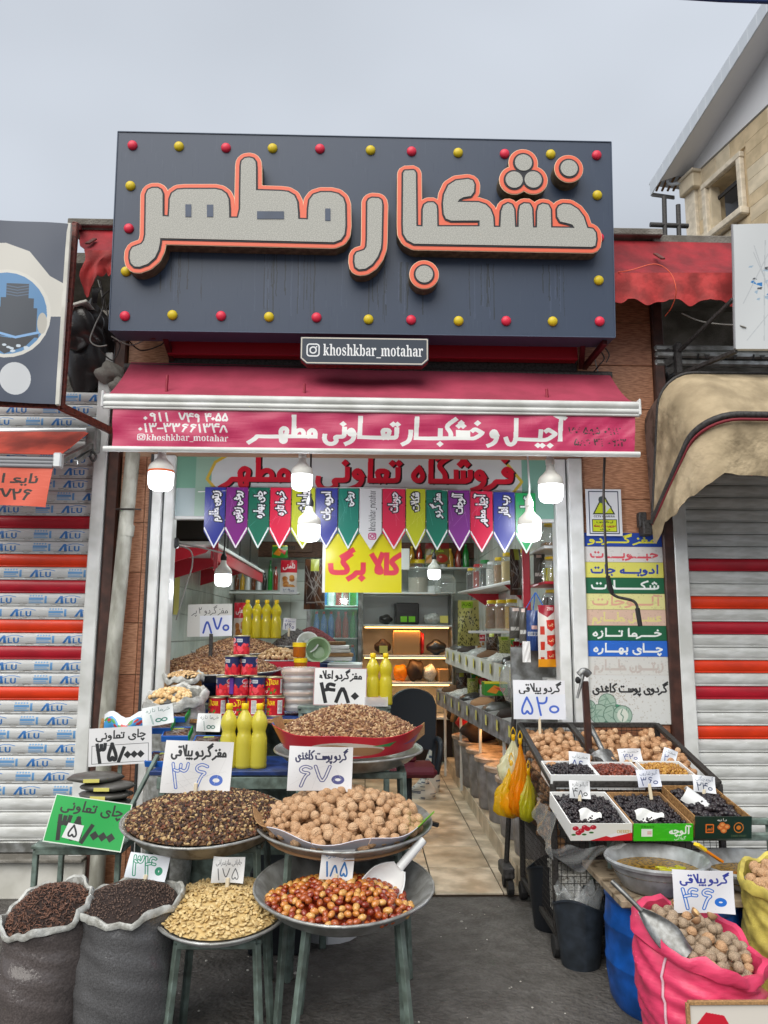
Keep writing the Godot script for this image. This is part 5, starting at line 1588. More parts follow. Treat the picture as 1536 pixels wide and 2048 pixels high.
func build_signs() -> void:
	var o := thing("shop_sign", "large navy signboard with raised orange rimmed lettering", "sign", Vector3(-0.019, 3.437, 0.45))
	o.rotation.x = deg_to_rad(3.0)
	var corners: PackedVector2Array = PackedVector2Array([Vector2(-1.581, 0.000), Vector2(1.581, -0.000), Vector2(1.586, 1.301), Vector2(-1.579, 1.303)])
	var lo := Vector2(corners[0].x, corners[0].y)
	var hi := Vector2(corners[1].x, corners[2].y)
	part("board", prism(corners, -0.03, 0.0, Rect2(lo, hi - lo)), M["board_print"], o)
	part("casing", prism(corners, -0.2, -0.031), M["sign_edge"], o)
	for i in 4:
		var a: Vector2 = corners[i]
		var b: Vector2 = corners[(i + 1) % 4]
		part("edge_trim", bar(Vector3(a.x, a.y, -0.01), Vector3(b.x, b.y, -0.01), 0.006, 0.03, Vector3.BACK), M["sign_edge"], o)
	letter(o, PackedVector2Array([Vector2(-1.354, 0.830), Vector2(-1.342, 0.861), Vector2(-1.318, 0.873), Vector2(-1.286, 0.874), Vector2(-1.265, 0.863), Vector2(-1.253, 0.837), Vector2(-1.248, 0.692), Vector2(-1.209, 0.690), Vector2(-1.207, 0.743), Vector2(-1.207, 0.805), Vector2(-1.195, 0.842), Vector2(-1.164, 0.865), Vector2(-1.121, 0.870), Vector2(-0.929, 0.874), Vector2(-0.892, 0.866), Vector2(-0.863, 0.845), Vector2(-0.847, 0.812), Vector2(-0.841, 0.750), Vector2(-0.839, 0.689), Vector2(-0.784, 0.690), Vector2(-0.772, 0.751), Vector2(-0.774, 0.864), Vector2(-0.775, 1.033), Vector2(-0.771, 1.061), Vector2(-0.753, 1.079), Vector2(-0.726, 1.084), Vector2(-0.701, 1.078), Vector2(-0.686, 1.057), Vector2(-0.682, 1.023), Vector2(-0.678, 0.871), Vector2(-0.523, 0.869), Vector2(-0.480, 0.864), Vector2(-0.442, 0.842), Vector2(-0.423, 0.803), Vector2(-0.416, 0.736), Vector2(-0.413, 0.689), Vector2(-0.353, 0.687), Vector2(-0.352, 0.759), Vector2(-0.345, 0.816), Vector2(-0.321, 0.850), Vector2(-0.276, 0.866), Vector2(-0.212, 0.867), Vector2(-0.169, 0.857), Vector2(-0.138, 0.831), Vector2(-0.125, 0.792), Vector2(-0.121, 0.652), Vector2(-0.127, 0.596), Vector2(-0.149, 0.562), Vector2(-0.192, 0.544), Vector2(-1.257, 0.551), Vector2(-1.258, 0.520), Vector2(-1.265, 0.476), Vector2(-1.286, 0.426), Vector2(-1.327, 0.386), Vector2(-1.377, 0.366), Vector2(-1.408, 0.368), Vector2(-1.430, 0.390), Vector2(-1.438, 0.423), Vector2(-1.437, 0.461), Vector2(-1.423, 0.489), Vector2(-1.394, 0.501), Vector2(-1.368, 0.512), Vector2(-1.354, 0.535), Vector2(-1.348, 0.574)]))
	letter(o, PackedVector2Array([Vector2(0.014, 0.809), Vector2(0.023, 0.827), Vector2(0.043, 0.836), Vector2(0.083, 0.834), Vector2(0.100, 0.822), Vector2(0.106, 0.792), Vector2(0.103, 0.557), Vector2(0.099, 0.509), Vector2(0.080, 0.455), Vector2(0.046, 0.406), Vector2(0.006, 0.378), Vector2(-0.034, 0.372), Vector2(-0.056, 0.387), Vector2(-0.063, 0.422), Vector2(-0.061, 0.461), Vector2(-0.050, 0.480), Vector2(-0.024, 0.489), Vector2(-0.001, 0.498), Vector2(0.011, 0.519), Vector2(0.014, 0.567)]))
	letter(o, PackedVector2Array([Vector2(0.236, 1.002), Vector2(0.245, 1.018), Vector2(0.303, 1.022), Vector2(0.315, 1.004), Vector2(0.319, 0.657), Vector2(0.358, 0.655), Vector2(0.359, 0.767), Vector2(0.368, 0.797), Vector2(0.391, 0.812), Vector2(0.426, 0.813), Vector2(0.443, 0.795), Vector2(0.447, 0.768), Vector2(0.449, 0.657), Vector2(0.713, 0.662), Vector2(0.713, 0.701), Vector2(0.536, 0.697), Vector2(0.504, 0.709), Vector2(0.490, 0.739), Vector2(0.485, 0.806), Vector2(0.492, 0.867), Vector2(0.519, 0.928), Vector2(0.566, 0.960), Vector2(0.642, 0.971), Vector2(0.671, 0.962), Vector2(0.682, 0.937), Vector2(0.679, 0.889), Vector2(0.659, 0.860), Vector2(0.612, 0.851), Vector2(0.589, 0.838), Vector2(0.574, 0.819), Vector2(0.706, 0.820), Vector2(0.752, 0.805), Vector2(0.781, 0.775), Vector2(0.798, 0.727), Vector2(0.801, 0.660), Vector2(0.843, 0.661), Vector2(0.849, 0.764), Vector2(0.863, 0.801), Vector2(0.892, 0.817), Vector2(0.916, 0.808), Vector2(0.930, 0.778), Vector2(0.934, 0.662), Vector2(0.957, 0.663), Vector2(0.960, 0.766), Vector2(0.968, 0.803), Vector2(0.992, 0.818), Vector2(1.027, 0.816), Vector2(1.042, 0.786), Vector2(1.046, 0.661), Vector2(1.072, 0.661), Vector2(1.075, 0.768), Vector2(1.085, 0.805), Vector2(1.109, 0.818), Vector2(1.144, 0.812), Vector2(1.159, 0.782), Vector2(1.160, 0.663), Vector2(1.308, 0.663), Vector2(1.294, 0.685), Vector2(1.253, 0.696), Vector2(1.218, 0.704), Vector2(1.201, 0.734), Vector2(1.200, 0.783), Vector2(1.212, 0.805), Vector2(1.238, 0.818), Vector2(1.285, 0.815), Vector2(1.331, 0.785), Vector2(1.365, 0.737), Vector2(1.387, 0.665), Vector2(1.422, 0.659), Vector2(1.439, 0.635), Vector2(1.442, 0.593), Vector2(1.434, 0.551), Vector2(1.414, 0.542), Vector2(0.305, 0.543), Vector2(0.261, 0.566), Vector2(0.238, 0.607), Vector2(0.235, 0.668)]))
	for q in [Vector2(1.28, 1.056), Vector2(0.368, 0.349)]: letter(o, round_poly(q, 0.054))
	# the three dots share one box
	var trio: Array = [Vector2(0.992, 1.087), Vector2(0.932, 0.973), Vector2(1.052, 0.976)]
	var big := round_poly(trio[0], 0.094)
	for k in [1, 2]: big = Geometry2D.merge_polygons(big, round_poly(trio[k], 0.094))[0]
	var box := part("letter", prism(big, 0, 0.095), M["letter_side"], o)
	part("rim", prism(big, 0.095, 0.098), M["letter_cream"], box)
	part("band", prism(Geometry2D.offset_polygon(big, -0.004)[0], 0.098, 0.101), M["letter_orange"], box)
	var mid := round_poly(trio[0], 0.066)
	for k in [1, 2]: mid = Geometry2D.merge_polygons(mid, round_poly(trio[k], 0.066))[0]
	part("outline", prism(mid, 0.101, 0.104), M["letter_dark"], box)
	for q in trio: part("face", prism(round_poly(q, 0.054), 0.104, 0.108), M["glitter"], box)
	for s in [PackedVector2Array([Vector2(-1.110, 0.770), Vector2(-1.073, 0.770), Vector2(-1.071, 0.690), Vector2(-1.107, 0.689)]), PackedVector2Array([Vector2(-0.978, 0.770), Vector2(-0.939, 0.771), Vector2(-0.937, 0.692), Vector2(-0.975, 0.692)]), PackedVector2Array([Vector2(-0.668, 0.734), Vector2(-0.502, 0.736), Vector2(-0.501, 0.687), Vector2(-0.667, 0.684)]), PackedVector2Array([Vector2(-0.248, 0.759), Vector2(-0.215, 0.760), Vector2(-0.214, 0.681), Vector2(-0.247, 0.681)])]:
		part("counter", prism(s, 0.106, 0.111), M["sign_navy"], o)
	var cap := lathe([Vector2(0.031, 0), Vector2(0.031, 0.008), Vector2(0.026, 0.017), Vector2(0.017, 0.022), Vector2(0.007, 0.025), Vector2(0, 0.025)], 16)
	var tilt := Basis(Vector3.RIGHT, PI / 2)
	var i := 0
	for q in [Vector2(-1.483, 1.211), Vector2(-1.189, 1.21), Vector2(-0.891, 1.207), Vector2(-0.595, 1.21), Vector2(-0.293, 1.213), Vector2(0.031, 1.21), Vector2(0.294, 1.208), Vector2(0.593, 1.205), Vector2(0.893, 1.204), Vector2(1.191, 1.207), Vector2(1.489, 1.207), Vector2(1.487, 0.936), Vector2(1.493, 0.652), Vector2(1.484, 0.37),
		Vector2(1.484, 0.102), Vector2(1.186, 0.097), Vector2(0.892, 0.096), Vector2(0.592, 0.091), Vector2(0.294, 0.093), Vector2(0.027, 0.092), Vector2(-0.298, 0.1), Vector2(-0.594, 0.099), Vector2(-0.892, 0.101), Vector2(-1.193, 0.102), Vector2(-1.486, 0.091), Vector2(-1.491, 0.378), Vector2(-1.484, 0.659), Vector2(-1.485, 0.94)]:
		part("lamp_cap", cap, M["lamp_red" if i % 2 == 0 else "lamp_yellow"], o, Vector3(q.x, q.y, 0.0), tilt)
		i += 1
	# under the sign: cassette, red panel, brackets, page plate
	var cas := thing("awning_cassette", "dark awning cassette with a red strip under the navy sign", "casing")
	part("back_panel", cb(Vector3(0.048, 3.456, 0.04), Vector3(2.75, 0.3, 0.05), 0.004), M["bracket_steel"], cas)
	part("red_strip", cb(Vector3(0.047, 3.445, 0.12), Vector3(2.72, 0.1, 0.08), 0.006), M["red_panel"], cas)
	part("roller_tube", tube([Vector3(-1.594, 3.311, 0.12), Vector3(1.636, 3.297, 0.12)], 0.03, 14), M["bracket_steel"], cas)
	for q in [[Vector3(-1.294, 3.462, 0.3), Vector3(-1.304, 3.392, 0.05)], [Vector3(1.514, 3.425, 0.4), Vector3(1.474, 3.375, 0.06)], [Vector3(1.403, 3.476, 0.3), Vector3(1.453, 3.375, 0.06)], [Vector3(-1.612, 3.471, 0.3), Vector3(-1.351, 3.461, 0.3)]]:
		part("bracket", bar(q[0], q[1], 0.035, 0.035), M["dark_red_steel"], cas)
	var pl := thing("page_plate", "small navy plate with the shop's page name under the sign", "sign", Vector3(-0.015, 3.304, 0.5))
	var pw: float = 0.7882
	var ph: float = 0.174
	var outline := PackedVector2Array([Vector2(-pw / 2, ph / 2), Vector2(pw / 2, ph / 2), Vector2(pw / 2, -ph * 0.3), Vector2(pw * 0.45, -ph / 2), Vector2(-pw * 0.45, -ph / 2), Vector2(-pw / 2, -ph * 0.3)])
	part("box", prism(outline, -0.07, -0.001), M["red_steel"], pl)
	var st := st_new()
	add_prism(st, outline, -0.001, 0.004, Rect2(-pw / 2, -ph / 2, pw, ph))
	var mesh := done(st)
	var rr := pr("page_plate")
	part("face", remap_uv(mesh, rr), pm("page_plate"), pl)
	# awning
	var aw := thing("shop_awning", "crimson awning with white writing over the shop front", "awning")
	var b0: Vector3 = Vector3(-1.557, 3.35, 0.12)
	var b1: Vector3 = Vector3(1.62, 3.318, 0.12)
	var f0: Vector3 = Vector3(-1.526, 2.955, 0.64)
	var f1: Vector3 = Vector3(1.606, 2.946, 0.64)
	part("cloth", sheet(24, 8, func(u, v): return b0.lerp(b1, u).lerp(f0.lerp(f1, u), v) + Vector3(0, -0.03 * sin(v * PI) * (0.7 + 0.3 * cos(u * 12.6)) + 0.006 * sin(u * 34 + v * 3) * sin(v * PI), 0), 0.004), M["awning"], aw)
	for k in [[0.0, 0.026, 0.0], [-0.038, 0.018, 0.006], [-0.06, 0.009, 0.008]]:
		part("front_bar", tube([Vector3(-1.533, 2.939, 0.66) + Vector3(0, k[0], k[2]), Vector3(1.613, 2.928, 0.66) + Vector3(0, k[0], k[2])], k[1], 12), M["pvc"], aw)
	for e in [Vector3(-1.533, 2.927, 0.66), Vector3(1.613, 2.916, 0.66)]: part("end_cap", cb(e, Vector3(0.014, 0.1, 0.06), 0.006), M["white_plastic"], aw)
	var v0: Vector3 = Vector3(-1.473, 2.889, 0.66)
	var v1: Vector3 = Vector3(1.59, 2.879, 0.66)
	var w0: Vector3 = Vector3(-1.467, 2.65, 0.66)
	var w1: Vector3 = Vector3(1.574, 2.648, 0.66)
	part("valance", sheet(90, 8, func(u, v):
		var crease = 0.007 * sin(u * 61 + sin(v * 5) * 2.0) + 0.006 * sin(u * 23 + v * 6)
		if u > 0.82: crease += 0.008 * sin(u * 170 + v * 9) * sin(v * 11 + u * 50)
		return v0.lerp(v1, u).lerp(w0.lerp(w1, u), v) + Vector3(0, 0, crease * sin(v * PI) + 0.004), 0.003), M["valance_print"], aw)
	part("bottom_bar", tube([Vector3(-1.515, 2.635, 0.66), Vector3(1.606, 2.634, 0.66)], 0.017, 12), M["pvc"], aw)
	for x in [0.06, 0.94]:
		part("folding_arm", bar(b0.lerp(b1, x) + Vector3(0, -0.08, 0), f0.lerp(f1, x) + Vector3(0, -0.04, -0.02), 0.04, 0.03), M["galvanised"], aw)
	# crank rod hanging from the awning
	var rod := thing("awning_crank", "dark hanging crank rod with a bent handle before the goods list", "crank")
	part("rod", tube(curve([Vector3(1.433, 2.639, 0.55), Vector3(1.433, 2.388, 0.5), Vector3(1.468, 1.944, 0.4), Vector3(1.483, 1.855, 0.38)], 5), 0.008, 8), M["cable"], rod)
	part("grip", tube([Vector3(1.471, 1.938, 0.4), Vector3(1.498, 1.837, 0.38)], 0.014, 10), M["rubber"], rod)
	part("bend", tube(curve([Vector3(1.494, 1.837, 0.38), Vector3(1.536, 1.813, 0.38), Vector3(1.615, 1.795, 0.38), Vector3(1.645, 1.771, 0.38), Vector3(1.652, 1.729, 0.38)], 5), 0.009, 8), M["bracket_steel"], rod)
	part("grip", tube([Vector3(1.65, 1.747, 0.38), Vector3(1.663, 1.639, 0.38)], 0.014, 10), M["rubber"], rod)
	# fascia over the opening
	var fa := thing("fascia_panel", "grey white fascia panel with red shop name above the doorway", "sign")
	var fl: Vector3 = Vector3(-1.268, 2.349, -0.03)
	var fw := 2.52
	part("panel", sheet(1, 1, func(u, v): return Vector3(-1.26 + fw * u, 2.79 - (2.79 - fl.y) * v, -0.03), 0.03), M["fascia_print"], fa)
	part("bottom_rail", cb(Vector3(0, fl.y - 0.012, -0.05), Vector3(2.52, 0.022, 0.05), 0.003), M["pvc"], fa)
	# pennants
	var bunting := ["navy", "violet", "dark green", "red", "lime", "blue", "teal", "white", "rose", "bright lime", "bottle green", "purple", "scarlet", "deep blue", "emerald"]
	var px: Array = [[-1.0529, -0.9126, -0.7655, -0.6248, -0.4839, -0.3263, -0.1784, -0.0401, 0.1115, 0.2667, 0.399, 0.5447, 0.6906, 0.8434, 0.9898, 1.1297]]
	for k in 15:
		var xs: Array = px[0]
		var tl := Vector2(xs[k], 2.5303 - 0.004 * maxf(0, k - 9.0))
		var wd: float = xs[k + 1] - xs[k] - 0.006
		var ht: float = 0.405 if k != 5 else 0.4
		var shape := PackedVector2Array([Vector2(0, 0), Vector2(wd, 0), Vector2(wd, -ht * 0.72), Vector2(wd * 0.5, -ht), Vector2(0, -ht * 0.72)])
		var m := remap_uv(prism(shape, -0.001, 0.001, Rect2(0, -ht, wd, ht)), pr("pennant%d" % k))
		var what: String = "white pennant with the shop's page name in black" if k == 7 else "%s pennant with white writing hung %s" % [bunting[k], "first in the row" if k == 0 else "last in the row" if k == 14 else "between the %s and %s ones" % [bunting[k - 1], bunting[k + 1]]]
		var tiltz := rnd(-0.05, 0.05)
		single("pennant", m, pm("pennant%d" % k, true), what, "pennant", Vector3(tl.x, tl.y, 0.04 + 0.004 * (k % 2)), Basis(Vector3.UP, tiltz) * Basis(Vector3.RIGHT, rnd(-0.02, 0.05)), "pennants across the doorway")
	single("bunting_cord", tube(curve([Vector3(-1.1, 2.50, 0.035), Vector3(0, 2.537, 0.035), Vector3(1.05, 2.497, 0.035)], 8), 0.003, 6), M["white_plastic"], "thin cord carrying the row of pennants", "cord")
	var po := thing("ration_poster", "yellow poster with large red words under the pennants", "poster", Vector3(-0.02, 2.039, 0.02))
	var hw: float = 0.2577
	var hh: float = 0.1911
	part("sheet", sheet(12, 8, func(u, v): return Vector3(lerpf(-hw, hw, u), lerpf(hh, -hh, v), 0.012 * sin(u * 3.0) * v + 0.006 * sin(v * 5 + u * 3)), 0.002, pr("poster")), pm("poster", true), po)
	# list of goods on the tiled wall
	var li := thing("goods_list", "column of coloured strips naming the goods on the brown wall", "sign")
	var ys := [1065, 1093, 1124, 1155, 1187, 1219, 1251, 1281, 1313, 1350]
	var yw: Array = [[2.2532, 2.1602, 2.0579, 1.9562, 1.8518, 1.7482, 1.6451, 1.5492, 1.4474, 1.3305, 1.0219]][0]
	var xl: float = 1.4311
	var xr: float = 1.9634
	for k in 9: part("strip", sheet(1, 1, func(u, v): return Vector3(lerpf(xl, xr, u) + 0.002 * (k % 3), lerpf(yw[k] - 0.001, yw[k + 1] + 0.001, v), 0.022 + 0.001 * (k % 2)), 0.006, pr("strip%d" % k)), pm("strip%d" % k), li)
	part("lower_board", sheet(1, 1, func(u, v): return Vector3(lerpf(xl, xr, u), lerpf(yw[9], yw[10], v), 0.024), 0.008, pr("walnut_board")), pm("walnut_board"), li)
	var cc: Vector3 = Vector3(1.576, 2.385, 0.03)
	var cw: float = 0.1186
	var ch: float = 0.156
	single("camera_notice", sheet(1, 1, func(u, v): return cc + Vector3(lerpf(-cw, cw, u), lerpf(ch, -ch, v), 0.012), 0.004, pr("cctv")), pm("cctv"), "white and yellow camera notice above the goods list", "sign")
	single("wall_bracket", cb(Vector3(1.823, 2.335, 0.05), Vector3(0.05, 0.1, 0.06), 0.006), M["bracket_steel"], "rusty bracket stub above the goods list", "bracket")
	# lamps under the awning and in the shop
	bulb(Vector3(-1.208, 2.519, 0.55), 0.152, "red_cord", "lit white bulb with an orange ring by the left door frame", true)
	bulb(Vector3(-0.378, 2.513, 0.55), 0.13, "red_cord", "lit white bulb before the red shop name, above another bulb", false)
	bulb(Vector3(-0.334, 2.221, 0.5), 0.138, "cable", "lit white bulb low before the lime and blue pennants", false)
	bulb(Vector3(1.102, 2.467, 0.55), 0.15, "red_cord", "lit white bulb by the right door frame", false)
	bulb(Vector3(0.981, 2.232, 0.5), 0.14, "white_plastic", "lit white bulb before the emerald pennant", false)
	bulb(Vector3(-1.069, 2.02, -0.8), 0.13, "cable", "lit white bulb inside above the kernel heaps", false)
	bulb(Vector3(0.651, 2.173, -2.2), 0.125, "cable", "lit white bulb deep inside near the large jars", false)

func remap_uv(m: ArrayMesh, r: Rect2) -> ArrayMesh:
	var a := m.surface_get_arrays(0)
	var uv: PackedVector2Array = a[Mesh.ARRAY_TEX_UV]
	for i in uv.size(): uv[i] = r.position + r.size * uv[i]
	a[Mesh.ARRAY_TEX_UV] = uv
	var out := ArrayMesh.new()
	out.add_surface_from_arrays(Mesh.PRIMITIVE_TRIANGLES, a)
	return out

func bulb(at: Vector3, d: float, wire: String, label: String, ring: bool) -> void:
	# at: where the white shell meets the glowing dome
	var o := thing("lit_bulb", label, "lamp", at, 0.0, "lit bulbs hung in the shop front")
	var r := d * 0.5
	part("housing", lathe([Vector2(r * 0.98, 0), Vector2(r, r * 0.3), Vector2(r * 0.9, r * 0.6), Vector2(r * 0.55, r * 0.95), Vector2(r * 0.36, r * 1.2), Vector2(r * 0.3, r * 1.6), Vector2(0, r * 1.62)], 24), M["bulb_body"], o)
	part("glowing_dome", lathe([Vector2(0, -r * 1.42), Vector2(r * 0.6, -r * 1.38), Vector2(r * 0.84, -r * 1.24), Vector2(r * 0.95, -r * 0.95), Vector2(r * 0.98, -r * 0.3), Vector2(r * 0.97, 0), Vector2(0, 0.001)], 24), M["bulb_glow"], o)
	if ring: part("ring", lathe([Vector2(r * 1.0, r * 0.02), Vector2(r * 1.02, r * 0.08), Vector2(r * 1.0, r * 0.16)], 24), M["ring_orange"], o)
	part("socket", lathe([Vector2(r * 0.3, r * 1.6), Vector2(r * 0.36, r * 1.65), Vector2(r * 0.36, r * 2.0), Vector2(r * 0.24, r * 2.3), Vector2(r * 0.1, r * 2.7), Vector2(0, r * 2.72)], 16), M["bulb_body" if wire != "cable" else "cap_black"], o)
	part("flex", tube([Vector3(0, r * 2.5, 0), Vector3(0.004, r * 3.4, 0), Vector3(0, r * 3.4 + 0.35, -0.03)], 0.006 if wire != "red_cord" else 0.009, 6), M[wire], o)
	var l := OmniLight3D.new()
	l.name = "light"
	l.position = Vector3(0, -r * 1.6, 0)
	l.light_energy = 0.1
	l.light_color = Color(0.97, 0.98, 1.0)
	l.light_size = r
	l.omni_range = 8.0
	l.omni_attenuation = 2.0
	l.shadow_enabled = true
	o.add_child(l)

# ---------- wares and holders used on all the stalls ----------
var kept := {}

func card(key: String, at: Vector3, w: float, h: float, label: String, turn := 0.0, lean := 0.12, roll := 0.0, stick := 0.0, curl := 0.01) -> Node3D:
	var o := thing("price_card", label, "price card", at)
	o.basis = Basis.from_euler(Vector3(-lean, turn, roll))
	part("sheet", sheet(8, 6, func(u, v): return Vector3((u - 0.5) * w, (0.5 - v) * h, curl * (sin(u * 4.0 + v * 2.0) - 0.5 + 1.6 * pow(u - 0.5, 2) * v)), 0.0025, pr(key)), pm(key), o)
	if stick > 0: part("stick", cb(Vector3(0, -h * 0.4 - stick * 0.5, -0.012), Vector3(0.016, stick + h * 0.2, 0.012), 0.003), M["stick"], o)
	return o

func stand(at: Vector3, w: float, d: float, h: float, label: String, lean := 0.03, shelf := false) -> Node3D:
	# a painted angle-steel stand, at: the middle of its foot
	var o := thing("steel_stand", label, "stand", at)
	var m: Material = M["green_steel"]
	for sx in [-1, 1]:
		for sz in [-1, 1]:
			part("leg", bar(Vector3(sx * (w * 0.5 + lean), 0, sz * (d * 0.5 + lean)), Vector3(sx * w * 0.5, h, sz * d * 0.5), 0.026, 0.026), m, o)
	for s in [-1, 1]:
		part("rail", bar(Vector3(-w * 0.5, h, s * d * 0.5), Vector3(w * 0.5, h, s * d * 0.5), 0.035, 0.032), m, o)
		part("rail", bar(Vector3(s * w * 0.5, h - 0.002, -d * 0.5), Vector3(s * w * 0.5, h - 0.002, d * 0.5), 0.034, 0.03), m, o)
	if shelf: part("top", cb(Vector3(0, h + 0.02, 0), Vector3(w + 0.04, 0.016, d + 0.04), 0.003), M["green_steel"], o)
	return o

func tray(at: Vector3, r: float, tilt: float, label: String, m := "tray", depth := 0.07) -> Node3D:
	var o := thing("round_tray", label, "tray", at)
	o.basis = Basis(Vector3.RIGHT, tilt)
	var wob := func(v: Vector3): return v * Vector3(1.0 + 0.01 * sin(v.z * 9.0), 1, 1.0 + 0.012 * cos(v.x * 11.0))
	part("dish", lathe([Vector2(0, -depth), Vector2(r * 0.72, -depth), Vector2(r * 0.84, -depth * 0.7), Vector2(r * 0.96, -0.008), Vector2(r, 0), Vector2(r * 1.0, 0.004), Vector2(r * 0.955, 0.0), Vector2(r * 0.83, -depth * 0.64), Vector2(r * 0.7, -depth + 0.005), Vector2(0, -depth + 0.005)], 48, wob), M[m], o)
	part("rim", tube(range(49).map(func(k): return wob.call(Vector3(sin(TAU * k / 48.0), 0, cos(TAU * k / 48.0)) * r + Vector3(0, 0.001, 0))), 0.006, 8), M["tray"], o)
	return o

func dome(r: float, h: float, p := 2.0) -> Callable:
	return func(x: float, z: float) -> float: return h * (1.0 - pow(clampf(sqrt(x * x + z * z) / r, 0.0, 1.0), p))

func heap(at: Vector3, tilt: float, r: float, f: Callable, n: int, size: float, layers := 1.6) -> Array:
	# places for n bits lying over the heap's surface, f(x, z) its height
	var out := []
	var b := Basis(Vector3.RIGHT, tilt)
	for k in n:
		var a := rng.randf() * TAU
		var q := sqrt(rng.randf()) * r
		var x := q * sin(a)
		var z := q * cos(a)
		var s := size * rnd(0.75, 1.25)
		var p := Vector3(x, f.call(x, z) - size * 0.35 * rng.randf() * layers, z)
		out.append(Transform3D(Basis.from_euler(Vector3(rnd(0, TAU), rnd(0, TAU), rnd(0, TAU))).scaled(Vector3.ONE * s), at + b * p))
	return out

func mound(r: float, f: Callable, m: Material, at: Vector3, tilt: float, label: String, category: String, called := "heap_core") -> MeshInstance3D:
	var prof := []
	for k in 13: prof.append(Vector2(r * (12 - k) / 12.0, 0))
	var warp := func(v: Vector3): return Vector3(v.x, f.call(v.x, v.z) - 0.006, v.z)
	return single(called, lathe(prof, 36, warp), m, label, category, at, Basis(Vector3.RIGHT, tilt))

func chip_mesh(kind: int) -> ArrayMesh:
	# broken kernels: small knobbly lumps
	return blob(1.15, 0.5, 0.62, 7, 5, func(d: Vector3): return 1.0 + 0.28 * sin(d.x * 5.0 + kind * 2.1) * cos(d.z * 4.0 + kind) + 0.15 * sin(d.y * 7.0))

func walnut_mesh(kind: int) -> ArrayMesh:
	return blob(1.0, 0.92, 0.94, 28, 18, func(d: Vector3):
		var seam: float = 0.11 * exp(-pow(d.z / 0.09, 2)) - 0.07 * exp(-pow((absf(d.z) - 0.16) / 0.08, 2))
		return 1.0 + seam + 0.035 * sin(d.x * 9.0 + kind * 3.0 + 3.0 * d.y) * cos(d.y * 8.0 - kind) + 0.02 * sin(d.x * 15.0 + d.y * 4.0) * sin(d.z * 13.0) + 0.06 * maxf(0.0, d.x - 0.75) + 0.03 * sin(d.y * 3.0 + kind))

func packed_spots(r: float, f: Callable, size: float, n: int, jitter := 0.15) -> Array:
	# n spots spread evenly over a disc, kept about one nut apart
	var pts := []
	var tries := 0
	while pts.size() < n and tries < 30000:
		tries += 1
		var a := rng.randf() * TAU
		var q := sqrt(rng.randf()) * r
		var p := Vector2(q * sin(a), q * cos(a))
		var ok := true
		for o in pts:
			if o.distance_squared_to(p) < size * size * 3.1:
				ok = false
				break
		if ok: pts.append(p)
	return pts.map(func(p): return Vector3(p.x, f.call(p.x, p.y) + rnd(-jitter, jitter) * size, p.y))

func nuts(spots: Array, at: Vector3, b: Basis, size: float, mats: Array, label: String, group: String) -> void:
	if not kept.has("nuts"): kept["nuts"] = [walnut_mesh(0), walnut_mesh(1), walnut_mesh(2)]
	for p in spots:
		var s := size * rnd(0.86, 1.14)
		single("walnut", kept["nuts"][rng.randi() % 3], mats[rng.randi() % mats.size()], label, "walnut", at + b * p, Basis.from_euler(Vector3(rnd(0, TAU), rnd(0, TAU), rnd(0, TAU))).scaled(Vector3.ONE * s), group)

func lemon_bottle(at: Vector3, h: float, label: String, m := "lemon", group := "bottles of lemon juice") -> Node3D:
	var o := thing("juice_bottle", label, "bottle", at, rnd(0, 6), group)
	if not kept.has("bottle"):
		var p := [Vector2(0, 0), Vector2(0.12, 0.0), Vector2(0.133, 0.015)]
		for k in 6:
			p.append(Vector2(0.135, 0.05 + k * 0.065))
			p.append(Vector2(0.13, 0.08 + k * 0.065))
		p += [Vector2(0.13, 0.46), Vector2(0.112, 0.52), Vector2(0.102, 0.56), Vector2(0.115, 0.61), Vector2(0.132, 0.67), Vector2(0.13, 0.73), Vector2(0.112, 0.79), Vector2(0.075, 0.85), Vector2(0.045, 0.9), Vector2(0.042, 0.93), Vector2(0, 0.931)]
		kept["bottle"] = lathe(p, 20)
		kept["bottle_cap"] = lathe([Vector2(0.054, 0.91), Vector2(0.058, 0.915), Vector2(0.056, 0.99), Vector2(0.05, 1.0), Vector2(0, 1.0)], 16)
	part("body", kept["bottle"], M[m], o, Vector3.ZERO, Basis.IDENTITY.scaled(Vector3.ONE * h))
	part("cap", kept["bottle_cap"], M["cap_yellow"], o, Vector3.ZERO, Basis.IDENTITY.scaled(Vector3.ONE * h))
	return o

func tin(at: Vector3, r: float, h: float, key: String, turn: float, label: String, group: String) -> void:
	var o := thing("food_tin", label, "tin", at, turn, group)
	var k := "tin%.3f" % r
	if not kept.has(k):
		kept[k] = [lathe([Vector2(0, 0.0), Vector2(r, 0.0), Vector2(r * 1.02, 0.003), Vector2(r, 0.007)], 24), lathe([Vector2(r, h - 0.007), Vector2(r * 1.02, h - 0.003), Vector2(r, h), Vector2(r * 0.95, h), Vector2(r * 0.94, h - 0.005), Vector2(0, h - 0.005)], 24)]
	part("label_wrap", remap_uv(lathe([Vector2(r * 0.985, 0.006), Vector2(r * 0.985, h - 0.006)], 24), pr(key)), pm(key, true), o)
	part("base", kept[k][0], M["tin"], o)
	part("lid", kept[k][1], M["tin"], o)

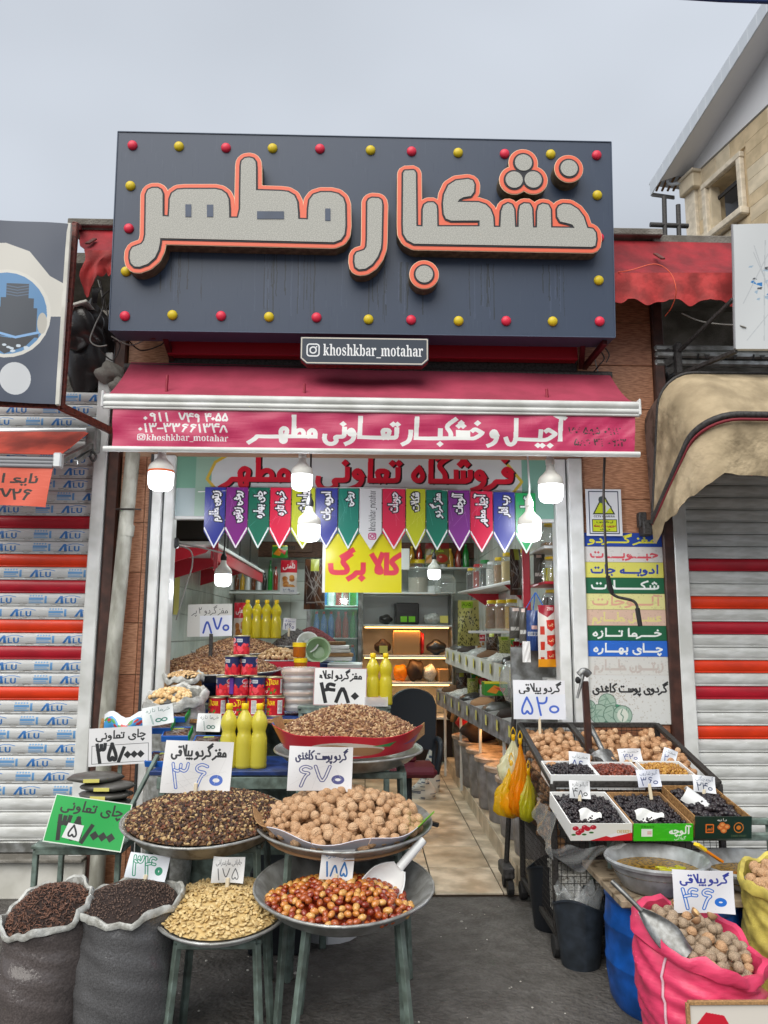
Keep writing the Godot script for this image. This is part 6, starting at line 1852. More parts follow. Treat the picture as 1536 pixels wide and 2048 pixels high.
func jar(at: Vector3, r: float, h: float, fill: String, level: float, lid: String, label: String, group := "", square := 0.0) -> void:
	var o := thing("storage_jar", label, "jar", at, 0.0, group)
	var sq := func(v: Vector3):
		var a := atan2(v.x, v.z)
		var k: float = 1.0 + square * (1.0 / maxf(absf(sin(a)), absf(cos(a))) - 1.0)
		return Vector3(v.x * k, v.y, v.z * k)
	part("wall", lathe([Vector2(0, 0), Vector2(r * 0.95, 0), Vector2(r, 0.01), Vector2(r, h * 0.3), Vector2(r * 0.97, h * 0.34), Vector2(r, h * 0.38), Vector2(r, h * 0.75), Vector2(r * 0.85, h * 0.87), Vector2(r * 0.7, h * 0.9)], 20, sq), M["jar"], o)
	part("contents", lathe([Vector2(0, 0.006), Vector2(r * 0.93, 0.006), Vector2(r * 0.94, h * level), Vector2(0, h * level + 0.01)], 16, sq), M[fill], o)
	part("lid", lathe([Vector2(r * 0.74, h * 0.88), Vector2(r * 0.75, h * 0.98), Vector2(r * 0.7, h), Vector2(0, h)], 18), M[lid], o)

func plain_bottle(at: Vector3, r: float, h: float, m: String, cap: String, label: String, group := "", neck := 0.35) -> void:
	var o := thing("bottle", label, "bottle", at, 0.0, group)
	part("body", lathe([Vector2(0, 0), Vector2(r, 0), Vector2(r, h * (0.95 - neck)), Vector2(r * 0.8, h * (1.05 - neck)), Vector2(r * 0.4, h * 0.85), Vector2(r * 0.36, h * 0.93), Vector2(0, h * 0.93)], 14), M[m], o)
	part("cap", lathe([Vector2(r * 0.42, h * 0.91), Vector2(r * 0.42, h), Vector2(0, h)], 12), M[cap], o)

func sack(at: Vector3, r: float, h: float, tilt: Basis, m: String, label: String, seed_: float, flare := 1.0, roll := 0.02, rim := "", fold := 0.0, seam := false) -> Node3D:
	# a filled sack, at: the middle of its mouth; tilt turns the mouth
	var o := thing("open_sack", label, "sack", Vector3(at.x, 0, at.z))
	var warp := func(v: Vector3):
		var a := atan2(v.x, v.z)
		var t := clampf(v.y / h, 0.0, 1.0)
		var k := 1.0 + 0.035 * sin(a * 3 + seed_ + t * 4) + 0.02 * sin(a * 7 - seed_ + t * 9) + 0.012 * sin(t * 40 + a * 4 + seed_) + 0.008 * sin(a * 17 + t * 23) + fold * (1.0 - absf(sin(t * 13 + a * 2.2 + 1.2 * sin(a * 3 + t * 5))) + 0.6 * absf(sin(t * 21 + a * 3.0 + seed_)) - 0.3 * sin(t * 60 + a * 7 + sin(a * 5)))
		var lip := smoothstep(0.9, 1.0, t)
		k += lip * (0.03 * sin(a * 9 + seed_) + 0.02 * sin(a * 16 - seed_))
		v.y += lip * (0.012 * sin(a * 5 + seed_) + 0.006 * sin(a * 13))
		var low := Vector3(v.x * k, v.y, v.z * k)
		var top := tilt * Vector3(v.x * k, v.y - h, v.z * k) + Vector3(0, h, 0)
		return low.lerp(top, smoothstep(0.55, 1.0, t))
	var p := [Vector2(r * 0.86, 0.0)]
	for k in 49: p.append(Vector2(r * lerpf(0.97, flare, k / 48.0) * (1.0 + 0.05 * sin(k / 48.0 * PI)), h * (0.03 + 0.95 * k / 48.0)))
	part("body", lathe(p, 56, warp), M[m], o)
	var q := [Vector2(r * flare * 0.99, h - roll * 2.6), Vector2(r * flare + roll, h - roll * 2.0), Vector2(r * flare + roll * 1.3, h - roll * 0.4), Vector2(r * flare + roll * 0.5, h + roll * 0.9), Vector2(r * flare - roll * 0.6, h + roll * 0.4), Vector2(r * flare - roll * 1.1, h - roll * 3.5)]
	part("rolled_mouth", lathe(q, 56, warp), M[rim if rim else m], o)
	if seam: part("seam", tube(range(25).map(func(k): return warp.call(Vector3(-0.8, 0, 0.62) * r * lerpf(0.99, flare, k / 24.0) * (1.01 + 0.05 * sin(k / 24.0 * PI)) + Vector3(0, h * (0.03 + 0.93 * k / 24.0), 0))), 0.005, 6), M["sack_white"], o)
	return o

func leaf_box(o: Node3D, w: float, h: float, d: float, m: String, front := "", t := 0.006, called := "side") -> void:
	# an open carton round the origin of o, its floor at y = 0; the front is printed
	part("floor", bx(Vector3(0, t * 0.5, 0), Vector3(w - 0.002, t, d - 0.002)), M[m], o)
	for s in [-1, 1]: part(called, cb(Vector3(s * (w * 0.5 - t * 0.5), h * 0.5, 0), Vector3(t, h - 0.002, d - t * 2 - 0.002), 0.001), M[m], o)
	part(called, cb(Vector3(0, h * 0.5, -d * 0.5 + t * 0.5), Vector3(w, h - 0.002, t), 0.001), M[m], o)
	if front:
		part("printed_front", sheet(1, 1, func(u, v): return Vector3((u - 0.5) * w, h * (1 - v), d * 0.5), t, pr(front)), pm(front, true), o)
	else: part(called, cb(Vector3(0, h * 0.5, d * 0.5 - t * 0.5), Vector3(w, h - 0.002, t), 0.001), M[m], o)

func pouch(key: String, at: Vector3, w: float, h: float, label: String, turn := 0.0, plump := 0.03, m: Material = null) -> void:
	var o := thing("hanging_pouch", label, "pouch", at, turn)
	var r := pr(key) if key else Rect2(0, 0, 1, 1)
	for s in [1, -1]:
		part("face", sheet(8, 10, func(u, v): return Vector3((u - 0.5) * w * s * (0.94 + 0.06 * v), -v * h, s * plump * sin(u * PI) * pow(sin(clampf(v, 0.02, 0.98) * PI), 0.7) + 0.003 * s * sin(u * 11 + v * 9)), 0.0, r), pm(key, true) if key else m, o)
	part("hook", tube([Vector3(0, -0.005, 0), Vector3(0, 0.03, 0)], 0.002, 5), M["cable"], o)

# ---------- inside the shop ----------
func build_interior() -> void:
	# shell
	var st := st_new()
	for b in [[-1.82, -1.72, 0, 3.1, -5.4, -0.2], [1.42, 1.52, 0, 3.1, -5.4, -0.2], [-1.82, 1.52, 0, 3.1, -5.4, -5.22], [-1.82, 1.52, 3.05, 3.15, -5.4, -0.2]]:
		add_box(st, Vector3((b[0] + b[1]) * 0.5, (b[2] + b[3]) * 0.5, (b[4] + b[5]) * 0.5), Vector3(b[1] - b[0], b[3] - b[2], b[5] - b[4]))
	var shell := struct("shop_walls", done(st), M["wall_grout"])
	var wm := [M["white_tile"], M["white_tile"], M["white_tile_b"]]
	for j in 12:
		for i in 13:
			part("tile", cb(Vector3(-1.7 + 0.12 + i * 0.24, 0.125 + j * 0.25, -5.215), Vector3(0.235, 0.245, 0.012), 0.002), wm[rng.randi() % 3], shell)
		if j < 5: continue
		for i in 18:
			part("tile", cb(Vector3(-1.715, 0.125 + j * 0.25, -0.85 - i * 0.24), Vector3(0.012, 0.245, 0.235), 0.002), wm[rng.randi() % 3], shell)
			part("tile", cb(Vector3(1.415, 0.125 + j * 0.25, -0.85 - i * 0.24), Vector3(0.012, 0.245, 0.235), 0.002), wm[rng.randi() % 3], shell)
	# ceiling tubes
	for q in [[-0.2, -1.6, "nearer"], [-0.2, -3.7, "farther"]]:
		var o := thing("ceiling_light", "%s white tube light on the shop ceiling" % q[2], "lamp", Vector3(q[0], 3.03, q[1]))
		part("casing", cb(Vector3.ZERO, Vector3(1.25, 0.04, 0.14), 0.006), M["white_plastic"], o)
		part("tube", bx(Vector3(0, -0.026, 0), Vector3(1.2, 0.012, 0.1)), M["tube_glow"], o)
		var l := AreaLight3D.new()
		l.name = "light"
		l.area_size = Vector2(1.2, 0.1)
		l.position = Vector3(0, -0.045, 0)
		l.rotation.x = -PI / 2
		l.light_energy = 0.85
		l.light_color = Color(0.95, 1.0, 0.98)
		l.area_range = 8.0
		l.shadow_enabled = true
		o.add_child(l)
	# left wall: high shelf with dark bundles, red boards under it
	var o := thing("wall_shelf", "white high shelf with red boards along the left tiled wall", "shelf")
	part("board", cb(Vector3(-1.42, 2.26, -2.3), Vector3(0.55, 0.03, 2.9), 0.004), M["shelf_white"], o)
	part("red_board", cb(Vector3(-1.17, 2.19, -2.3), Vector3(0.02, 0.1, 2.9), 0.003), M["shelf_red"], o)
	for z in [-1.0, -1.9, -3.0]: part("bracket", prism(PackedVector2Array([Vector2(-1.7, 2.24), Vector2(-1.2, 2.24), Vector2(-1.25, 2.2), Vector2(-1.7, 2.06)]), z, z + 0.02), M["shelf_red"], o)
	part("end_post", cb(Vector3(-1.14, 2.3, -0.86), Vector3(0.03, 0.5, 0.03), 0.003), M["shelf_red"], o)
	for k in 4: single("wrapped_carton", cb(Vector3.ZERO, Vector3(0.46, 0.42, 0.6), 0.02), M["pouch_dark"], ["nearest", "second", "third", "farthest"][k] + " black wrapped carton on the high left shelf", "carton", Vector3(-1.4, 2.49, -1.2 - k * 0.64))
	# posters and packs by the left frame
	single("food_poster", sheet(1, 1, func(u, v): return Vector3(-1.68, lerpf(2.3, 1.45, v), lerpf(-0.9, -1.25, 1 - u)), 0.004, pr("poster_food")), pm("poster_food", true), "tall poster of dishes on the left wall", "poster")
	single("yellow_slip", bx(Vector3.ZERO, Vector3(0.004, 0.42, 0.18)), M["paper_tag"], "tall yellow green slip on the left wall", "notice", Vector3(-1.7, 1.95, -2.0))
	cord("lamp_cable", [Vector3(-1.283, 2.167, -0.1), Vector3(-1.188, 2.138, -0.2), Vector3(-1.181, 2.041, -0.25), Vector3(-1.227, 1.907, -0.3), Vector3(-1.285, 1.669, -0.3)], 0.005, "cable_grey", "grey cable drooping beside the left door frame")
	cord("lamp_cable", [Vector3(-1.284, 2.181, -0.1), Vector3(-1.166, 2.171, -0.25), Vector3(-0.983, 2.13, -0.3)], 0.006, "cable_grey", "cable feeding the bulb above the kernel heaps")
	single("wall_plug", cb(Vector3(-1.262, 2.172, -0.08), Vector3(0.05, 0.07, 0.05), 0.012), M["cap_black"], "black plug on the inner edge of the left door frame", "plug")
	# back wall left: bottle shelf
	o = thing("bottle_shelf", "narrow shelf of bottles on the back wall", "shelf")
	part("board", cb(Vector3(-1.339, 2.076, -4.9), Vector3(1.0, 0.025, 0.3), 0.003), M["shelf_white"], o)
	var by: float = 2.1014 + 0.012
	var kinds := [["bottle_dark", "cap_black", "dark"], ["bottle_amber", "cap_red", "amber"], ["bottle_oil", "cap_yellow", "golden"], ["white_plastic", "cap_black", "white"], ["bottle_green", "cap_green", "green"], ["bottle_red", "cap_red", "red"]]
	var order := [0, 3, 1, 2, 3, 1, 3, 0, 4, 5]
	var place := ["first", "second", "third", "fourth", "fifth", "sixth", "seventh", "eighth", "ninth", "tenth"]
	for k in 10:
		var q: Array = kinds[order[k]]
		var x: float = -1.7734 + k * 0.0704
		plain_bottle(Vector3(x, by, -4.85), 0.03, 0.22 if k < 8 else (0.38 if k == 8 else 0.3), q[0], q[1], "%s %s bottle in the row on the back wall shelf" % [place[k], q[2]], "bottles on the back shelf")
	# kernels and wares on the raised left counter
	o = thing("left_counter", "dark counter behind the tin pyramid carrying the heaps", "counter")
	part("top", cb(Vector3(-0.95, 1.14, -1.1), Vector3(1.35, 0.03, 1.7), 0.004), M["blue_board"], o)
	part("front", cb(Vector3(-0.95, 0.56, -0.24), Vector3(1.33, 1.1, 0.03), 0.004), M["green_steel"], o)
	part("back_step", cb(Vector3(-0.95, 1.24, -1.7), Vector3(1.3, 0.2, 0.7), 0.004), M["cloth_blue"], o)
	var light := [Color(0.22, 0.1, 0.045), Color(0.32, 0.17, 0.08), Color(0.14, 0.06, 0.03), Color(0.42, 0.26, 0.13)]
	var chip := chip_mesh(4)
	for q in [[Vector3(-1.048, 1.33, -0.55), 0.44, 0.13, 3000, "large brown kernel heap behind the tins", "wide tray of brown kernels behind the tins"], [Vector3(-1.001, 1.437, -1.3), 0.36, 0.11, 1500, "farther kernel heap under the lemon bottles", "farther tray of kernels under the lemon bottles"]]:
		tray(q[0], q[1] + 0.02, 0.04, q[5], "tray", 0.06)
		var f := dome(q[1], q[2], 1.7)
		mound(q[1] * 0.97, f, M["heap_brown"], q[0], 0.04, "middle of the " + q[4], "kernels")
		stuff("walnut_kernels", chip, M["crumb"], heap(q[0], 0.04, q[1] * 0.96, f, q[3], 0.011), light, q[4], "kernels")
	var fl := dome(0.2, 0.08)
	var nb: Vector3 = Vector3(-0.646, 1.385, -1)
	tray(nb, 0.2, 0.03, "red lined basin of small tan nuts behind the honey", "red_liner", 0.1)
	stuff("small_nuts", blob(1, 1, 1, 7, 5), M["crumb"], heap(nb, 0.03, 0.18, fl, 260, 0.014), [Color(0.5, 0.32, 0.16), Color(0.6, 0.42, 0.24), Color(0.4, 0.24, 0.1)], "small tan nuts in the red basin", "nuts")
	single("red_cloth", sheet(8, 6, func(u, v): return Vector3(-0.573, 1.239, -0.7) + Vector3((u - 0.5) * 0.5, 0.14 - 0.3 * v, 0.02 * sin(u * 9)), 0.006), M["cloth_red"], "red cloth hanging below the basin of nuts", "cloth")
	for q in [[Vector3(-0.569, 1.483, -1.5), 0.2, "dark spice", [Color(0.06, 0.05, 0.05), Color(0.1, 0.085, 0.08)]], [Vector3(-0.472, 1.503, -1.9), 0.22, "maroon sumac", [Color(0.12, 0.015, 0.02), Color(0.18, 0.025, 0.03)]]]:
		tray(q[0], q[1], 0.04, "tray of %s beside the lemon bottles" % q[2], "tray", 0.05)
		stuff("spice_heap", blob(1, 0.7, 0.8, 5, 4), M["crumb"], heap(q[0], 0.04, q[1] * 0.95, dome(q[1], 0.13, 1.4), 1500, 0.013), q[3], "heap of %s beside the lemon bottles" % q[2], "spice")
	for k in 4: lemon_bottle(Vector3(-0.9597 + k * 0.079, 1.5406, -1.35), 0.311, ["first", "second", "third", "last"][k] + " lemon juice bottle in the row of four inside", "lemon", "four juice bottles inside")
	card("kernel_870", Vector3(-1.067, 1.671, -0.350), 0.303, 0.221, "white card reading 870 on a dark stick above the kernels", 0.0, 0.05, 0.03, 0.0)
	single("sign_stick", cb(Vector3(-1.055, 1.494, -0.36), Vector3(0.025, 0.17, 0.015), 0.003), M["bracket_steel"], "dark stick carrying the 870 card", "stick")
	card("spice_260", Vector3(-0.610, 1.654, -1.300), 0.102, 0.097, "small white card reading 260 by the dark spice", 0.0, 0.1, -0.05, 0.05)
	pouch("pouch_snack", Vector3(-1.069, 1.84, -1.7), 0.12, 0.36, "red topped snack pouch behind the four bottles")
	pouch("pouch_snack", Vector3(-0.753, 2.293, -2.6), 0.168, 0.3359, "red topped snack pouch hanging before the back wall")
	pouch("date_pack", Vector3(-0.483, 2.287, -2.4), 0.2022, 0.4815, "tall clear bag of dark dried fruit beside the fridge", 0.0, 0.06)
	for k in 2:
		var j := thing("honey_jar", ["upper honey jar with a yellow lid", "lower honey jar with a yellow lid"][k], "jar", Vector3(-0.446 + 0.01 * k, 1.3183 + (0.105 if k == 0 else 0.0), -0.35), 0.0, "stacked honey jars")
		part("jar", lathe([Vector2(0, 0), Vector2(0.042, 0), Vector2(0.045, 0.01), Vector2(0.045, 0.07), Vector2(0, 0.072)], 18), M["honey"], j)
		part("lid", lathe([Vector2(0.047, 0.07), Vector2(0.047, 0.098), Vector2(0, 0.1)], 18), M["cap_yellow"], j)
	single("green_bowl", lathe([Vector2(0, 0), Vector2(0.06, 0.005), Vector2(0.1, 0.08), Vector2(0.105, 0.1), Vector2(0.09, 0.1), Vector2(0.05, 0.02)], 20), M["green_dish"], "pale green bowl on its side beyond the honey", "bowl", Vector3(-0.367, 1.43, -1.2), Basis(Vector3.RIGHT, 1.3))
	single("white_bowl", lathe([Vector2(0, 0), Vector2(0.06, 0.005), Vector2(0.09, 0.07), Vector2(0.08, 0.07), Vector2(0.05, 0.015)], 20), M["white_plastic"], "white bowl on its side beyond the honey", "bowl", Vector3(-0.451, 1.488, -1.25), Basis(Vector3.RIGHT, 1.2))
	o = thing("right_counter_papers", "pale low counter with stacked papers before the fridge", "counter")
	part("top", cb(Vector3(-0.266, 1.316, -1.6), Vector3(0.5, 0.04, 0.4), 0.006), M["shelf_white"], o)
	part("body", cb(Vector3(-0.262, 1.028, -1.6), Vector3(0.46, 0.5, 0.36), 0.006), M["plaster"], o)
	for k in 5: single("paper_bundle", cb(Vector3.ZERO, Vector3(0.3 - 0.03 * k, 0.03, 0.22), 0.006), M[["card_white", "card_brown", "plaster", "card_white", "raw_wood"][k]], ["lowest", "second", "third", "fourth", "highest"][k] + " paper bundle on the pale counter", "paper", Vector3(-0.254, 1.358, -1.6) + Vector3(0.02 * (k % 2), 0.015 + k * 0.032, 0.02), Basis(Vector3.UP, 0.1 * (k % 3)), "paper bundles")
	build_fridge()
	build_back_shelves()
	build_right_wall()
	# chair and white sack on the floor
	o = thing("office_chair", "black office chair with a maroon seat beside the aisle", "chair", Vector3(0.3685, 0.02, -1.6))
	part("backrest", sheet(12, 12, func(u, v):
		var a: float = (u - 0.5) * 2.0
		var top: float = sqrt(maxf(0.0, 1.0 - a * a)) * 0.14
		return Vector3(a * 0.19 + 0.05, lerpf(0.86 + top, 0.5, v) + 0.1, -0.02 - 0.05 * cos(a)), 0.06), M["chair_black"], o)
	part("seat", cb(Vector3(0, 0.47, 0.1), Vector3(0.44, 0.08, 0.42), 0.03), M["chair_maroon"], o)
	part("back_cushion", cb(Vector3(-0.06, 0.6, 0.0), Vector3(0.26, 0.18, 0.04), 0.015), M["chair_maroon"], o)
	part("armrest", tube(curve([Vector3(0.22, 0.45, 0.2), Vector3(0.26, 0.66, 0.2), Vector3(0.24, 0.68, -0.02), Vector3(0.22, 0.45, -0.02)], 5), 0.025, 8), M["chair_black"], o)
	part("column", tube([Vector3(0, 0.1, 0.1), Vector3(0, 0.44, 0.1)], 0.03, 10), M["chair_black"], o)
	for k in 5: part("leg", bar(Vector3(0, 0.1, 0.1), Vector3(0.25 * sin(k * TAU / 5), 0.05, 0.1 + 0.25 * cos(k * TAU / 5)), 0.04, 0.03), M["chair_black"], o)
	for q in [[Vector3(0.684, 0.442, -3), 0.16, 0.4, "upright white printed sack in the aisle"], [Vector3(0.59, 0.406, -2.7), 0.2, 0.18, "low white printed sack in the aisle"]]:
		var s := thing("printed_sack", q[3], "sack", Vector3(q[0].x, 0.024, q[0].z))
		part("bag", sheet(20, 10, func(u, v):
			var a: float = u * TAU
			var k: float = 1.0 + 0.1 * sin(a * 3) + 0.06 * sin(v * 9 + a * 2)
			return Vector3(sin(a) * q[1] * 0.6 * k * sin(clampf(v * 1.1 + 0.12, 0, 1) * PI * 0.5), q[2] * (1 - v), cos(a) * q[1] * 0.5 * k), 0.0, pr("white_sack")), pm("white_sack"), s)
	pouch("goods_box", Vector3(-1.067, 2.662, -4.6), 0.2, 0.16, "small green printed box high on the back wall", 0.0, 0.03)
	single("wood_pelmet", cb(Vector3(0.096, 2.64, -4.9), Vector3(3.0, 0.2, 0.06), 0.004), M["wood_strip"], "brown wood grain pelmet across the back wall", "pelmet")
	single("page_plaque", sheet(1, 1, func(u, v): return Vector3(-0.9, 2.664, -4.84) + Vector3((u - 0.5) * 0.42, 0.06 - 0.12 * v, 0), 0.01, pr("shop_page_wood")), pm("shop_page_wood"), "wood coloured plaque with the page name on the pelmet", "plaque")
	pouch("pack_tarom", Vector3(0.793, 2.566, -3.4), 0.2753, 0.2313, "wide yellow and red pack hanging before the pelmet", 0.0, 0.02)
	single("framed_notice", cb(Vector3(0.502, 2.498, -4.6), Vector3(0.11, 0.27, 0.02), 0.006), M["card_white"], "white framed notice beside the yellow poster", "notice")

func build_fridge() -> void:
	var o := thing("drinks_fridge", "tall drinks fridge with a glass door", "fridge")
	var a: Vector3 = Vector3(-0.642, 2.023, -3.6)
	var b: Vector3 = Vector3(-0.033, 1.178, -3.6)
	var w := b.x - a.x
	var cx := (a.x + b.x) * 0.5
	part("back", bx(Vector3(cx, 1.35, -4.15), Vector3(w, 2.0, 0.03)), M["fridge_inside"], o)
	for s in [-1, 1]: part("side", cb(Vector3(cx + s * (w * 0.5 - 0.02), 1.35, -3.9), Vector3(0.04, 2.0, 0.5), 0.004), M["fridge"], o)
	part("base", cb(Vector3(cx, 0.3, -3.9), Vector3(w, 0.1, 0.5), 0.004), M["fridge"], o)
	part("top", cb(Vector3(cx, 2.37, -3.9), Vector3(w, 0.05, 0.5), 0.004), M["fridge"], o)
	for s in [-1, 1]: part("door_frame", cb(Vector3(cx + s * (w * 0.5 - 0.02), 1.35, -3.63), Vector3(0.045, 2.0, 0.03), 0.006), M["galvanised"], o)
	var ys := [0.75, 1.15, 1.52, 1.88]
	for y in ys: part("shelf", cb(Vector3(cx, y, -3.9), Vector3(w - 0.09, 0.015, 0.42), 0.002), M["shelf_white"], o)
	part("pane", bx(Vector3(cx, 1.35, -3.635), Vector3(w - 0.1, 1.9, 0.006)), M["glass"], o)
	var l := AreaLight3D.new()
	l.name = "light"
	l.area_size = Vector2(w - 0.15, 0.05)
	l.position = Vector3(cx, 2.33, -3.72)
	l.rotation.x = -PI / 2
	l.light_energy = 0.35
	l.light_color = Color(0.85, 1.0, 0.95)
	l.area_range = 3.0
	l.shadow_enabled = true
	o.add_child(l)
	part("lamp_strip", bx(Vector3(cx, 2.34, -3.72), Vector3(w - 0.15, 0.01, 0.05)), M["tube_glow"], o)
	for j in 3:
		for k in 6:
			var m: String = [["bottle_blue", "bottle_blue", "bottle_blue", "bottle_red", "bottle_red", "bottle_green"], ["bottle_blue", "bottle_blue", "white_plastic", "bottle_red", "bottle_amber", "bottle_green"], ["bottle_green", "bottle_green", "bottle_blue", "bottle_green", "bottle_green", "bottle_blue"]][j][k]
			plain_bottle(Vector3(cx + (k - 2.5) * 0.082, [1.528, 1.888, 1.158][j], -3.76), 0.036, 0.29, m, "cap_green" if m == "bottle_green" else "cap_red", "%s bottle on the %s fridge shelf, %s from the left" % [{"bottle_blue": "blue", "bottle_red": "red", "bottle_green": "green", "bottle_amber": "amber", "white_plastic": "white"}[m], ["middle", "upper", "lower"][j], ["first", "second", "third", "fourth", "fifth", "sixth"][k]], "bottles in the fridge")

func strip_light(o: Node3D, pts: Array, e: float) -> void:
	# a warm glowing strip with a light of its own size
	part("glow_strip", tube(pts, 0.008, 6), M["strip_glow"], o)
	var a: Vector3 = pts[0]
	var b: Vector3 = pts[-1]
	var l := AreaLight3D.new()
	l.name = "light"
	l.area_size = Vector2(maxf(0.05, absf(b.x - a.x) + absf(b.z - a.z)), 0.03)
	l.position = (a + b) * 0.5 + Vector3(0, -0.02, -0.02)
	l.rotation = Vector3(-PI / 2, 0 if absf(b.x - a.x) > absf(b.z - a.z) else PI / 2, 0)
	l.light_energy = e
	l.light_color = Color(1.0, 0.72, 0.42)
	l.area_range = 4.0
	l.shadow_enabled = true
	o.add_child(l)

func build_back_shelves() -> void:
	var o := thing("back_shelf_unit", "white shelf unit with warm light strips on the back wall", "shelf unit")
	var x0: float = -0.0172
	var x1: float = 1.0858
	var w := x1 - x0
	var cx := (x0 + x1) * 0.5
	var ys: Array = [[2.0731, 1.6721, 1.3005, 0.9751, 0.5584]][0]
	for k in 5: part("board", cb(Vector3(cx, ys[k], -4.83), Vector3(w, 0.025, 0.46), 0.004), M["shelf_white"], o)
	for k in 4: part("back_panel", cb(Vector3(cx, (ys[k] + ys[k + 1]) * 0.5, -5.1), Vector3(w, ys[k] - ys[k + 1] - 0.03, 0.02), 0.002), M["shelf_white" if k < 1 else "plaster"], o)
	for s in [x0 - 0.01, x1 + 0.01]: part("side", cb(Vector3(s, (ys[0] + ys[4]) * 0.5, -4.9), Vector3(0.02, ys[0] - ys[4] + 0.02, 0.4), 0.003), M["galvanised"], o)
	for k in [1, 2, 3]: strip_light(o, [Vector3(x0 + 0.02, ys[k] - 0.024, -4.62), Vector3(x1 - 0.04, ys[k] - 0.024, -4.62)], 0.13)
	# wares, shelf by shelf
	for q in [[836, 42, 0.45, "nut_goods", "large clear jug of pale grain on the top shelf"], [866, 32, 0.2, "white_plastic", "large clear water jug on the top shelf"]]:
		jar(Vector3(0.679 + (q[0] - 836) * 0.0064, ys[0] + 0.014, -4.8), q[1] * 0.5 * 0.0064, 0.42, "clay" if q[0] == 836 else q[3], q[2], "cap_yellow" if q[0] == 836 else "white_plastic", q[4])
	var box := func(px: float, k: int, bw: float, bh: float, m: String, label: String, cat: String, z := -4.75):
		var soft: bool = cat in ["bag", "pouch", "packet", "parcel"]
		single("shelf_parcel", blob(bw * 0.55, bh * 0.55, 0.12, 14, 10, func(d: Vector3): return 1.0 + 0.14 * sin(d.x * 5 + px) * cos(d.y * 4) - 0.1 * maxf(0.0, -d.y)) if soft else cb(Vector3(0, 0, 0), Vector3(bw, bh, 0.2), 0.015), M[m], label, cat, Vector3(x0 + (px - 726) * 0.0063, ys[k] + 0.014 + bh * 0.5, z), Basis(Vector3.UP, rnd(-0.15, 0.15)))
	box.call(770, 1, 0.16, 0.12, "pouch_dark", "dark pouch with blue top on the second shelf", "pouch")
	box.call(812, 1, 0.3, 0.27, "pouch_dark", "black wrapped box with green labels on the second shelf", "box")
	box.call(864, 1, 0.22, 0.14, "sack_film", "crumpled clear bag on the second shelf", "bag")
	box.call(765, 2, 0.2, 0.18, "dark_goods", "dark loaf with a tag on the third shelf", "packet")
	box.call(812, 2, 0.34, 0.3, "card_brown", "tan carton with round marks on the third shelf", "carton")
	box.call(843, 2, 0.05, 0.27, "cap_red", "tall red packet on the third shelf", "packet")
	box.call(872, 2, 0.24, 0.18, "pouch_dark", "green black bag on the third shelf", "bag")
	box.call(800, 3, 0.16, 0.2, "bag_orange", "yellow bag on the lowest lit shelf", "bag")
	box.call(830, 3, 0.2, 0.26, "dark_goods", "dark stacked parcel on the lowest lit shelf", "parcel")
	box.call(858, 3, 0.16, 0.2, "white_bag", "white knotted bag on the lowest lit shelf", "bag")
	box.call(883, 3, 0.14, 0.16, "card_brown", "brown carton at the end of the lowest lit shelf", "carton")
	for q in [[806, 1], [822, 1]]: single("price_slip", cb(Vector3.ZERO, Vector3(0.08, 0.07, 0.004), 0.001), M["card_lime"], "green label on the black wrapped box, %s" % ["nearer the dark pouch" if q[0] == 806 else "nearer the clear bag"], "label", Vector3(x0 + (q[0] - 726) * 0.0063, ys[1] + 0.08, -4.62))
	for q in [[885, 1], [766, 2]]: single("price_slip", cb(Vector3.ZERO, Vector3(0.1, 0.09, 0.004), 0.001), M["paper_tag"], "yellow price slip on the %s shelf" % ["second" if q[1] == 1 else "third"], "label", Vector3(x0 + (q[0] - 726) * 0.0063, ys[q[1]] + 0.08, -4.58))
	single("shelf_curtain", sheet(6, 3, func(u, v): return Vector3(lerpf(x0, x1, u), ys[4] - 0.03 - v * 0.5, -4.7 + 0.02 * sin(u * 20)), 0.004), M["dark_goods"], "brown cloth hanging below the lit shelves", "cloth")

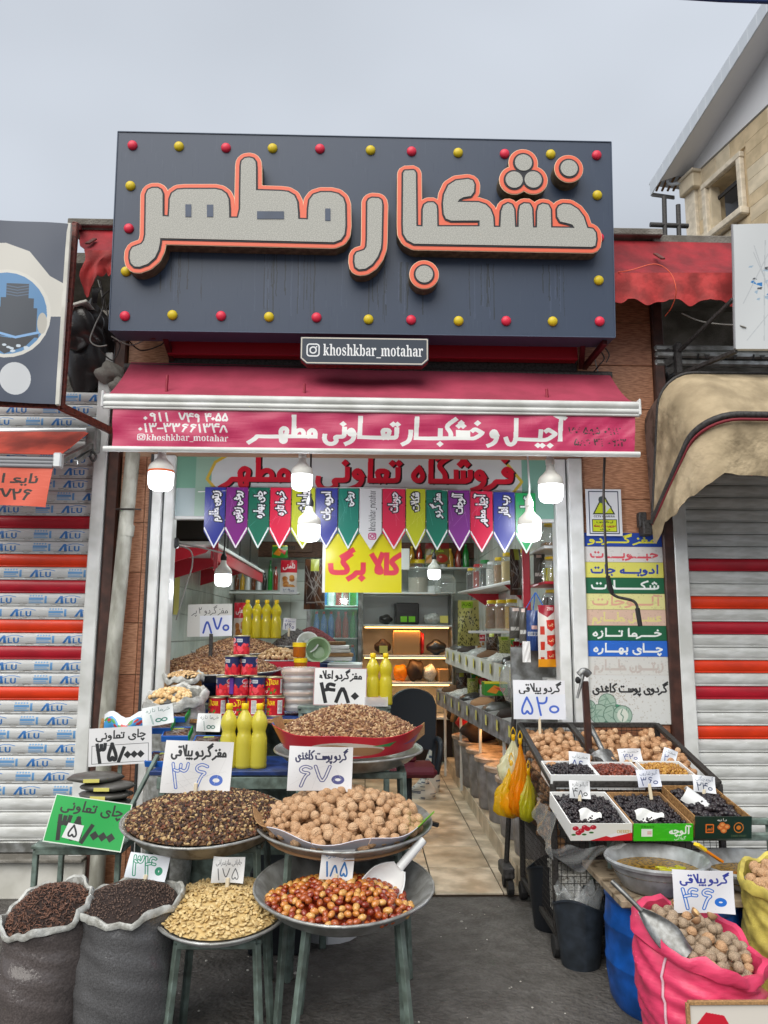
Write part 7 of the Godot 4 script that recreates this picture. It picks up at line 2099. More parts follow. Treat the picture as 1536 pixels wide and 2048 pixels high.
func build_right_wall() -> void:
	# jar shelf
	var o := thing("jar_shelf", "white shelf with a red back board carrying jars on the right wall", "shelf")
	var a: Vector3 = Vector3(1.019, 2.029, -3.3)
	var b: Vector3 = Vector3(1.304, 2.05, -1.5)
	part("board", sheet(1, 1, func(u, v): return a.lerp(b, v) + Vector3(u * 0.4, 0, 0), 0.025), M["shelf_white"], o)
	part("edge", bar(a + Vector3(0, -0.01, 0), b + Vector3(0, -0.01, 0), 0.035, 0.01), M["shelf_white"], o)
	part("bracket", prism(PackedVector2Array([Vector2(a.x + 0.06, a.y - 0.03), Vector2(a.x + 0.4, a.y - 0.03), Vector2(a.x + 0.4, a.y - 0.25)]), -3.1, -3.08), M["shelf_red"], o)
	part("bracket", prism(PackedVector2Array([Vector2(b.x - 0.05, b.y - 0.03), Vector2(b.x + 0.2, b.y - 0.03), Vector2(b.x + 0.2, b.y - 0.25)]), -1.9, -1.88), M["shelf_red"], o)
	var fills := [["dark_goods", "cap_yellow", "dark"], ["bottle_red", "cap_red", "red"], ["bottle_dark", "cap_green", "green capped"], ["white_bag", "white_plastic", "white"], ["nut_goods", "cap_yellow", "brown"], ["heap_pale", "cap_yellow", "pale"], ["pickle", "cap_yellow", "olive"]]
	for k in 8:
		var t := (k + 0.6) / 8.0
		var q: Array = fills[k % 7]
		jar(a.lerp(b, t) + Vector3(0.1, 0.002, 0), 0.062, 0.24 + 0.02 * (k % 3), q[0], 0.7, q[1], "%s jar on the right wall shelf, number %s from the back" % [q[2], ["one", "two", "three", "four", "five", "six", "seven", "eight"][k]], "jars on the right shelf", 0.4)
	jar(a + Vector3(-0.1, 0.0, -0.5), 0.12, 0.22, "glass", 0.1, "jar", "empty clear jar lying at the shelf's far end", "", 0.5)
	# tall rack right beside the door: jars on open shelves
	var rack := thing("jar_rack", "rack of large jars just inside the right door frame", "rack")
	var rx: float = 1.3457
	var ry: Array = [[2.1916, 1.9474, 1.7135, 1.5034, 1.2959]][0]
	for k in 5: part("shelf", cb(Vector3(rx, ry[k] - 0.012, -0.45), Vector3(0.24, 0.02, 0.5), 0.003), M["shelf_white" if k != 1 else "shelf_red"], rack)
	part("post", cb(Vector3(1.1628, 1.9, -0.5), Vector3(0.05, 1.2, 0.05), 0.006), M["shelf_red"], rack)
	part("side_panel", cb(Vector3(1.1897, 1.05, -0.35), Vector3(0.36, 0.9, 0.02), 0.004), M["galvanised"], rack)
	for k in 5:
		var q: Array = [["nut_goods", 0.2, "empty topped jar highest in the rack"], ["pickle", 0.55, "jar of pistachios in the rack"], ["dark_goods", 0.7, "jar of dark herbs in the rack"], ["pouch_grey", 0.6, "jar of grey leaves in the rack"], ["nut_goods", 0.6, "lowest jar of brown goods in the rack"]][k]
		jar(Vector3(rx, ry[k], -0.42), 0.085, 0.185, q[0], q[1], "cap_yellow", q[2], "jars in the rack", 0.6)
	# hanging wares
	pouch("pouch_beans", Vector3(0.888, 1.869, -1.6), 0.1883, 0.3853, "yellow bean printed pouch hanging under the jar shelf", -0.2)
	pouch("pouch_grey", Vector3(1.086, 1.777, -0.5), 0.1073, 0.2218, "grey packet hanging from the jar shelf")
	pouch("pouch_blue", Vector3(1.154, 1.749, -0.25), 0.1023, 0.2729, "blue packet hanging from blue strings")
	pouch("pouch_red", Vector3(1.213, 1.779, -0.12), 0.1264, 0.4057, "long red and white packet strip by the right door frame", 0.1)
	pouch("pouch_grey", Vector3(1.095, 1.767, -0.3), 0.0621, 0.2414, "narrow white packet behind the blue strings", 0.0, 0.02)
	pouch("", Vector3(1.09, 1.54, -0.2), 0.055, 0.14, "tall white paper tag hanging below the blue packet", 0.0, 0.006, M["paper"])
	for q in [[Vector3(1.17, 1.869, -0.25), Vector3(1.153, 1.743, -0.25)], [Vector3(1.17, 1.869, -0.25), Vector3(1.106, 1.763, -0.25)], [Vector3(1.163, 1.866, -0.2), Vector3(1.2, 1.774, -0.15)]]: cord("hanging_string", [q[0], q[1]], 0.004, "card_blue", "blue string from the rack hook to %s" % ["the blue packet" if q[1].x < 1.0 and q[1].y < 1.7 else "a packet"], "blue hanging strings")
	pouch("date_pack", Vector3(1.166, 2.238, -0.9), 0.1007, 0.3564, "clear sleeve of dark dried fruit slung before the jars", 0.3, 0.05)
	pouch("pouch_grey", Vector3(1.284, 2.17, -0.6), 0.0883, 0.2208, "clear sleeve of grey packets beside the red post")
	for k in 3: jar(Vector3(1.079, 1.624, -1.5) + Vector3(0.06 * k, 0, 0.12 * k), 0.06, 0.24, ["nut_goods", "heap_brown", "bottle_oil"][k], 0.75, "cap_yellow", ["ribbed bottle of brown seeds below the jar shelf", "second ribbed bottle of brown seeds below the jar shelf", "golden ribbed bottle below the jar shelf"][k], "ribbed bottles", 0.4)
	o = thing("bottle_ledge", "short white ledge under the ribbed bottles", "shelf")
	part("board", cb(Vector3(1.107, 1.599, -1.3), Vector3(0.4, 0.02, 0.5), 0.003, Basis(Vector3.UP, -0.4)), M["shelf_white"], o)
	# stepped bins along the right side
	var steps: Array = [[Vector3(0.895, 1.421, -3.6), Vector3(1.162, 1.322, -0.9), "upper"], [Vector3(0.792, 0.977, -3.6), Vector3(1.095, 0.937, -0.6), "lower"]]
	for s in 2:
		var p: Vector3 = steps[s][0]
		var q: Vector3 = steps[s][1]
		var c := thing("bin_counter", "%s stepped counter of open bins along the right side" % steps[s][2], "counter")
		part("front_board", sheet(1, 1, func(u, v): return p.lerp(q, u) + Vector3(0, -0.16 * v, 0), 0.012), M["plaster" if s == 0 else "grey_tub"], c)
		part("floor", sheet(1, 1, func(u, v): return p.lerp(q, u) + Vector3(0.4 * (1.0 - v), -0.09 - 0.02 * v, 0), 0.012), M["shelf_white"], c)
		for k in 8: part("divider", bar(p.lerp(q, k / 7.0) + Vector3(0.01, -0.05, 0), p.lerp(q, k / 7.0) + Vector3(0.4, 0.0, 0), 0.012, 0.1, Vector3.RIGHT), M["shelf_white"], c)
		for k in 9: part("tag", sheet(1, 1, func(u, v): return p.lerp(q, (k + 0.5) / 9.0) + Vector3(-0.012, -0.02 - 0.08 * v, 0.07 * (u - 0.5)), 0.002), M["paper_tag"], c)
		for k in 7:
			var m: String = ["pouch_grey", "dark_goods", "sack_film", "heap_dark", "white_bag", "pouch_dark", "heap_brown"][(k + s * 3) % 7]
			single("bin_heap", blob(0.15, 0.07, 0.17, 12, 8, func(d: Vector3): return 1.0 + 0.15 * sin(d.x * 6 + k) * cos(d.z * 5)), M[m], "%s heap in bin %s of the %s counter" % [{"pouch_grey": "grey", "dark_goods": "dark brown", "sack_film": "clear bagged", "heap_dark": "black", "white_bag": "white bagged", "pouch_dark": "black bagged", "heap_brown": "brown"}[m], ["one", "two", "three", "four", "five", "six", "seven"][k], steps[s][2]], "goods", p.lerp(q, (k + 0.5) / 7.0) + Vector3(0.17, -0.01, 0), Basis.IDENTITY, "goods in the stepped bins")
		if s == 1:
			for k in 4: part("leg", bar(p.lerp(q, (k + 0.3) / 4.0) + Vector3(0.05, -0.15, 0), Vector3(p.lerp(q, (k + 0.3) / 4.0).x + 0.05, 0.1, p.lerp(q, (k + 0.3) / 4.0).z), 0.024, 0.024), M["pvc"], c)
			strip_light(c, [p + Vector3(0.1, -0.17, 0), q + Vector3(0.1, -0.17, -0.8)], 0.2)
	var gb := thing("green_carton", "green printed carton among the lower bins", "carton", Vector3(1.033, 1.159, -1.1))
	part("box", sheet(1, 1, func(u, v): return Vector3((u - 0.5) * 0.18, 0.05 - 0.1 * v, 0), 0.16, pr("goods_box")), pm("goods_box"), gb)
	single("clear_bag", blob(0.12, 0.17, 0.14, 16, 10, func(d: Vector3): return 1.0 + 0.12 * sin(d.x * 7) * cos(d.y * 6)), M["film_thick"], "large crumpled clear bag hanging on the upper counter", "bag", Vector3(1.106, 1.245, -0.7))
	# packets crowded on the counters and the jar shelf's lower ledge
	var order := ["first", "second", "third", "fourth", "fifth", "sixth", "seventh", "eighth", "ninth", "tenth", "eleventh", "twelfth"]
	for s in 2:
		for k in 12:
			var key: String = ["goods_box", "date_pack", "pouch_grey", "pouch_snack", "white_sack", "pouch_beans"][(k * 5 + s * 2) % 6]
			var p: Vector3 = steps[s][0].lerp(steps[s][1], (k + 0.4) / 12.0) + Vector3(0.3 - 0.1 * (k % 2), 0.02, 0)
			var pk := thing("goods_packet", "%s upright packet from the back on the %s right counter" % [order[k], steps[s][2]], "packet", p, rnd(-0.4, 0.4), "packets on the right counters")
			part("packet", sheet(4, 4, func(u, v): return Vector3((u - 0.5) * 0.11, 0.16 + 0.02 * (k % 3) - v * 0.17, 0.03 * sin(u * PI) * sin(v * PI)), 0.03, pr(key)), pm(key, true), pk)
	for k in 12:
		var m: Array = [["bottle_red", "cap_red", "red"], ["nut_goods", "cap_yellow", "brown"], ["bottle_oil", "cap_yellow", "golden"], ["bottle_green", "cap_green", "green"], ["white_plastic", "cap_red", "white"]][(k * 3) % 5]
		plain_bottle(Vector3(0.2 + 0.1 * k, 2.42, -4.85), 0.04, 0.24 + 0.03 * (k % 3), m[0], m[1], "%s %s bottle on the high back shelf" % [order[k], m[2]], "bottles on the high back shelf")
	o = thing("high_shelf", "high white shelf of bottles on the back wall", "shelf")
	part("board", cb(Vector3(0.75, 2.405, -4.9), Vector3(1.3, 0.02, 0.3), 0.003), M["shelf_white"], o)
	# plinth with tubs
	var pl := struct("right_plinth", cb(Vector3(1.2, 0.08, -2.2), Vector3(0.44, 0.12, 4.3), 0.008), M["floor_tile_b"])
	for k in 8: part("tile", cb(Vector3(0.976, 0.08, -0.35 - k * 0.52), Vector3(0.012, 0.13, 0.51), 0.003), M["floor_tile"], pl)
	for k in 7:
		var z := -0.35 - k * 0.46
		var t := thing("lidded_tub", "grey tub with a beige lid, number %s along the plinth" % ["one", "two", "three", "four", "five", "six", "seven"][k], "tub", Vector3(1.175 - 0.012 * k, 0.141, z), 0.0, "tubs on the plinth")
		part("tub", lathe([Vector2(0, 0), Vector2(0.15, 0), Vector2(0.16, 0.01), Vector2(0.185, 0.4), Vector2(0, 0.4)], 24), M["grey_tub"], t)
		var lid := part("lid", lathe([Vector2(0.195, 0.38), Vector2(0.198, 0.41), Vector2(0.18, 0.42), Vector2(0.17, 0.412), Vector2(0.12, 0.418), Vector2(0.11, 0.412), Vector2(0, 0.415)], 28), M["tub_lid"], t)
	for k in 5: single("stored_bag", blob(0.17, 0.12, 0.16, 14, 10, func(d: Vector3): return 1.0 + 0.2 * sin(d.x * 5 + k) * cos(d.y * 4)), M[["dark_goods", "cap_red", "pouch_dark", "card_brown", "dark_goods"][k]], ["brown", "red", "black", "tan", "dark"][k] + " bag stored over the tubs at the back", "bag", Vector3(1.12, 0.66 + 0.03 * (k % 2), -2.6 - 0.4 * k))

# ---------- the stalls left of the entrance ----------
func build_stalls_left() -> void:
	var kernel_dark := [Color(0.05, 0.024, 0.012), Color(0.16, 0.045, 0.02), Color(0.5, 0.35, 0.17), Color(0.2, 0.11, 0.05), Color(0.36, 0.23, 0.1), Color(0.035, 0.018, 0.012), Color(0.08, 0.035, 0.02), Color(0.13, 0.06, 0.03), Color(0.04, 0.02, 0.015)]
	var kernel_light := [Color(0.2, 0.09, 0.04), Color(0.3, 0.16, 0.08), Color(0.42, 0.26, 0.13), Color(0.12, 0.05, 0.028), Color(0.52, 0.36, 0.2), Color(0.24, 0.11, 0.055)]
	var chips := [chip_mesh(0), chip_mesh(1)]
	# sacks of tea
	var a: Vector3 = Vector3(-1.212, 0.546, 1.84)
	sack(a, 0.165, a.y, Basis.from_euler(Vector3(0.3, 0, 0.16)), "sack_brown", "dark clear sack of curly tea at the far left", 1.0, 0.98, 0.009, "sack_film", 0.011)
	var tb := Basis.from_euler(Vector3(0.3, 0, 0.16))
	var f := dome(0.165, 0.1, 1.5)
	var core := func(v: Vector3): return tb * Vector3(v.x, f.call(v.x, v.z) - 0.03, v.z)
	single("tea_heap", lathe(range(11).map(func(k): return Vector2(0.16 * (10 - k) / 10.0, 0)), 32, core), M["tea"], "heap of dark curled tea in the brown sack", "tea", a)
	var spots := []
	for t in heap(Vector3.ZERO, 0, 0.155, f, 1700, 1.0, 0.0):
		spots.append(Transform3D(t.basis.orthonormalized() * Basis.IDENTITY.scaled(Vector3(0.009, 0.0017, 0.0019)), a + tb * (t.origin + Vector3(0, -0.024, 0))))
	stuff("tea_leaves", blob(1, 1, 1, 5, 4), M["crumb"], spots, [Color(0.1, 0.05, 0.035), Color(0.18, 0.085, 0.055), Color(0.06, 0.035, 0.028), Color(0.24, 0.12, 0.08)], "curled tea leaves heaped in the brown sack", "tea")
	var b: Vector3 = Vector3(-0.915, 0.555, 1.79)
	sack(b, 0.19, b.y, Basis.from_euler(Vector3(0.1, 0, 0.03)), "sack_dark", "grey black clear sack of fine tea beside the seed tray", 4.0, 1.0, 0.009, "sack_film", 0.011)
	f = dome(0.2, 0.07, 1.6)
	spots = heap(b + Vector3(0, -0.012, 0), 0.1, 0.175, f, 1500, 0.0032, 0.0)
	mound(0.185, f, M["tea"], b + Vector3(0, -0.012, 0), 0.1, "smooth heap of fine black tea in the grey sack", "tea", "tea_heap")
	stuff("tea_grains", blob(1, 0.6, 0.8, 5, 4), M["crumb"], spots, [Color(0.05, 0.032, 0.026), Color(0.1, 0.06, 0.045), Color(0.16, 0.1, 0.075)], "fine grains over the black tea heap", "tea")
	card("tea_340", Vector3(-0.885, 0.638, 1.660), 0.165, 0.095, "slanted white card reading 340 in green over the black tea", 0.0, 0.3, -0.12, 0.06)
	# tray of flat pale seeds
	a = Vector3(-0.553, 0.507, 1.75)
	stand(Vector3(a.x, 0, a.z - 0.02), 0.3, 0.26, a.y - 0.09, "green steel stand under the tray of pale seeds")
	tray(a, 0.262, 0.14, "white rimmed round tray of pale flat seeds", "white_plastic", 0.05)
	f = dome(0.27, 0.055, 2.0)
	mound(0.245, f, M["heap_pale"], a, 0.14, "middle of the seed heap", "seeds")
	if true:
		var sm := blob(1.0, 0.3, 0.62, 10, 6, func(d: Vector3): return 1.0 + 0.12 * d.x)
		var n := 0
		var rest := []
		for t in heap(a, 0.14, 0.248, f, 1150, 0.0115, 0.8):
			var q: Basis = Basis(Vector3.RIGHT, 0.14) * Basis.from_euler(Vector3(rnd(-0.6, 0.6), rnd(0, TAU), rnd(-0.6, 0.6)))
			var tr := Transform3D(q.scaled(Vector3.ONE * rnd(0.009, 0.0125)), t.origin + Vector3(0, 0.003, 0))
			var front: bool = (t.origin - a).z > -0.02
			if front and n < 300:
				n += 1
				single("pumpkin_seed", sm, M[["seed_a", "seed_b", "seed_c"][n % 3]], "flat pale seed on the near half of the seed tray", "seed", tr.origin + Vector3(0, 0.002, 0), tr.basis, "pale seeds in the round tray")
			else: rest.append(tr)
		stuff("pumpkin_seeds", sm, M["crumb"], rest, [Color(0.66, 0.5, 0.25), Color(0.56, 0.41, 0.19), Color(0.48, 0.33, 0.14)], "rest of the pale flat seeds heaped in the round tray", "seeds")
	card("seed_175", Vector3(-0.547, 0.636, 1.700), 0.128, 0.098, "crumpled white card reading 175 over the pale seeds", 0.0, 0.1, -0.04, 0.06)
	# tray of dates
	a = Vector3(-0.073, 0.591, 1.72)
	stand(Vector3(a.x + 0.04, 0, a.z - 0.03), 0.36, 0.3, a.y - 0.1, "green steel stand under the tray of dates", 0.05)
	tray(a, 0.36, 0.11, "wide grey metal tray of reddish dates", "tray", 0.085)
	f = func(x: float, z: float) -> float: return 0.085 * (1.0 - pow(clampf(Vector2(x * 0.85 + 0.02, z - 0.1).length() / 0.26, 0, 1), 2.0)) - 0.05
	mound(0.29, func(x, z): return f.call(x, z) - 0.02, M["date_c"], a, 0.11, "middle of the date heap", "dates")
	if true:
		var dm := [blob(1.0, 0.72, 0.74, 12, 8, func(d: Vector3): return 1.0 + 0.05 * sin(d.y * 9 + d.x * 4)), blob(1.0, 0.66, 0.7, 12, 8, func(d: Vector3): return 1.0 - 0.1 * d.x + 0.05 * sin(d.z * 11))]
		var pts := packed_spots(0.315, f, 0.0125, 400)
		for p in pts:
			if Vector2(p.x * 0.85 + 0.02, p.z - 0.1).length() > 0.25: continue
			single("date", dm[rng.randi() % 2], M[["date_a", "date_b", "date_c", "date_a", "date_d"][rng.randi() % 5]], "glossy reddish date in the wide metal tray", "date", a + Basis(Vector3.RIGHT, 0.11) * (p + Vector3(0, 0.004, 0)), Basis.from_euler(Vector3(rnd(-0.5, 0.5), rnd(0, TAU), rnd(-0.5, 0.5))).scaled(Vector3.ONE * rnd(0.0155, 0.02)), "dates in the wide tray")
	card("date_185", Vector3(-0.100, 0.686, 1.800), 0.131, 0.119, "white card reading 185 in blue among the dates", 0.0, 0.1, -0.1, 0.04)
	var sc := thing("white_scoop", "white plastic scoop resting on the dates", "scoop", Vector3(0.096, 0.61, 1.76))
	sc.basis = look(Vector3(0.1, 0.62, 0.75), Vector3(0.7, 0.7, -0.3)).scaled(Vector3.ONE * 1.35)
	part("blade", sheet(10, 10, func(u, v):
		var an := lerpf(-1.5, 1.5, u)
		var w: float = 0.055 * sqrt(1.0 - 0.75 * pow(smoothstep(0.45, 1.0, v), 2.0)) * sqrt(smoothstep(-0.12, 0.4, v))
		return Vector3(w * sin(an), 0.06 - 0.17 * v, -0.046 * cos(an) * (1.0 - 0.5 * v) * smoothstep(-0.1, 0.35, v)), 0.004), M["white_plastic"], sc)
	part("handle", tube(curve([Vector3(0, 0.06, -0.01), Vector3(0, 0.1, 0.0), Vector3(0, 0.17, 0.012)], 5), 0.014, 10), M["white_plastic"], sc)
	# tray of dark kernels
	a = Vector3(-0.706, 0.773, 1.38)
	stand(Vector3(a.x + 0.02, 0, a.z - 0.03), 0.46, 0.34, a.y - 0.1, "green steel stand under the tray of dark kernels")
	tray(a, 0.365, 0.12, "wide worn tray of dark walnut kernels", "tray_worn", 0.085)
	f = dome(0.37, 0.075, 2.2)
	mound(0.345, f, M["heap_dark"], a, 0.12, "middle of the kernel heap", "kernels")
	stuff("walnut_kernels", chips[0], M["crumb"], heap(a, 0.12, 0.345, f, 3700, 0.0092), kernel_dark, "dark broken walnut kernels heaped in the worn tray", "kernels")
	card("dark_360", Vector3(-0.782, 0.964, 1.250), 0.320, 0.235, "white card reading 360 over the dark kernels", 0.0, 0.14, -0.03, 0.07, 0.014)
	# tray of whole walnuts on cardboard
	a = Vector3(-0.083, 0.776, 1.45)
	stand(Vector3(a.x + 0.0, 0, a.z - 0.05), 0.46, 0.36, a.y - 0.1, "green steel stand under the tray of whole walnuts")
	tray(a, 0.385, 0.1, "wide tray of whole walnuts lined with cardboard", "tray", 0.08)
	var liner := thing("cardboard_liner", "torn cardboard liner round the whole walnuts", "cardboard", a)
	liner.basis = Basis(Vector3.RIGHT, 0.1)
	for k in 5:
		var t0 := lerpf(-1.5, 1.5, k / 5.0)
		var t1 := lerpf(-1.5, 1.5, (k + 1) / 5.0)
		part("flap", sheet(8, 3, func(u, v):
			var an := lerpf(t0, t1 - 0.01, u)
			var r := lerpf(0.4, 0.3, v)
			return Vector3(sin(an) * r, lerpf(0.035 + 0.012 * sin(an * 7) + 0.02 * absf(sin(an)), -0.05, v), cos(an) * r * 0.98), 0.003), M[["card_brown", "card_lilac", "card_lilac", "card_lilac", "card_lime"][k]], liner)
	f = dome(0.38, 0.11, 1.8)
	mound(0.35, func(x, z): return f.call(x, z) - 0.055, M["heap_brown"], a, 0.1, "bed of walnuts under the heap", "walnuts")
	nuts(packed_spots(0.35, func(x, z): return f.call(x, z) - 0.004, 0.0205, 130), a, Basis(Vector3.RIGHT, 0.1), 0.0215, [M["walnut"], M["walnut_b"], M["walnut_b"], M["walnut"]], "pale whole walnut heaped in the cardboard lined tray", "walnuts in the lined tray")
	stuff("walnuts_below", walnut_mesh(3), M["walnut"], heap(a, 0.1, 0.34, func(x, z): return f.call(x, z) - 0.022, 300, 0.02, 0.4), [], "lower layer of whole walnuts in the lined tray", "walnuts")
	card("walnut_670", Vector3(-0.195, 0.982, 1.400), 0.290, 0.193, "crumpled white card reading 670 over the whole walnuts", 0.0, 0.05, -0.03, 0.0, 0.014)
	# back tray of kernels in a red carton
	a = Vector3(-0.076, 1.008, 0.95)
	stand(Vector3(a.x + 0.02, 0, a.z - 0.02), 0.5, 0.4, a.y - 0.1, "green steel stand under the highest tray of kernels")
	tray(a, 0.375, 0.03, "wide tray of kernels ringed by a red carton", "tray", 0.07)
	var ring := thing("red_carton_ring", "red printed carton strip folded round the kernel heap", "cardboard", a)
	part("strip", sheet(30, 3, func(u, v):
		var an := lerpf(-1.75, 1.75, u)
		var r := lerpf(0.385 + 0.01 * sin(u * 20), 0.335, v)
		return Vector3(sin(an) * r, lerpf(0.1 + 0.008 * sin(u * 17), 0.0, v) + 0.02 * pow(sin(an), 2), cos(an) * r), 0.003, pr("box_red")), pm("box_red", true), ring)
	part("flap", sheet(4, 3, func(u, v): return Vector3(-0.39 + 0.05 * u + 0.03 * v, 0.15 - 0.09 * v + 0.02 * u, 0.02 + 0.06 * u), 0.003), M["card_brown"], ring)
	part("flap", sheet(4, 3, func(u, v): return Vector3(0.33 + 0.06 * u, 0.1 + 0.03 * u - 0.06 * v, 0.1 - 0.1 * u), 0.003), M["card_brown"], ring)
	f = dome(0.36, 0.13, 1.7)
	var up := Vector3(0, 0.085, 0)
	mound(0.355, f, M["heap_brown"], a + up, 0.03, "middle of the high kernel heap", "kernels")
	stuff("walnut_kernels", chips[1], M["crumb"], heap(a + up, 0.03, 0.355, f, 3400, 0.0092), kernel_light, "light brown walnut kernels heaped in the red carton", "kernels")
	# blue boards with bottles, tins and date boxes
	var h1: float = 0.877
	var bd := thing("blue_shelf", "lower blue painted board behind the trays carrying lemon juice", "shelf")
	part("board", cb(Vector3(-0.62, h1 - 0.012, 0.6), Vector3(0.98, 0.022, 0.5), 0.003), M["blue_board"], bd)
	part("front_rail", cb(Vector3(-0.62, h1 - 0.06, 0.84), Vector3(0.9, 0.06, 0.03), 0.003), M["green_steel"], bd)
	for x in [-1.05, -0.2]: part("leg", bar(Vector3(x, 0, 0.8), Vector3(x, h1 - 0.04, 0.8), 0.035, 0.035), M["green_steel"], bd)
	for q in [[Vector3(-0.726, 0.875, 0.75), "near"], [Vector3(-0.642, 0.871, 0.74), "middle"], [Vector3(-0.563, 0.87, 0.75), "far"]]:
		lemon_bottle(Vector3(q[0].x, h1, 0.74), 0.3337, q[1] + " lemon juice bottle in the group of three on the lower blue board", "lemon_pale", "three juice bottles on the lower board")
	var h2: float = 1.0915
	bd = thing("blue_shelf", "upper blue board with a wooden edge carrying the tin pyramid", "shelf")
	part("board", cb(Vector3(-0.66, h2 - 0.012, 0.1), Vector3(1.2, 0.02, 0.56), 0.003), M["blue_board"], bd)
	part("edge", cb(Vector3(-0.66, h2 - 0.014, 0.388), Vector3(1.2, 0.024, 0.014), 0.003), M["board_edge"], bd)
	for x in [-1.2, -0.12]: part("leg", bar(Vector3(x, 0, 0.3), Vector3(x, h2 - 0.03, 0.3), 0.035, 0.035), M["green_steel"], bd)
	var tx: Array = [-0.8487, -0.7472, -0.6457]
	var mid: float = (tx[0] + tx[2]) * 0.5
	var gap: float = (tx[2] - tx[0]) * 0.5
	var th := 0.122
	for k in 3: tin(Vector3(mid + (k - 1) * 0.115 - 0.02, h2, 0.24), 0.056, 0.115, "tub%d" % (k % 2), 0.4 + k * 1.1, ["red tomato tub at the left foot of the tin pyramid", "red tomato tub at the middle foot of the tin pyramid", "red tomato tub at the right foot of the tin pyramid"][k], "tins in the pyramid")
	tin(Vector3(mid + gap + 0.09, h2 + 0.117, 0.2), 0.056, 0.12, "tub0", 0.9, "red tomato tub standing right of the navy tins", "tins in the pyramid")
	tin(Vector3(mid + gap + 0.11, h2, 0.22), 0.056, 0.115, "tub1", 0.2, "red tomato tub under the right end of the navy tins", "tins in the pyramid")
	var names := ["bottom row left", "bottom row middle", "bottom row right", "second row left", "second row right", "top"]
	var nth := 0
	for r in 3:
		for k in 3 - r:
			tin(Vector3(mid + (k - (2 - r) * 0.5) * gap * 0.98, h2 + 0.117 + r * th, 0.24 + 0.01 * r), 0.05, 0.12, "tin%d" % ((k + r) % 3), rnd(-0.5, 0.5) + PI, "navy tomato tin at the %s of the pyramid" % names[nth], "tins in the pyramid")
			nth += 1
	single("purple_packet", cb(Vector3.ZERO, Vector3(0.026, 0.1, 0.05), 0.003), mat("purple", "#5a2a8a", 0.4), "purple packet wedged between two navy tins", "packet", Vector3(mid - gap * 0.5, h2 + 0.18, 0.25))
	# stand with the 480 card and two bottles
	var h3: float = 1.1568
	stand(Vector3(-0.1176, 0, 0.1), 0.52, 0.36, h3 - 0.03, "green steel table behind the high kernel tray", 0.0, true)
	for q in [[Vector3(0.054, 1.19, 0.2), "touching"], [Vector3(0.133, 1.187, 0.2), "farther from"]]: lemon_bottle(Vector3(q[0].x, h3, 0.2), 0.3109, "lemon juice bottle of the pair %s the 480 card" % q[1], "lemon", "two juice bottles by the 480 card")
	card("kernel_480", Vector3(-0.143, 1.271, 0.300), 0.318, 0.222, "large printed white card reading 480 above the kernels", 0.0, 0.06, -0.02, 0.1, 0.004)
	var tub := thing("clear_tub", "small clear tub of kernels before the pair of bottles", "tub", Vector3(0.0738, h3, 0.27))
	leaf_box(tub, 0.14, 0.055, 0.1, "film")
	part("contents", blob(0.06, 0.03, 0.04, 12, 8), M["nut_goods"], tub, Vector3(0, 0.025, 0))
	# stacked round packs
	var rp: Vector3 = Vector3(-0.403, 1.129, 0.2)
	for k in 6:
		var o := thing("round_pack", "clear round pack of fruit leather, number %s from the top of the stack" % ["six", "five", "four", "three", "two", "one"][k], "pack", Vector3(rp.x, h2 + 0.03 + k * 0.043, 0.12), 0.0, "stack of round packs")
		part("contents", lathe([Vector2(0, 0), Vector2(0.108, 0), Vector2(0.112, 0.014), Vector2(0.1, 0.026), Vector2(0, 0.026)], 24), M[["dark_goods", "nut_goods", "heap_brown"][k % 3]], o)
		part("shell", lathe([Vector2(0.0, -0.002), Vector2(0.114, -0.002), Vector2(0.118, 0.016), Vector2(0.118, 0.02), Vector2(0.106, 0.04), Vector2(0, 0.041)], 28), M["film"], o)
	# date cartons with handwritten cards
	for k in 5:
		var q: Vector3 = [Vector3(-1.144, 1.101, 0.55), Vector3(-1.033, 1.066, 0.6), Vector3(-0.861, 1.023, 0.62), Vector3(-1.094, 0.941, 0.66), Vector3(-1.088, 1.148, 0.42)][k]
		var o := thing("date_carton", ["blue and green date carton behind the slanted 100 card", "blue and green date carton in the middle of the pile", "blue date carton under the straight 100 card", "lowest date carton behind the 360 card", "highest date carton behind the pile"][k], "carton", q - Vector3(0, 0.05, 0), rnd(-0.2, 0.2))
		o.rotation.x = 0.35
		leaf_box(o, 0.15, 0.035, 0.11, "card_blue")
		part("dates", sheet(2, 2, func(u, v): return Vector3((u - 0.5) * 0.138, 0.03 + 0.012 * sin(u * PI) * sin(v * PI), (v - 0.5) * 0.1), 0.004, pr("date_pack")), pm("date_pack", true), o)
		part("green_edge", cb(Vector3(0.074, 0.022, 0), Vector3(0.006, 0.036, 0.112), 0.001), M["cap_green"], o)
	card("date_100", Vector3(-1.131, 1.139, 0.660), 0.165, 0.104, "slanted white card reading 100 in green on the date cartons", 0.0, 0.2, 0.18, 0.0)
	card("date_100b", Vector3(-0.839, 1.108, 0.720), 0.125, 0.095, "straight white card reading 100 beside the lemon bottles", 0.0, 0.15, -0.02, 0.0)
	# clear bags of pistachios
	a = Vector3(-1.146, 1.312, 0)
	sack(Vector3(a.x, 0, a.z), 0.115, a.y, Basis.from_euler(Vector3(0.12, 0, 0)), "nut_goods", "upright clear sack of pistachios by the door frame", 2.0, 1.0, 0.012, "sack_film")
	f = dome(0.12, 0.03)
	stuff("pistachios", chips[0], M["crumb"], heap(a, 0.1, 0.105, f, 260, 0.009), [Color(0.6, 0.4, 0.2), Color(0.7, 0.5, 0.28), Color(0.5, 0.32, 0.15)], "pistachios in the upright clear sack", "nuts")
	a = Vector3(-1.126, 1.212, 0.3)
	sack(Vector3(a.x, 0, a.z), 0.13, a.y, Basis.from_euler(Vector3(0.25, 0, 0.1)), "sack_film", "open clear sack of hazelnuts above the date cartons", 5.0, 1.25, 0.02, "sack_film")
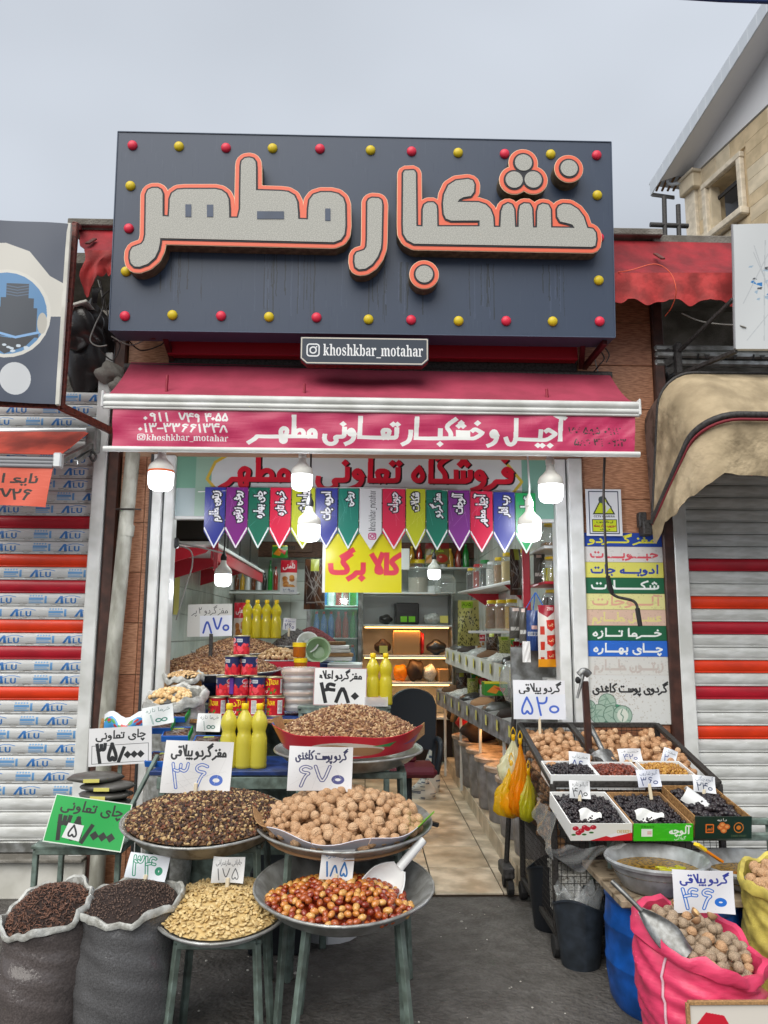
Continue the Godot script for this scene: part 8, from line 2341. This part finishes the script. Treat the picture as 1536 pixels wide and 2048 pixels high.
	stuff("hazelnuts", blob(1, 1, 1, 8, 6), M["crumb"], heap(a + Vector3(-0.02, -0.01, 0.03), 0.3, 0.12, dome(0.14, 0.05), 130, 0.013), [Color(0.62, 0.42, 0.2), Color(0.7, 0.52, 0.28), Color(0.55, 0.34, 0.14)], "hazelnuts in the open clear sack", "nuts")
	# tea stand on the far left with its two signs
	a = Vector3(-1.391, 0.551, 1)
	stand(Vector3(-1.3962, 0, 0.85), 0.4, 0.34, a.y - 0.02, "green steel stand under the tea packets", 0.0, true)
	for k in 7:
		var o := thing("tea_packet", ["lowest", "second lowest", "third lowest", "middle", "third highest", "second highest", "highest"][k] + " clear packet of tea in the pile", "packet", Vector3(-1.3841 + rnd(-0.04, 0.04), a.y + 0.02 + k * 0.043, 0.75), rnd(-0.3, 0.3), "pile of tea packets")
		part("packet", blob(0.14, 0.028, 0.1, 16, 8, func(d: Vector3): return 1.0 + 0.08 * sin(d.x * 8 + k) * cos(d.z * 7)), M["pouch_grey"], o)
		part("sticker", sheet(2, 1, func(u, v): return Vector3(-0.04 + 0.08 * u, 0.008 - 0.018 * v, 0.103), 0.001), M["paper_tag"], o)
	card("tea_green", Vector3(-1.320, 0.685, 1.120), 0.377, 0.216, "green sign for tea at 35,000 with a patched digit", 0.0, 0.25, -0.13, 0.0, 0.006)
	card("tea_white", Vector3(-1.314, 0.982, 0.700), 0.335, 0.197, "white printed sign for tea at 35,000 above the packets", 0.0, 0.04, 0.06, 0.0, 0.004)
	part("strut", bar(Vector3(-1.32, 0.875, 0.66), Vector3(-1.325, 0.59, 0.66), 0.02, 0.02), M["green_steel"], thing("sign_prop", "thin steel prop behind the white tea sign", "prop"))
	single("sign_brace", bar(Vector3(-1.11, 0.934, 0.7), Vector3(-1.18, 0.714, 0.9), 0.02, 0.02), M["green_steel"], "slanted green steel brace beside the dark kernels", "brace")
	var ss := thing("sweets_sack", "small printed bag of blue sweets behind the white tea sign", "bag", Vector3(-1.352, 1.067, 0.5))
	part("bag", sheet(10, 8, func(u, v): return Vector3((u - 0.5) * 0.24, 0.06 - v * 0.12 + 0.02 * sin(u * 9), 0.05 * sin(u * PI) * sin(v * PI)), 0.004, pr("sweet_sack")), pm("sweet_sack", true), ss)
	single("wooden_rod", bar(Vector3(-1.514, 0.95, 0.45), Vector3(-1.508, 1.092, 0.4), 0.02, 0.02), M["board_edge"], "pale wooden rod leaning behind the white tea sign", "rod")
	var bo := thing("fruit_carton", "flattened fruit carton with orange and green print under the stand", "carton", Vector3(-1.442, 0.333, 0.75))
	part("panel", sheet(1, 1, func(u, v): return Vector3((u - 0.5) * 0.42, 0.07 - v * 0.16, 0.0), 0.03, pr("box_tea")), pm("box_tea"), bo)
	bo.rotation.x = -0.2
	bo.position.y = 0.1
	# dark stores under the tables
	single("storage_crate", cb(Vector3(0, 0.2, 0), Vector3(0.3, 0.4, 0.3), 0.01), M["black_bin"], "black crate under the tray of whole walnuts", "crate", Vector3(-0.418, 0, 0.75))
	single("white_stool", lathe([Vector2(0.16, 0), Vector2(0.13, 0.3), Vector2(0.14, 0.32), Vector2(0, 0.33)], 16), M["white_plastic"], "white plastic stool under the whole walnut tray", "stool", Vector3(-0.176, 0.0, 0.6))
	single("cabinet_panel", cb(Vector3(0, 0.42, 0), Vector3(0.8, 0.84, 0.03), 0.004), M["green_steel"], "grey green cabinet front behind the left stalls", "cabinet", Vector3(-0.85, 0.02, 0.24))

# ---------- the stalls right of the entrance ----------
func rect_spots(x0: float, x1: float, z0: float, z1: float, f: Callable, size: float, n: int) -> Array:
	var pts := []
	var tries := 0
	while pts.size() < n and tries < 20000:
		tries += 1
		var p := Vector2(rnd(x0, x1), rnd(z0, z1))
		if pts.all(func(o): return o.distance_squared_to(p) > size * size * 2.9): pts.append(p)
	return pts.map(func(p): return Vector3(p.x, f.call(p.x, p.y) + rnd(-0.2, 0.2) * size, p.y))

func wire_panel(o: Node3D, a: Vector3, u: Vector3, v: Vector3, pitch: float) -> void:
	var st := st_new()
	var nu := int(u.length() / pitch)
	var nv := int(v.length() / pitch)
	for i in nu + 1: add_tube(st, [a + u * i / nu, a + u * i / nu + v], 0.0017, 4, -1.0, false)
	for j in nv + 1: add_tube(st, [a + v * j / nv, a + v * j / nv + u], 0.0017, 4, -1.0, false)
	part("wire_mesh", done(st), M["mesh_wire"], o)

func fruit_box(key: String, m: String, front: Vector3, w: float, h: float, d: float, label: String, fruit: Array, mesh: Mesh, size: float, n: int, what: String) -> Node3D:
	# a carton tipped towards the street; front: the middle of its lower front edge
	var tip := Basis(Vector3.RIGHT, 0.16)
	var o := thing("fruit_carton", label, "carton", front + tip * Vector3(0, 0, -d * 0.5))
	o.basis = tip
	leaf_box(o, w, h, d, m, key)
	var c: Vector3 = o.position + tip * Vector3(0, h * 0.62, 0)
	var f := func(x, z): return 0.03 * cos(x / w * 2.4) * cos(z / d * 2.4)
	part("lining", sheet(8, 8, func(u, v): return Vector3((u - 0.5) * (w - 0.02), h * 0.62 - 0.006 + f.call((u - 0.5) * w, (v - 0.5) * d), (v - 0.5) * (d - 0.02)), 0.004), mat("fruit_bed", "#" + (fruit[0] as Color).linear_to_srgb().to_html(false), 0.6), o)
	var spots := []
	for k in n:
		var x := rnd(-0.5, 0.5) * (w - 0.03)
		var z := rnd(-0.5, 0.5) * (d - 0.03)
		spots.append(Transform3D(Basis.from_euler(Vector3(rnd(0, TAU), rnd(0, TAU), rnd(0, TAU))).scaled(Vector3.ONE * size * rnd(0.8, 1.2)), c + tip * Vector3(x, f.call(x, z) + rnd(-0.004, 0.006), z)))
	stuff("dried_fruit", mesh, M["crumb_shiny"], spots, fruit, what, "dried fruit")
	return o

func build_stalls_right() -> void:
	# wire cart of walnuts
	var o := thing("wire_cart", "rusty wire mesh cart filled with whole walnuts", "cart")
	var xl := 0.975
	var xr := 1.84
	var zb := 0.1
	var zf := 0.93
	var yb: float = 1.0278
	var yf: float = 0.8307
	var xm := 1.29
	for q in [[xl, zb, yb], [xr, zb, yb], [xl, zf, yf], [xr, zf, yf]]: part("post", bar(Vector3(q[0], 0.1, q[1]), Vector3(q[0], q[2], q[1]), 0.03, 0.03), M["mesh_frame"], o)
	for q in [[Vector3(xl, yb, zb), Vector3(xr, yb, zb)], [Vector3(xl, yf, zf), Vector3(xr, yf, zf)], [Vector3(xl, yb, zb), Vector3(xl, yf, zf)], [Vector3(xr, yb, zb), Vector3(xr, yf, zf)], [Vector3(xm, yb, zb), Vector3(xm + 0.02, yf, zf)], [Vector3(xl, 0.12, zb), Vector3(xl, 0.12, zf)], [Vector3(xl, 0.12, zf), Vector3(xr, 0.12, zf)]]:
		part("rail", bar(q[0], q[1], 0.032, 0.03), M["mesh_frame"], o)
	wire_panel(o, Vector3(xl, 0.12, zb), Vector3(0, 0, zf - zb), Vector3(0, yf - 0.12, 0), 0.032)
	wire_panel(o, Vector3(xl, 0.12, zf), Vector3(xr - xl, 0, 0), Vector3(0, yf - 0.12, 0), 0.032)
	wire_panel(o, Vector3(xl, yf - 0.1, zb), Vector3(xr - xl, 0, 0), Vector3(0, yb - yf + 0.1, 0), 0.032)
	for q in [[xl, zb], [xr, zb], [xl, zf], [xr, zf]]: part("caster", lathe([Vector2(0, -0.02), Vector2(0.05, -0.02), Vector2(0.055, 0), Vector2(0.05, 0.02), Vector2(0, 0.02)], 14), M["rubber"], o, Vector3(q[0], 0.056, q[1]), Basis(Vector3.BACK, PI / 2))
	part("floor_sheet", cb(Vector3((xl + xr) * 0.5, 0.45, (zb + zf) * 0.5), Vector3(xr - xl - 0.03, 0.01, zf - zb - 0.03), 0.002), M["mesh_frame"], o)
	var plane := func(x, z): return lerpf(yb, yf, (z - zb) / (zf - zb)) - 0.03 + 0.03 * sin((z - zb) / (zf - zb) * PI)
	for q in [[xl, xm, "left", 48, [M["walnut"], M["walnut_c"], M["walnut"]]], [xm + 0.02, xr, "right", 66, [M["walnut"], M["walnut_b"], M["walnut_c"]]]]:
		single("walnut_core", sheet(6, 8, func(u, v):
			var x := lerpf(q[0] + 0.02, q[1] - 0.02, u)
			var z := lerpf(zb + 0.02, zf - 0.02, v)
			return Vector3(x, plane.call(x, z) - 0.035, z), 0.02), M["heap_brown"], "walnut bed under the walnuts in the cart's %s bay" % q[2], "walnuts")
		nuts(rect_spots(q[0] + 0.03, q[1] - 0.03, zb + 0.03, zf - 0.12, plane, 0.021, q[3]), Vector3.ZERO, Basis.IDENTITY, 0.0215, q[4], "brown whole walnut in the %s bay of the wire cart" % q[2], "walnuts in the cart's %s bay" % q[2])
		var rest := []
		for k in 170: rest.append(Transform3D(Basis.from_euler(Vector3(rnd(0, 6), rnd(0, 6), 0)).scaled(Vector3.ONE * 0.02), Vector3(rnd(q[0] + 0.03, q[1] - 0.03), 0, rnd(zb + 0.03, zf - 0.02))))
		for k in rest.size(): rest[k].origin.y = plane.call(rest[k].origin.x, rest[k].origin.z) - rnd(0.01, 0.03)
		if q[2] == "left":
			for k in 130: rest.append(Transform3D(Basis.from_euler(Vector3(rnd(0, 6), rnd(0, 6), 0)).scaled(Vector3.ONE * 0.021), Vector3(xl + rnd(0.02, 0.06), rnd(0.47, 0.9), rnd(zb, zf - 0.03))))
		stuff("walnuts_below", walnut_mesh(1), M["walnut_c"], rest, [], "lower layer of walnuts in the cart's %s bay" % q[2], "walnuts")
	for k in 3: single("stored_carton", cb(Vector3(0, 0.12, 0), Vector3(0.22, 0.24, 0.3), 0.006), M[["white_bag", "card_brown", "black_bin"][k]], ["white newspaper parcel on the cart's floor", "brown carton on the cart's floor", "black carton on the cart's floor"][k], "carton", Vector3(1.12 + 0.26 * k, 0.14, 0.75))
	card("walnut_520", Vector3(1.076, 1.191, 0.220), 0.322, 0.233, "large white card reading 520 in blue above the cart", 0.0, 0.05, -0.01, 0.09, 0.005)
	card("walnut_560", Vector3(1.160, 0.915, 0.780), 0.118, 0.097, "small white card reading 560 in the cart's left bay", 0.0, 0.3, -0.12, 0.03)
	card("walnut_420", Vector3(1.475, 0.932, 0.660), 0.133, 0.069, "small white card reading 420 in the cart's right bay", 0.0, 0.3, 0.03, 0.03)
	card("walnut_280", Vector3(1.693, 0.925, 0.660), 0.075, 0.080, "small tilted white card at the cart's far corner", -0.3, 0.3, -0.3, 0.03)
	var sc := thing("metal_scoop", "dull metal scoop lying on the cart's walnuts", "scoop", Vector3(1.347, 0.898, 0.62))
	sc.basis = look(Vector3(0.05, 0.75, 0.65), Vector3(-0.16, 0.8, -0.6))
	part("blade", sheet(12, 6, func(u, v):
		var an := lerpf(-1.7, 1.7, u)
		return Vector3(0.07 * sin(an), 0.05 - 0.14 * v, 0.055 * cos(an) - 0.02), 0.004), M["steel_scoop"], sc)
	part("handle", tube([Vector3(0, 0.05, 0.02), Vector3(0.0, 0.22, 0.03)], 0.016, 10), M["steel_scoop"], sc)
	# clamp post in the cart
	o = thing("clamp_post", "dark post with a chrome clamp lever rising from the cart", "post")
	part("pole", bar(Vector3(1.293, 0.851, 0.5), Vector3(1.281, 1.321, 0.5), 0.036, 0.036), M["brown_steel"], o)
	part("clamp", tube(curve([Vector3(1.25, 1.355, 0.5), Vector3(1.28, 1.378, 0.5), Vector3(1.308, 1.355, 0.5)], 4), 0.022, 10), M["steel_scoop"], o)
	part("lever", tube([Vector3(1.267, 1.356, 0.52), Vector3(1.223, 1.228, 0.54)], 0.011, 8, 0.007), M["steel_scoop"], o)
	part("knob", blob(0.016, 0.02, 0.016, 10, 8), M["rubber"], o, Vector3(1.232, 1.328, 0.53))
	# rolling rack with bags at the doorway
	o = thing("rolling_rack", "dark rolling rack with bags hung at the doorway", "rack")
	part("pole", bar(Vector3(0.965, 1.279, 0.05), Vector3(0.892, 0.17, 0), 0.026, 0.026), M["mesh_frame"], o)
	part("foot", cb(Vector3(0.888, 0.153, 0.02), Vector3(0.07, 0.07, 0.2), 0.01), M["bracket_steel"], o)
	for z in [-0.06, 0.1]: part("caster", lathe([Vector2(0, -0.018), Vector2(0.042, -0.018), Vector2(0.046, 0), Vector2(0.042, 0.018), Vector2(0, 0.018)], 14), M["rubber"], o, Vector3(0.8969, 0.07, z), Basis(Vector3.BACK, PI / 2))
	for k in 4:
		var q: Array = [[Vector3(0.885, 0.974, 0.35), 0.14, 0.26, "bag_grey", "clear grey bag hung nearest the doorway"], [Vector3(0.865, 0.831, 0.38), 0.17, 0.3, "bag_yellow", "translucent yellow bag hung by the cart"], [Vector3(0.912, 0.961, 0.42), 0.12, 0.42, "bag_orange", "long orange bag hung by the cart"], [Vector3(0.939, 0.807, 0.5), 0.12, 0.27, "bag_green", "olive green bag hung against the cart's mesh"]][k]
		var bag := thing("hanging_bag", q[4], "bag", q[0], 0.2 * k, "bags hung by the cart")
		part("bag", lathe(range(13).map(func(j):
			var t: float = j / 12.0
			return Vector2(q[1] * [0.0, 0.42, 0.52, 0.56, 0.55, 0.54, 0.47, 0.42, 0.3, 0.24, 0.14, 0.1, 0.03][j], q[2] * (t - 1.0))), 36, func(v: Vector3):
				var a := atan2(v.x, v.z)
				var k2 := 0.72 + 0.4 * absf(sin(a * 2.5 + v.y * 7 + k)) + 0.3 * absf(sin(a * 5.5 - v.y * 17)) - 0.2 * absf(sin(v.y * 34 + a * 3 + k))
				return Vector3(v.x * k2, v.y, v.z * k2 * 0.42)), M[q[3]], bag)
		part("contents", blob(q[1] * 0.4, q[2] * 0.22, q[1] * 0.22, 14, 10, func(d: Vector3): return 1.0 + 0.15 * sin(d.x * 6 + k) * cos(d.y * 5)), M[["white_bag", "carrot", "carrot", "pickle"][k]], bag, Vector3(0, -q[2] * 0.72, 0))
		for s in [-1, 1]: part("handle", tube(curve([Vector3(0, 0, 0), Vector3(s * 0.014, 0.035, 0), Vector3(0, 0.07, 0)], 4), 0.003, 5), M["bag_yellow"], bag)
		part("knot", blob(0.012, 0.022, 0.01, 8, 6), M["bag_yellow"], bag, Vector3(0, 0.008, 0))
	# table of dried fruit
	var ty: float = 0.6587
	o = stand(Vector3(1.64, 0, 1.05), 0.92, 0.3, ty - 0.02, "green steel table under the boxes of dried fruit", 0.01)
	var rb := blob(1.0, 0.7, 0.72, 7, 5, func(d: Vector3): return 1.0 + 0.12 * sin(d.y * 8 + d.x * 5))
	var blackf := [Color(0.012, 0.01, 0.014), Color(0.03, 0.022, 0.026), Color(0.02, 0.014, 0.016)]
	for q in [["box_cherry", "card_white", Vector3(1.089, 0.661, 1.36), 0.2835, 0.0777, "white carton with cherry print full of black berries", "small black dried berries in the cherry carton", 0.0095, 620],
		["box_green", "card_brown", Vector3(1.375, 0.659, 1.36), 0.2749, 0.0779, "green fronted carton full of black berries", "small black dried berries in the green carton", 0.0095, 620],
		["box_dark", "board_edge", Vector3(1.653, 0.669, 1.36), 0.2619, 0.1011, "dark green fronted carton of dried plums", "wrinkled black dried plums in the dark carton", 0.017, 150]]:
		fruit_box(q[0], q[1], q[2], q[3], q[4], 0.4, q[5], blackf, rb, q[7], q[8], q[6])
	for q in [[Vector3(1.091, 0.803, 0.93), 0.255, "white tub of thin black raisins behind the cherry carton", blackf, "thin black raisins in the white tub", 480], [Vector3(1.332, 0.798, 0.93), 0.25, "white tub of red barberries behind the green carton", [Color(0.16, 0.03, 0.015), Color(0.24, 0.05, 0.025), Color(0.1, 0.02, 0.012)], "red brown raisins in the white tub", 480], [Vector3(1.598, 0.803, 0.93), 0.24, "white tub of golden raisins behind the dark carton", [Color(0.42, 0.2, 0.03), Color(0.5, 0.27, 0.05), Color(0.3, 0.13, 0.02)], "golden raisins in the white tub", 420]]:
		fruit_box("", "white_plastic", q[0], q[1], 0.075, 0.22, q[2], q[3], rb, 0.0085, q[5], q[4])
	var film := thing("plastic_wrap", "clear plastic wrap drooping under the cherry carton", "wrap", Vector3(1.043, 0.636, 1.34))
	part("drape", sheet(20, 10, func(u, v): return Vector3((u - 0.55) * 0.36, -0.13 * v * sin(clampf(u * 1.15, 0, 1) * PI) - 0.01 * sin(u * 17), 0.03 - 0.1 * v + 0.012 * sin(u * 23 + v * 8)), 0.0), M["film_thick"], film)
	part("side_drape", sheet(12, 10, func(u, v): return Vector3(-0.165 - 0.02 * v + 0.01 * sin(u * 14 + v * 6), 0.14 - 0.2 * v * (0.5 + 0.5 * u), -0.36 + 0.38 * u), 0.0), M["film_thick"], film)
	for q in [[Vector3(1.059, 0.759, 1.3), 0.1, 0.06, "torn white paper scrap on the berries of the cherry carton"], [Vector3(1.337, 0.759, 1.3), 0.13, 0.055, "torn white paper scrap on the berries of the green carton"]]:
		single("paper_scrap", sheet(8, 5, func(u, v): return Vector3((u - 0.5) * q[1], (0.5 - v) * q[2] * (0.8 + 0.25 * sin(u * 5)), 0.012 * sin(u * 6 + v * 3)), 0.003), M["paper"], q[3], "paper", q[0], Basis(Vector3.RIGHT, -0.7))
	sc = thing("white_scoop", "white plastic scoop among the dried plums", "scoop", Vector3(1.627, 0.791, 1.18))
	sc.basis = look(Vector3(0.3, 0.7, 0.6), Vector3(-0.8, 0.5, -0.3))
	part("blade", sheet(10, 6, func(u, v):
		var an := lerpf(-1.5, 1.5, u)
		return Vector3(0.05 * sin(an) * (1 - 0.2 * v), 0.08 - 0.17 * v, 0.045 * cos(an) - 0.02), 0.004), M["white_plastic"], sc)
	card("berry_480", Vector3(1.064, 0.838, 1.120), 0.106, 0.083, "small white card reading 480 over the cherry carton", 0.0, 0.2, -0.05, 0.05)
	card("raisin_360", Vector3(1.423, 0.884, 1.080), 0.122, 0.082, "pale blue card reading 360 over the green carton", 0.0, 0.2, 0.04, 0.06)
	card("plum_240", Vector3(1.692, 0.860, 1.100), 0.117, 0.079, "white card reading 240 on a pin over the dried plums", 0.0, 0.2, -0.1, 0.07)
	# waste bins
	for q in [[Vector3(1.068, 0, 1.112), 0.125, 0.3, "dark_bin", "grey waste bin with a clear liner under the table"], [Vector3(1.042, 0, 0.634), 0.13, 0.32, "black_bin", "black waste bin beside the cart's mesh"]]:
		var b := thing("waste_bin", q[4], "bin", Vector3(q[0].x, 0, q[0].z - 0.1))
		part("bucket", lathe([Vector2(0, 0), Vector2(q[1] * 0.72, 0), Vector2(q[1] * 0.74, 0.01), Vector2(q[1], q[2]), Vector2(q[1] * 1.04, q[2]), Vector2(q[1] * 1.04, q[2] - 0.01), Vector2(q[1] * 0.97, q[2] - 0.01), Vector2(q[1] * 0.72, 0.012), Vector2(0, 0.012)], 28, func(v: Vector3): return Vector3(v.x, v.y + (0.03 * cos(atan2(v.x, v.z) * 2.0 + 1.0) if v.y > 0.2 else 0.0), v.z)), M[q[3]], b)
		if q[3] == "dark_bin": part("liner", lathe([Vector2(q[1] * 0.5, q[2] - 0.08), Vector2(q[1] * 0.85, q[2] - 0.03), Vector2(q[1] * 0.9, q[2] + 0.03), Vector2(q[1] * 0.75, q[2] + 0.05), Vector2(q[1] * 0.4, q[2] - 0.02)], 24, func(v: Vector3): return v * (1.0 + 0.08 * sin(atan2(v.x, v.z) * 6 + v.y * 40))), M["film_thick"], b)
	# barrels, board and bowls of pickles
	for k in 2:
		var q: Vector3 = [Vector3(1.371, 0.218, 1.42), Vector3(1.882, 0.193, 1.36)][k]
		var b := thing("blue_barrel", ["blue plastic barrel under the pickle bowls behind the pink sack", "blue plastic barrel between the pink and yellow sacks"][k], "barrel", Vector3(q.x, 0, q.z), 0.0, "blue barrels")
		var r := 0.285
		part("shell", lathe([Vector2(0, 0), Vector2(r * 0.9, 0), Vector2(r * 0.96, 0.03), Vector2(r, 0.12), Vector2(r, 0.17), Vector2(r * 1.015, 0.178), Vector2(r * 1.015, 0.184), Vector2(r, 0.192), Vector2(r, 0.32), Vector2(r * 1.015, 0.328), Vector2(r * 1.015, 0.334), Vector2(r, 0.342), Vector2(r * 0.97, 0.43), Vector2(r * 1.0, 0.44), Vector2(r * 1.0, 0.465), Vector2(0, 0.465)], 40), M["blue_barrel"], b)
	o = thing("old_board", "worn wooden board laid over the blue barrels", "board")
	part("plank", cb(Vector3(1.4383, 0.482, 1.5), Vector3(0.72, 0.03, 0.3), 0.004), M["old_board"], o)
	part("plank", cb(Vector3(1.4383, 0.482, 1.2), Vector3(0.72, 0.03, 0.28), 0.004), M["old_board"], o)
	for k in 2:
		var q: Vector3 = [Vector3(1.288, 0.624, 1.5), Vector3(1.729, 0.587, 1.46)][k]
		var r: float = [0.2127, 0.2266][k]
		var b := thing("pickle_bowl", ["grey basin of yellow pickles on the worn board", "grey basin of pickles with an orange spoon"][k], "basin", Vector3(q.x, 0.5, q.z), 0.0, "basins of pickles")
		var h := q.y - 0.5
		part("basin", lathe([Vector2(0, 0), Vector2(r * 0.62, 0), Vector2(r * 0.7, 0.01), Vector2(r * 0.88, h * 0.6), Vector2(r * 0.95, h - 0.012), Vector2(r * 1.03, h - 0.012), Vector2(r * 1.05, h), Vector2(r * 1.02, h + 0.008), Vector2(r * 0.95, h), Vector2(r * 0.86, h * 0.6), Vector2(r * 0.66, 0.012), Vector2(0, 0.012)], 44), M["grey_plastic"], b)
		part("brine", lathe([Vector2(r * 0.905, h - 0.045), Vector2(0, h - 0.0449)], 36), M["brine"], b)
		for j in (16 if k == 0 else 2): part("pickle", blob(0.03, 0.007, 0.014, 10, 6), M["pickle" if k == 0 else "carrot"], b, Vector3(rnd(-0.02, 0.16) * (1.0 if k == 0 else 0.2), h - 0.043, rnd(-0.03, 0.12)), Basis(Vector3.UP, rnd(0, 3)))
	o = thing("orange_spoon", "orange plastic spoon handle over the farther basin", "spoon")
	part("handle", bar(Vector3(1.447, 0.693, 1.56), Vector3(1.577, 0.609, 1.5), 0.022, 0.01), M["carrot"], o)
	part("grip", bar(Vector3(1.439, 0.7, 1.57), Vector3(1.481, 0.672, 1.55), 0.03, 0.014), M["cap_yellow"], o)
	# pink sack of walnuts
	var a: Vector3 = Vector3(1.25, 0.487, 2)
	var tb := Basis.from_euler(Vector3(0.2, 0, -0.26))
	sack(a, 0.205, a.y, tb, "sack_pink", "bright pink woven sack of walnuts in front", 2.4, 1.03, 0.017, "", 0.05, true)
	var f := dome(0.22, 0.07, 1.7)
	single("walnut_core", lathe(range(9).map(func(k): return Vector2(0.2 * (8 - k) / 8.0, 0)), 30, func(v: Vector3): return tb * Vector3(v.x, f.call(v.x, v.z) - 0.06, v.z)), M["heap_brown"], "walnut bed under the walnuts of the pink sack", "walnuts", a)
	nuts(packed_spots(0.185, func(x, z): return f.call(x, z) - 0.028, 0.0188, 54), a, tb, 0.0205, [M["walnut_grey"], M["walnut_grey"], M["walnut"]], "greyish whole walnut heaped in the pink sack", "walnuts in the pink sack")
	var low := []
	for t in heap(Vector3.ZERO, 0, 0.19, f, 120, 0.02, 0.3): low.append(Transform3D(t.basis, a + tb * (t.origin - Vector3(0, 0.05, 0))))
	stuff("walnuts_below", walnut_mesh(2), M["walnut_grey"], low, [], "lower layer of walnuts in the pink sack", "walnuts")
	for k in 4:
		var q := thing("cracked_walnut", "cracked open walnut %s in the pink sack" % ["showing its shell rim", "with a pale kernel", "near the card", "near the scoop"][k], "walnut", a + tb * ([Vector3(-0.06, 0.055, -0.1), Vector3(-0.01, 0.07, -0.04), Vector3(0.07, 0.06, -0.07), Vector3(-0.04, 0.07, 0.02)][k]), 0.0, "cracked walnuts")
		q.basis = Basis.from_euler(Vector3(0.7, k * 1.3, 0.2))
		part("half_shell", lathe([Vector2(0, -0.019), Vector2(0.013, -0.014), Vector2(0.02, 0), Vector2(0.018, 0.0), Vector2(0.012, -0.011), Vector2(0, -0.015)], 14), M["walnut"], q)
		part("kernel", blob(0.014, 0.007, 0.013, 10, 8, func(d: Vector3): return 1.0 + 0.25 * sin(d.x * 9) * cos(d.z * 8)), M["walnut_inside"], q, Vector3(0, -0.003, 0))
	sc = thing("steel_scoop", "long steel scoop stuck in the pink sack's walnuts", "scoop", Vector3(1.068, 0.555, 2.12))
	sc.basis = look(Vector3(-0.25, 0.55, 0.8), Vector3(-0.62, 0.75, 0.0))
	part("blade", sheet(10, 10, func(u, v):
		var an := lerpf(-1.1, 1.1, u)
		var w: float = 0.055 * sin(clampf(v * 1.3 + 0.12, 0.0, 1.0) * PI * 0.5) * (1.0 - 0.45 * smoothstep(0.6, 1.0, v))
		return Vector3(w * sin(an), 0.09 - 0.2 * v, -0.022 * cos(an)), 0.003), M["steel_scoop"], sc)
	part("handle", tube(curve([Vector3(0, 0.085, -0.01), Vector3(0, 0.13, 0.0), Vector3(0, 0.22, 0.006)], 5), 0.009, 8), M["steel_scoop"], sc)
	card("walnut_460", Vector3(1.310, 0.619, 1.930), 0.240, 0.153, "white card reading 460 in blue over the pink sack", 0.0, 0.05, -0.04, 0.0, 0.008)
	# yellow sack at the edge
	a = Vector3(1.711, 0.613, 1.72)
	sack(a, 0.14, a.y, Basis.from_euler(Vector3(0.25, 0, 0.1)), "sack_yellow", "yellow cloth sack of walnuts at the right edge", 7.0, 0.98, 0.014, "", 0.06)
	stuff("walnuts_below", walnut_mesh(0), M["walnut"], heap(a + Vector3(0, -0.03, 0), 0.25, 0.11, dome(0.14, 0.06), 70, 0.02), [], "walnuts filling the yellow cloth sack", "walnuts")
	# sign at the lower corner
	o = thing("corner_placard", "white placard with red brush strokes at the lower right corner", "placard", Vector3(1.282, 0.292, 2.3))
	part("face", sheet(1, 1, func(u, v): return Vector3(lerpf(-0.2, 0.3, u), lerpf(0.1, -0.12, v), 0), 0.008, pr("corner_sign")), pm("corner_sign"), o)
	part("edge", bar(Vector3(-0.203, 0.1, 0.0), Vector3(0.3, 0.1, 0.0), 0.012, 0.014, Vector3.BACK), M["card_brown"], o)
	part("edge", bar(Vector3(-0.204, -0.12, 0.0), Vector3(-0.204, 0.1, 0.0), 0.012, 0.014, Vector3.BACK), M["card_brown"], o)
	for s in [-0.15, 0.2]: part("leg", bar(Vector3(s, -o.position.y, -0.06), Vector3(s, 0.05, -0.015), 0.02, 0.02), M["raw_wood"], o)
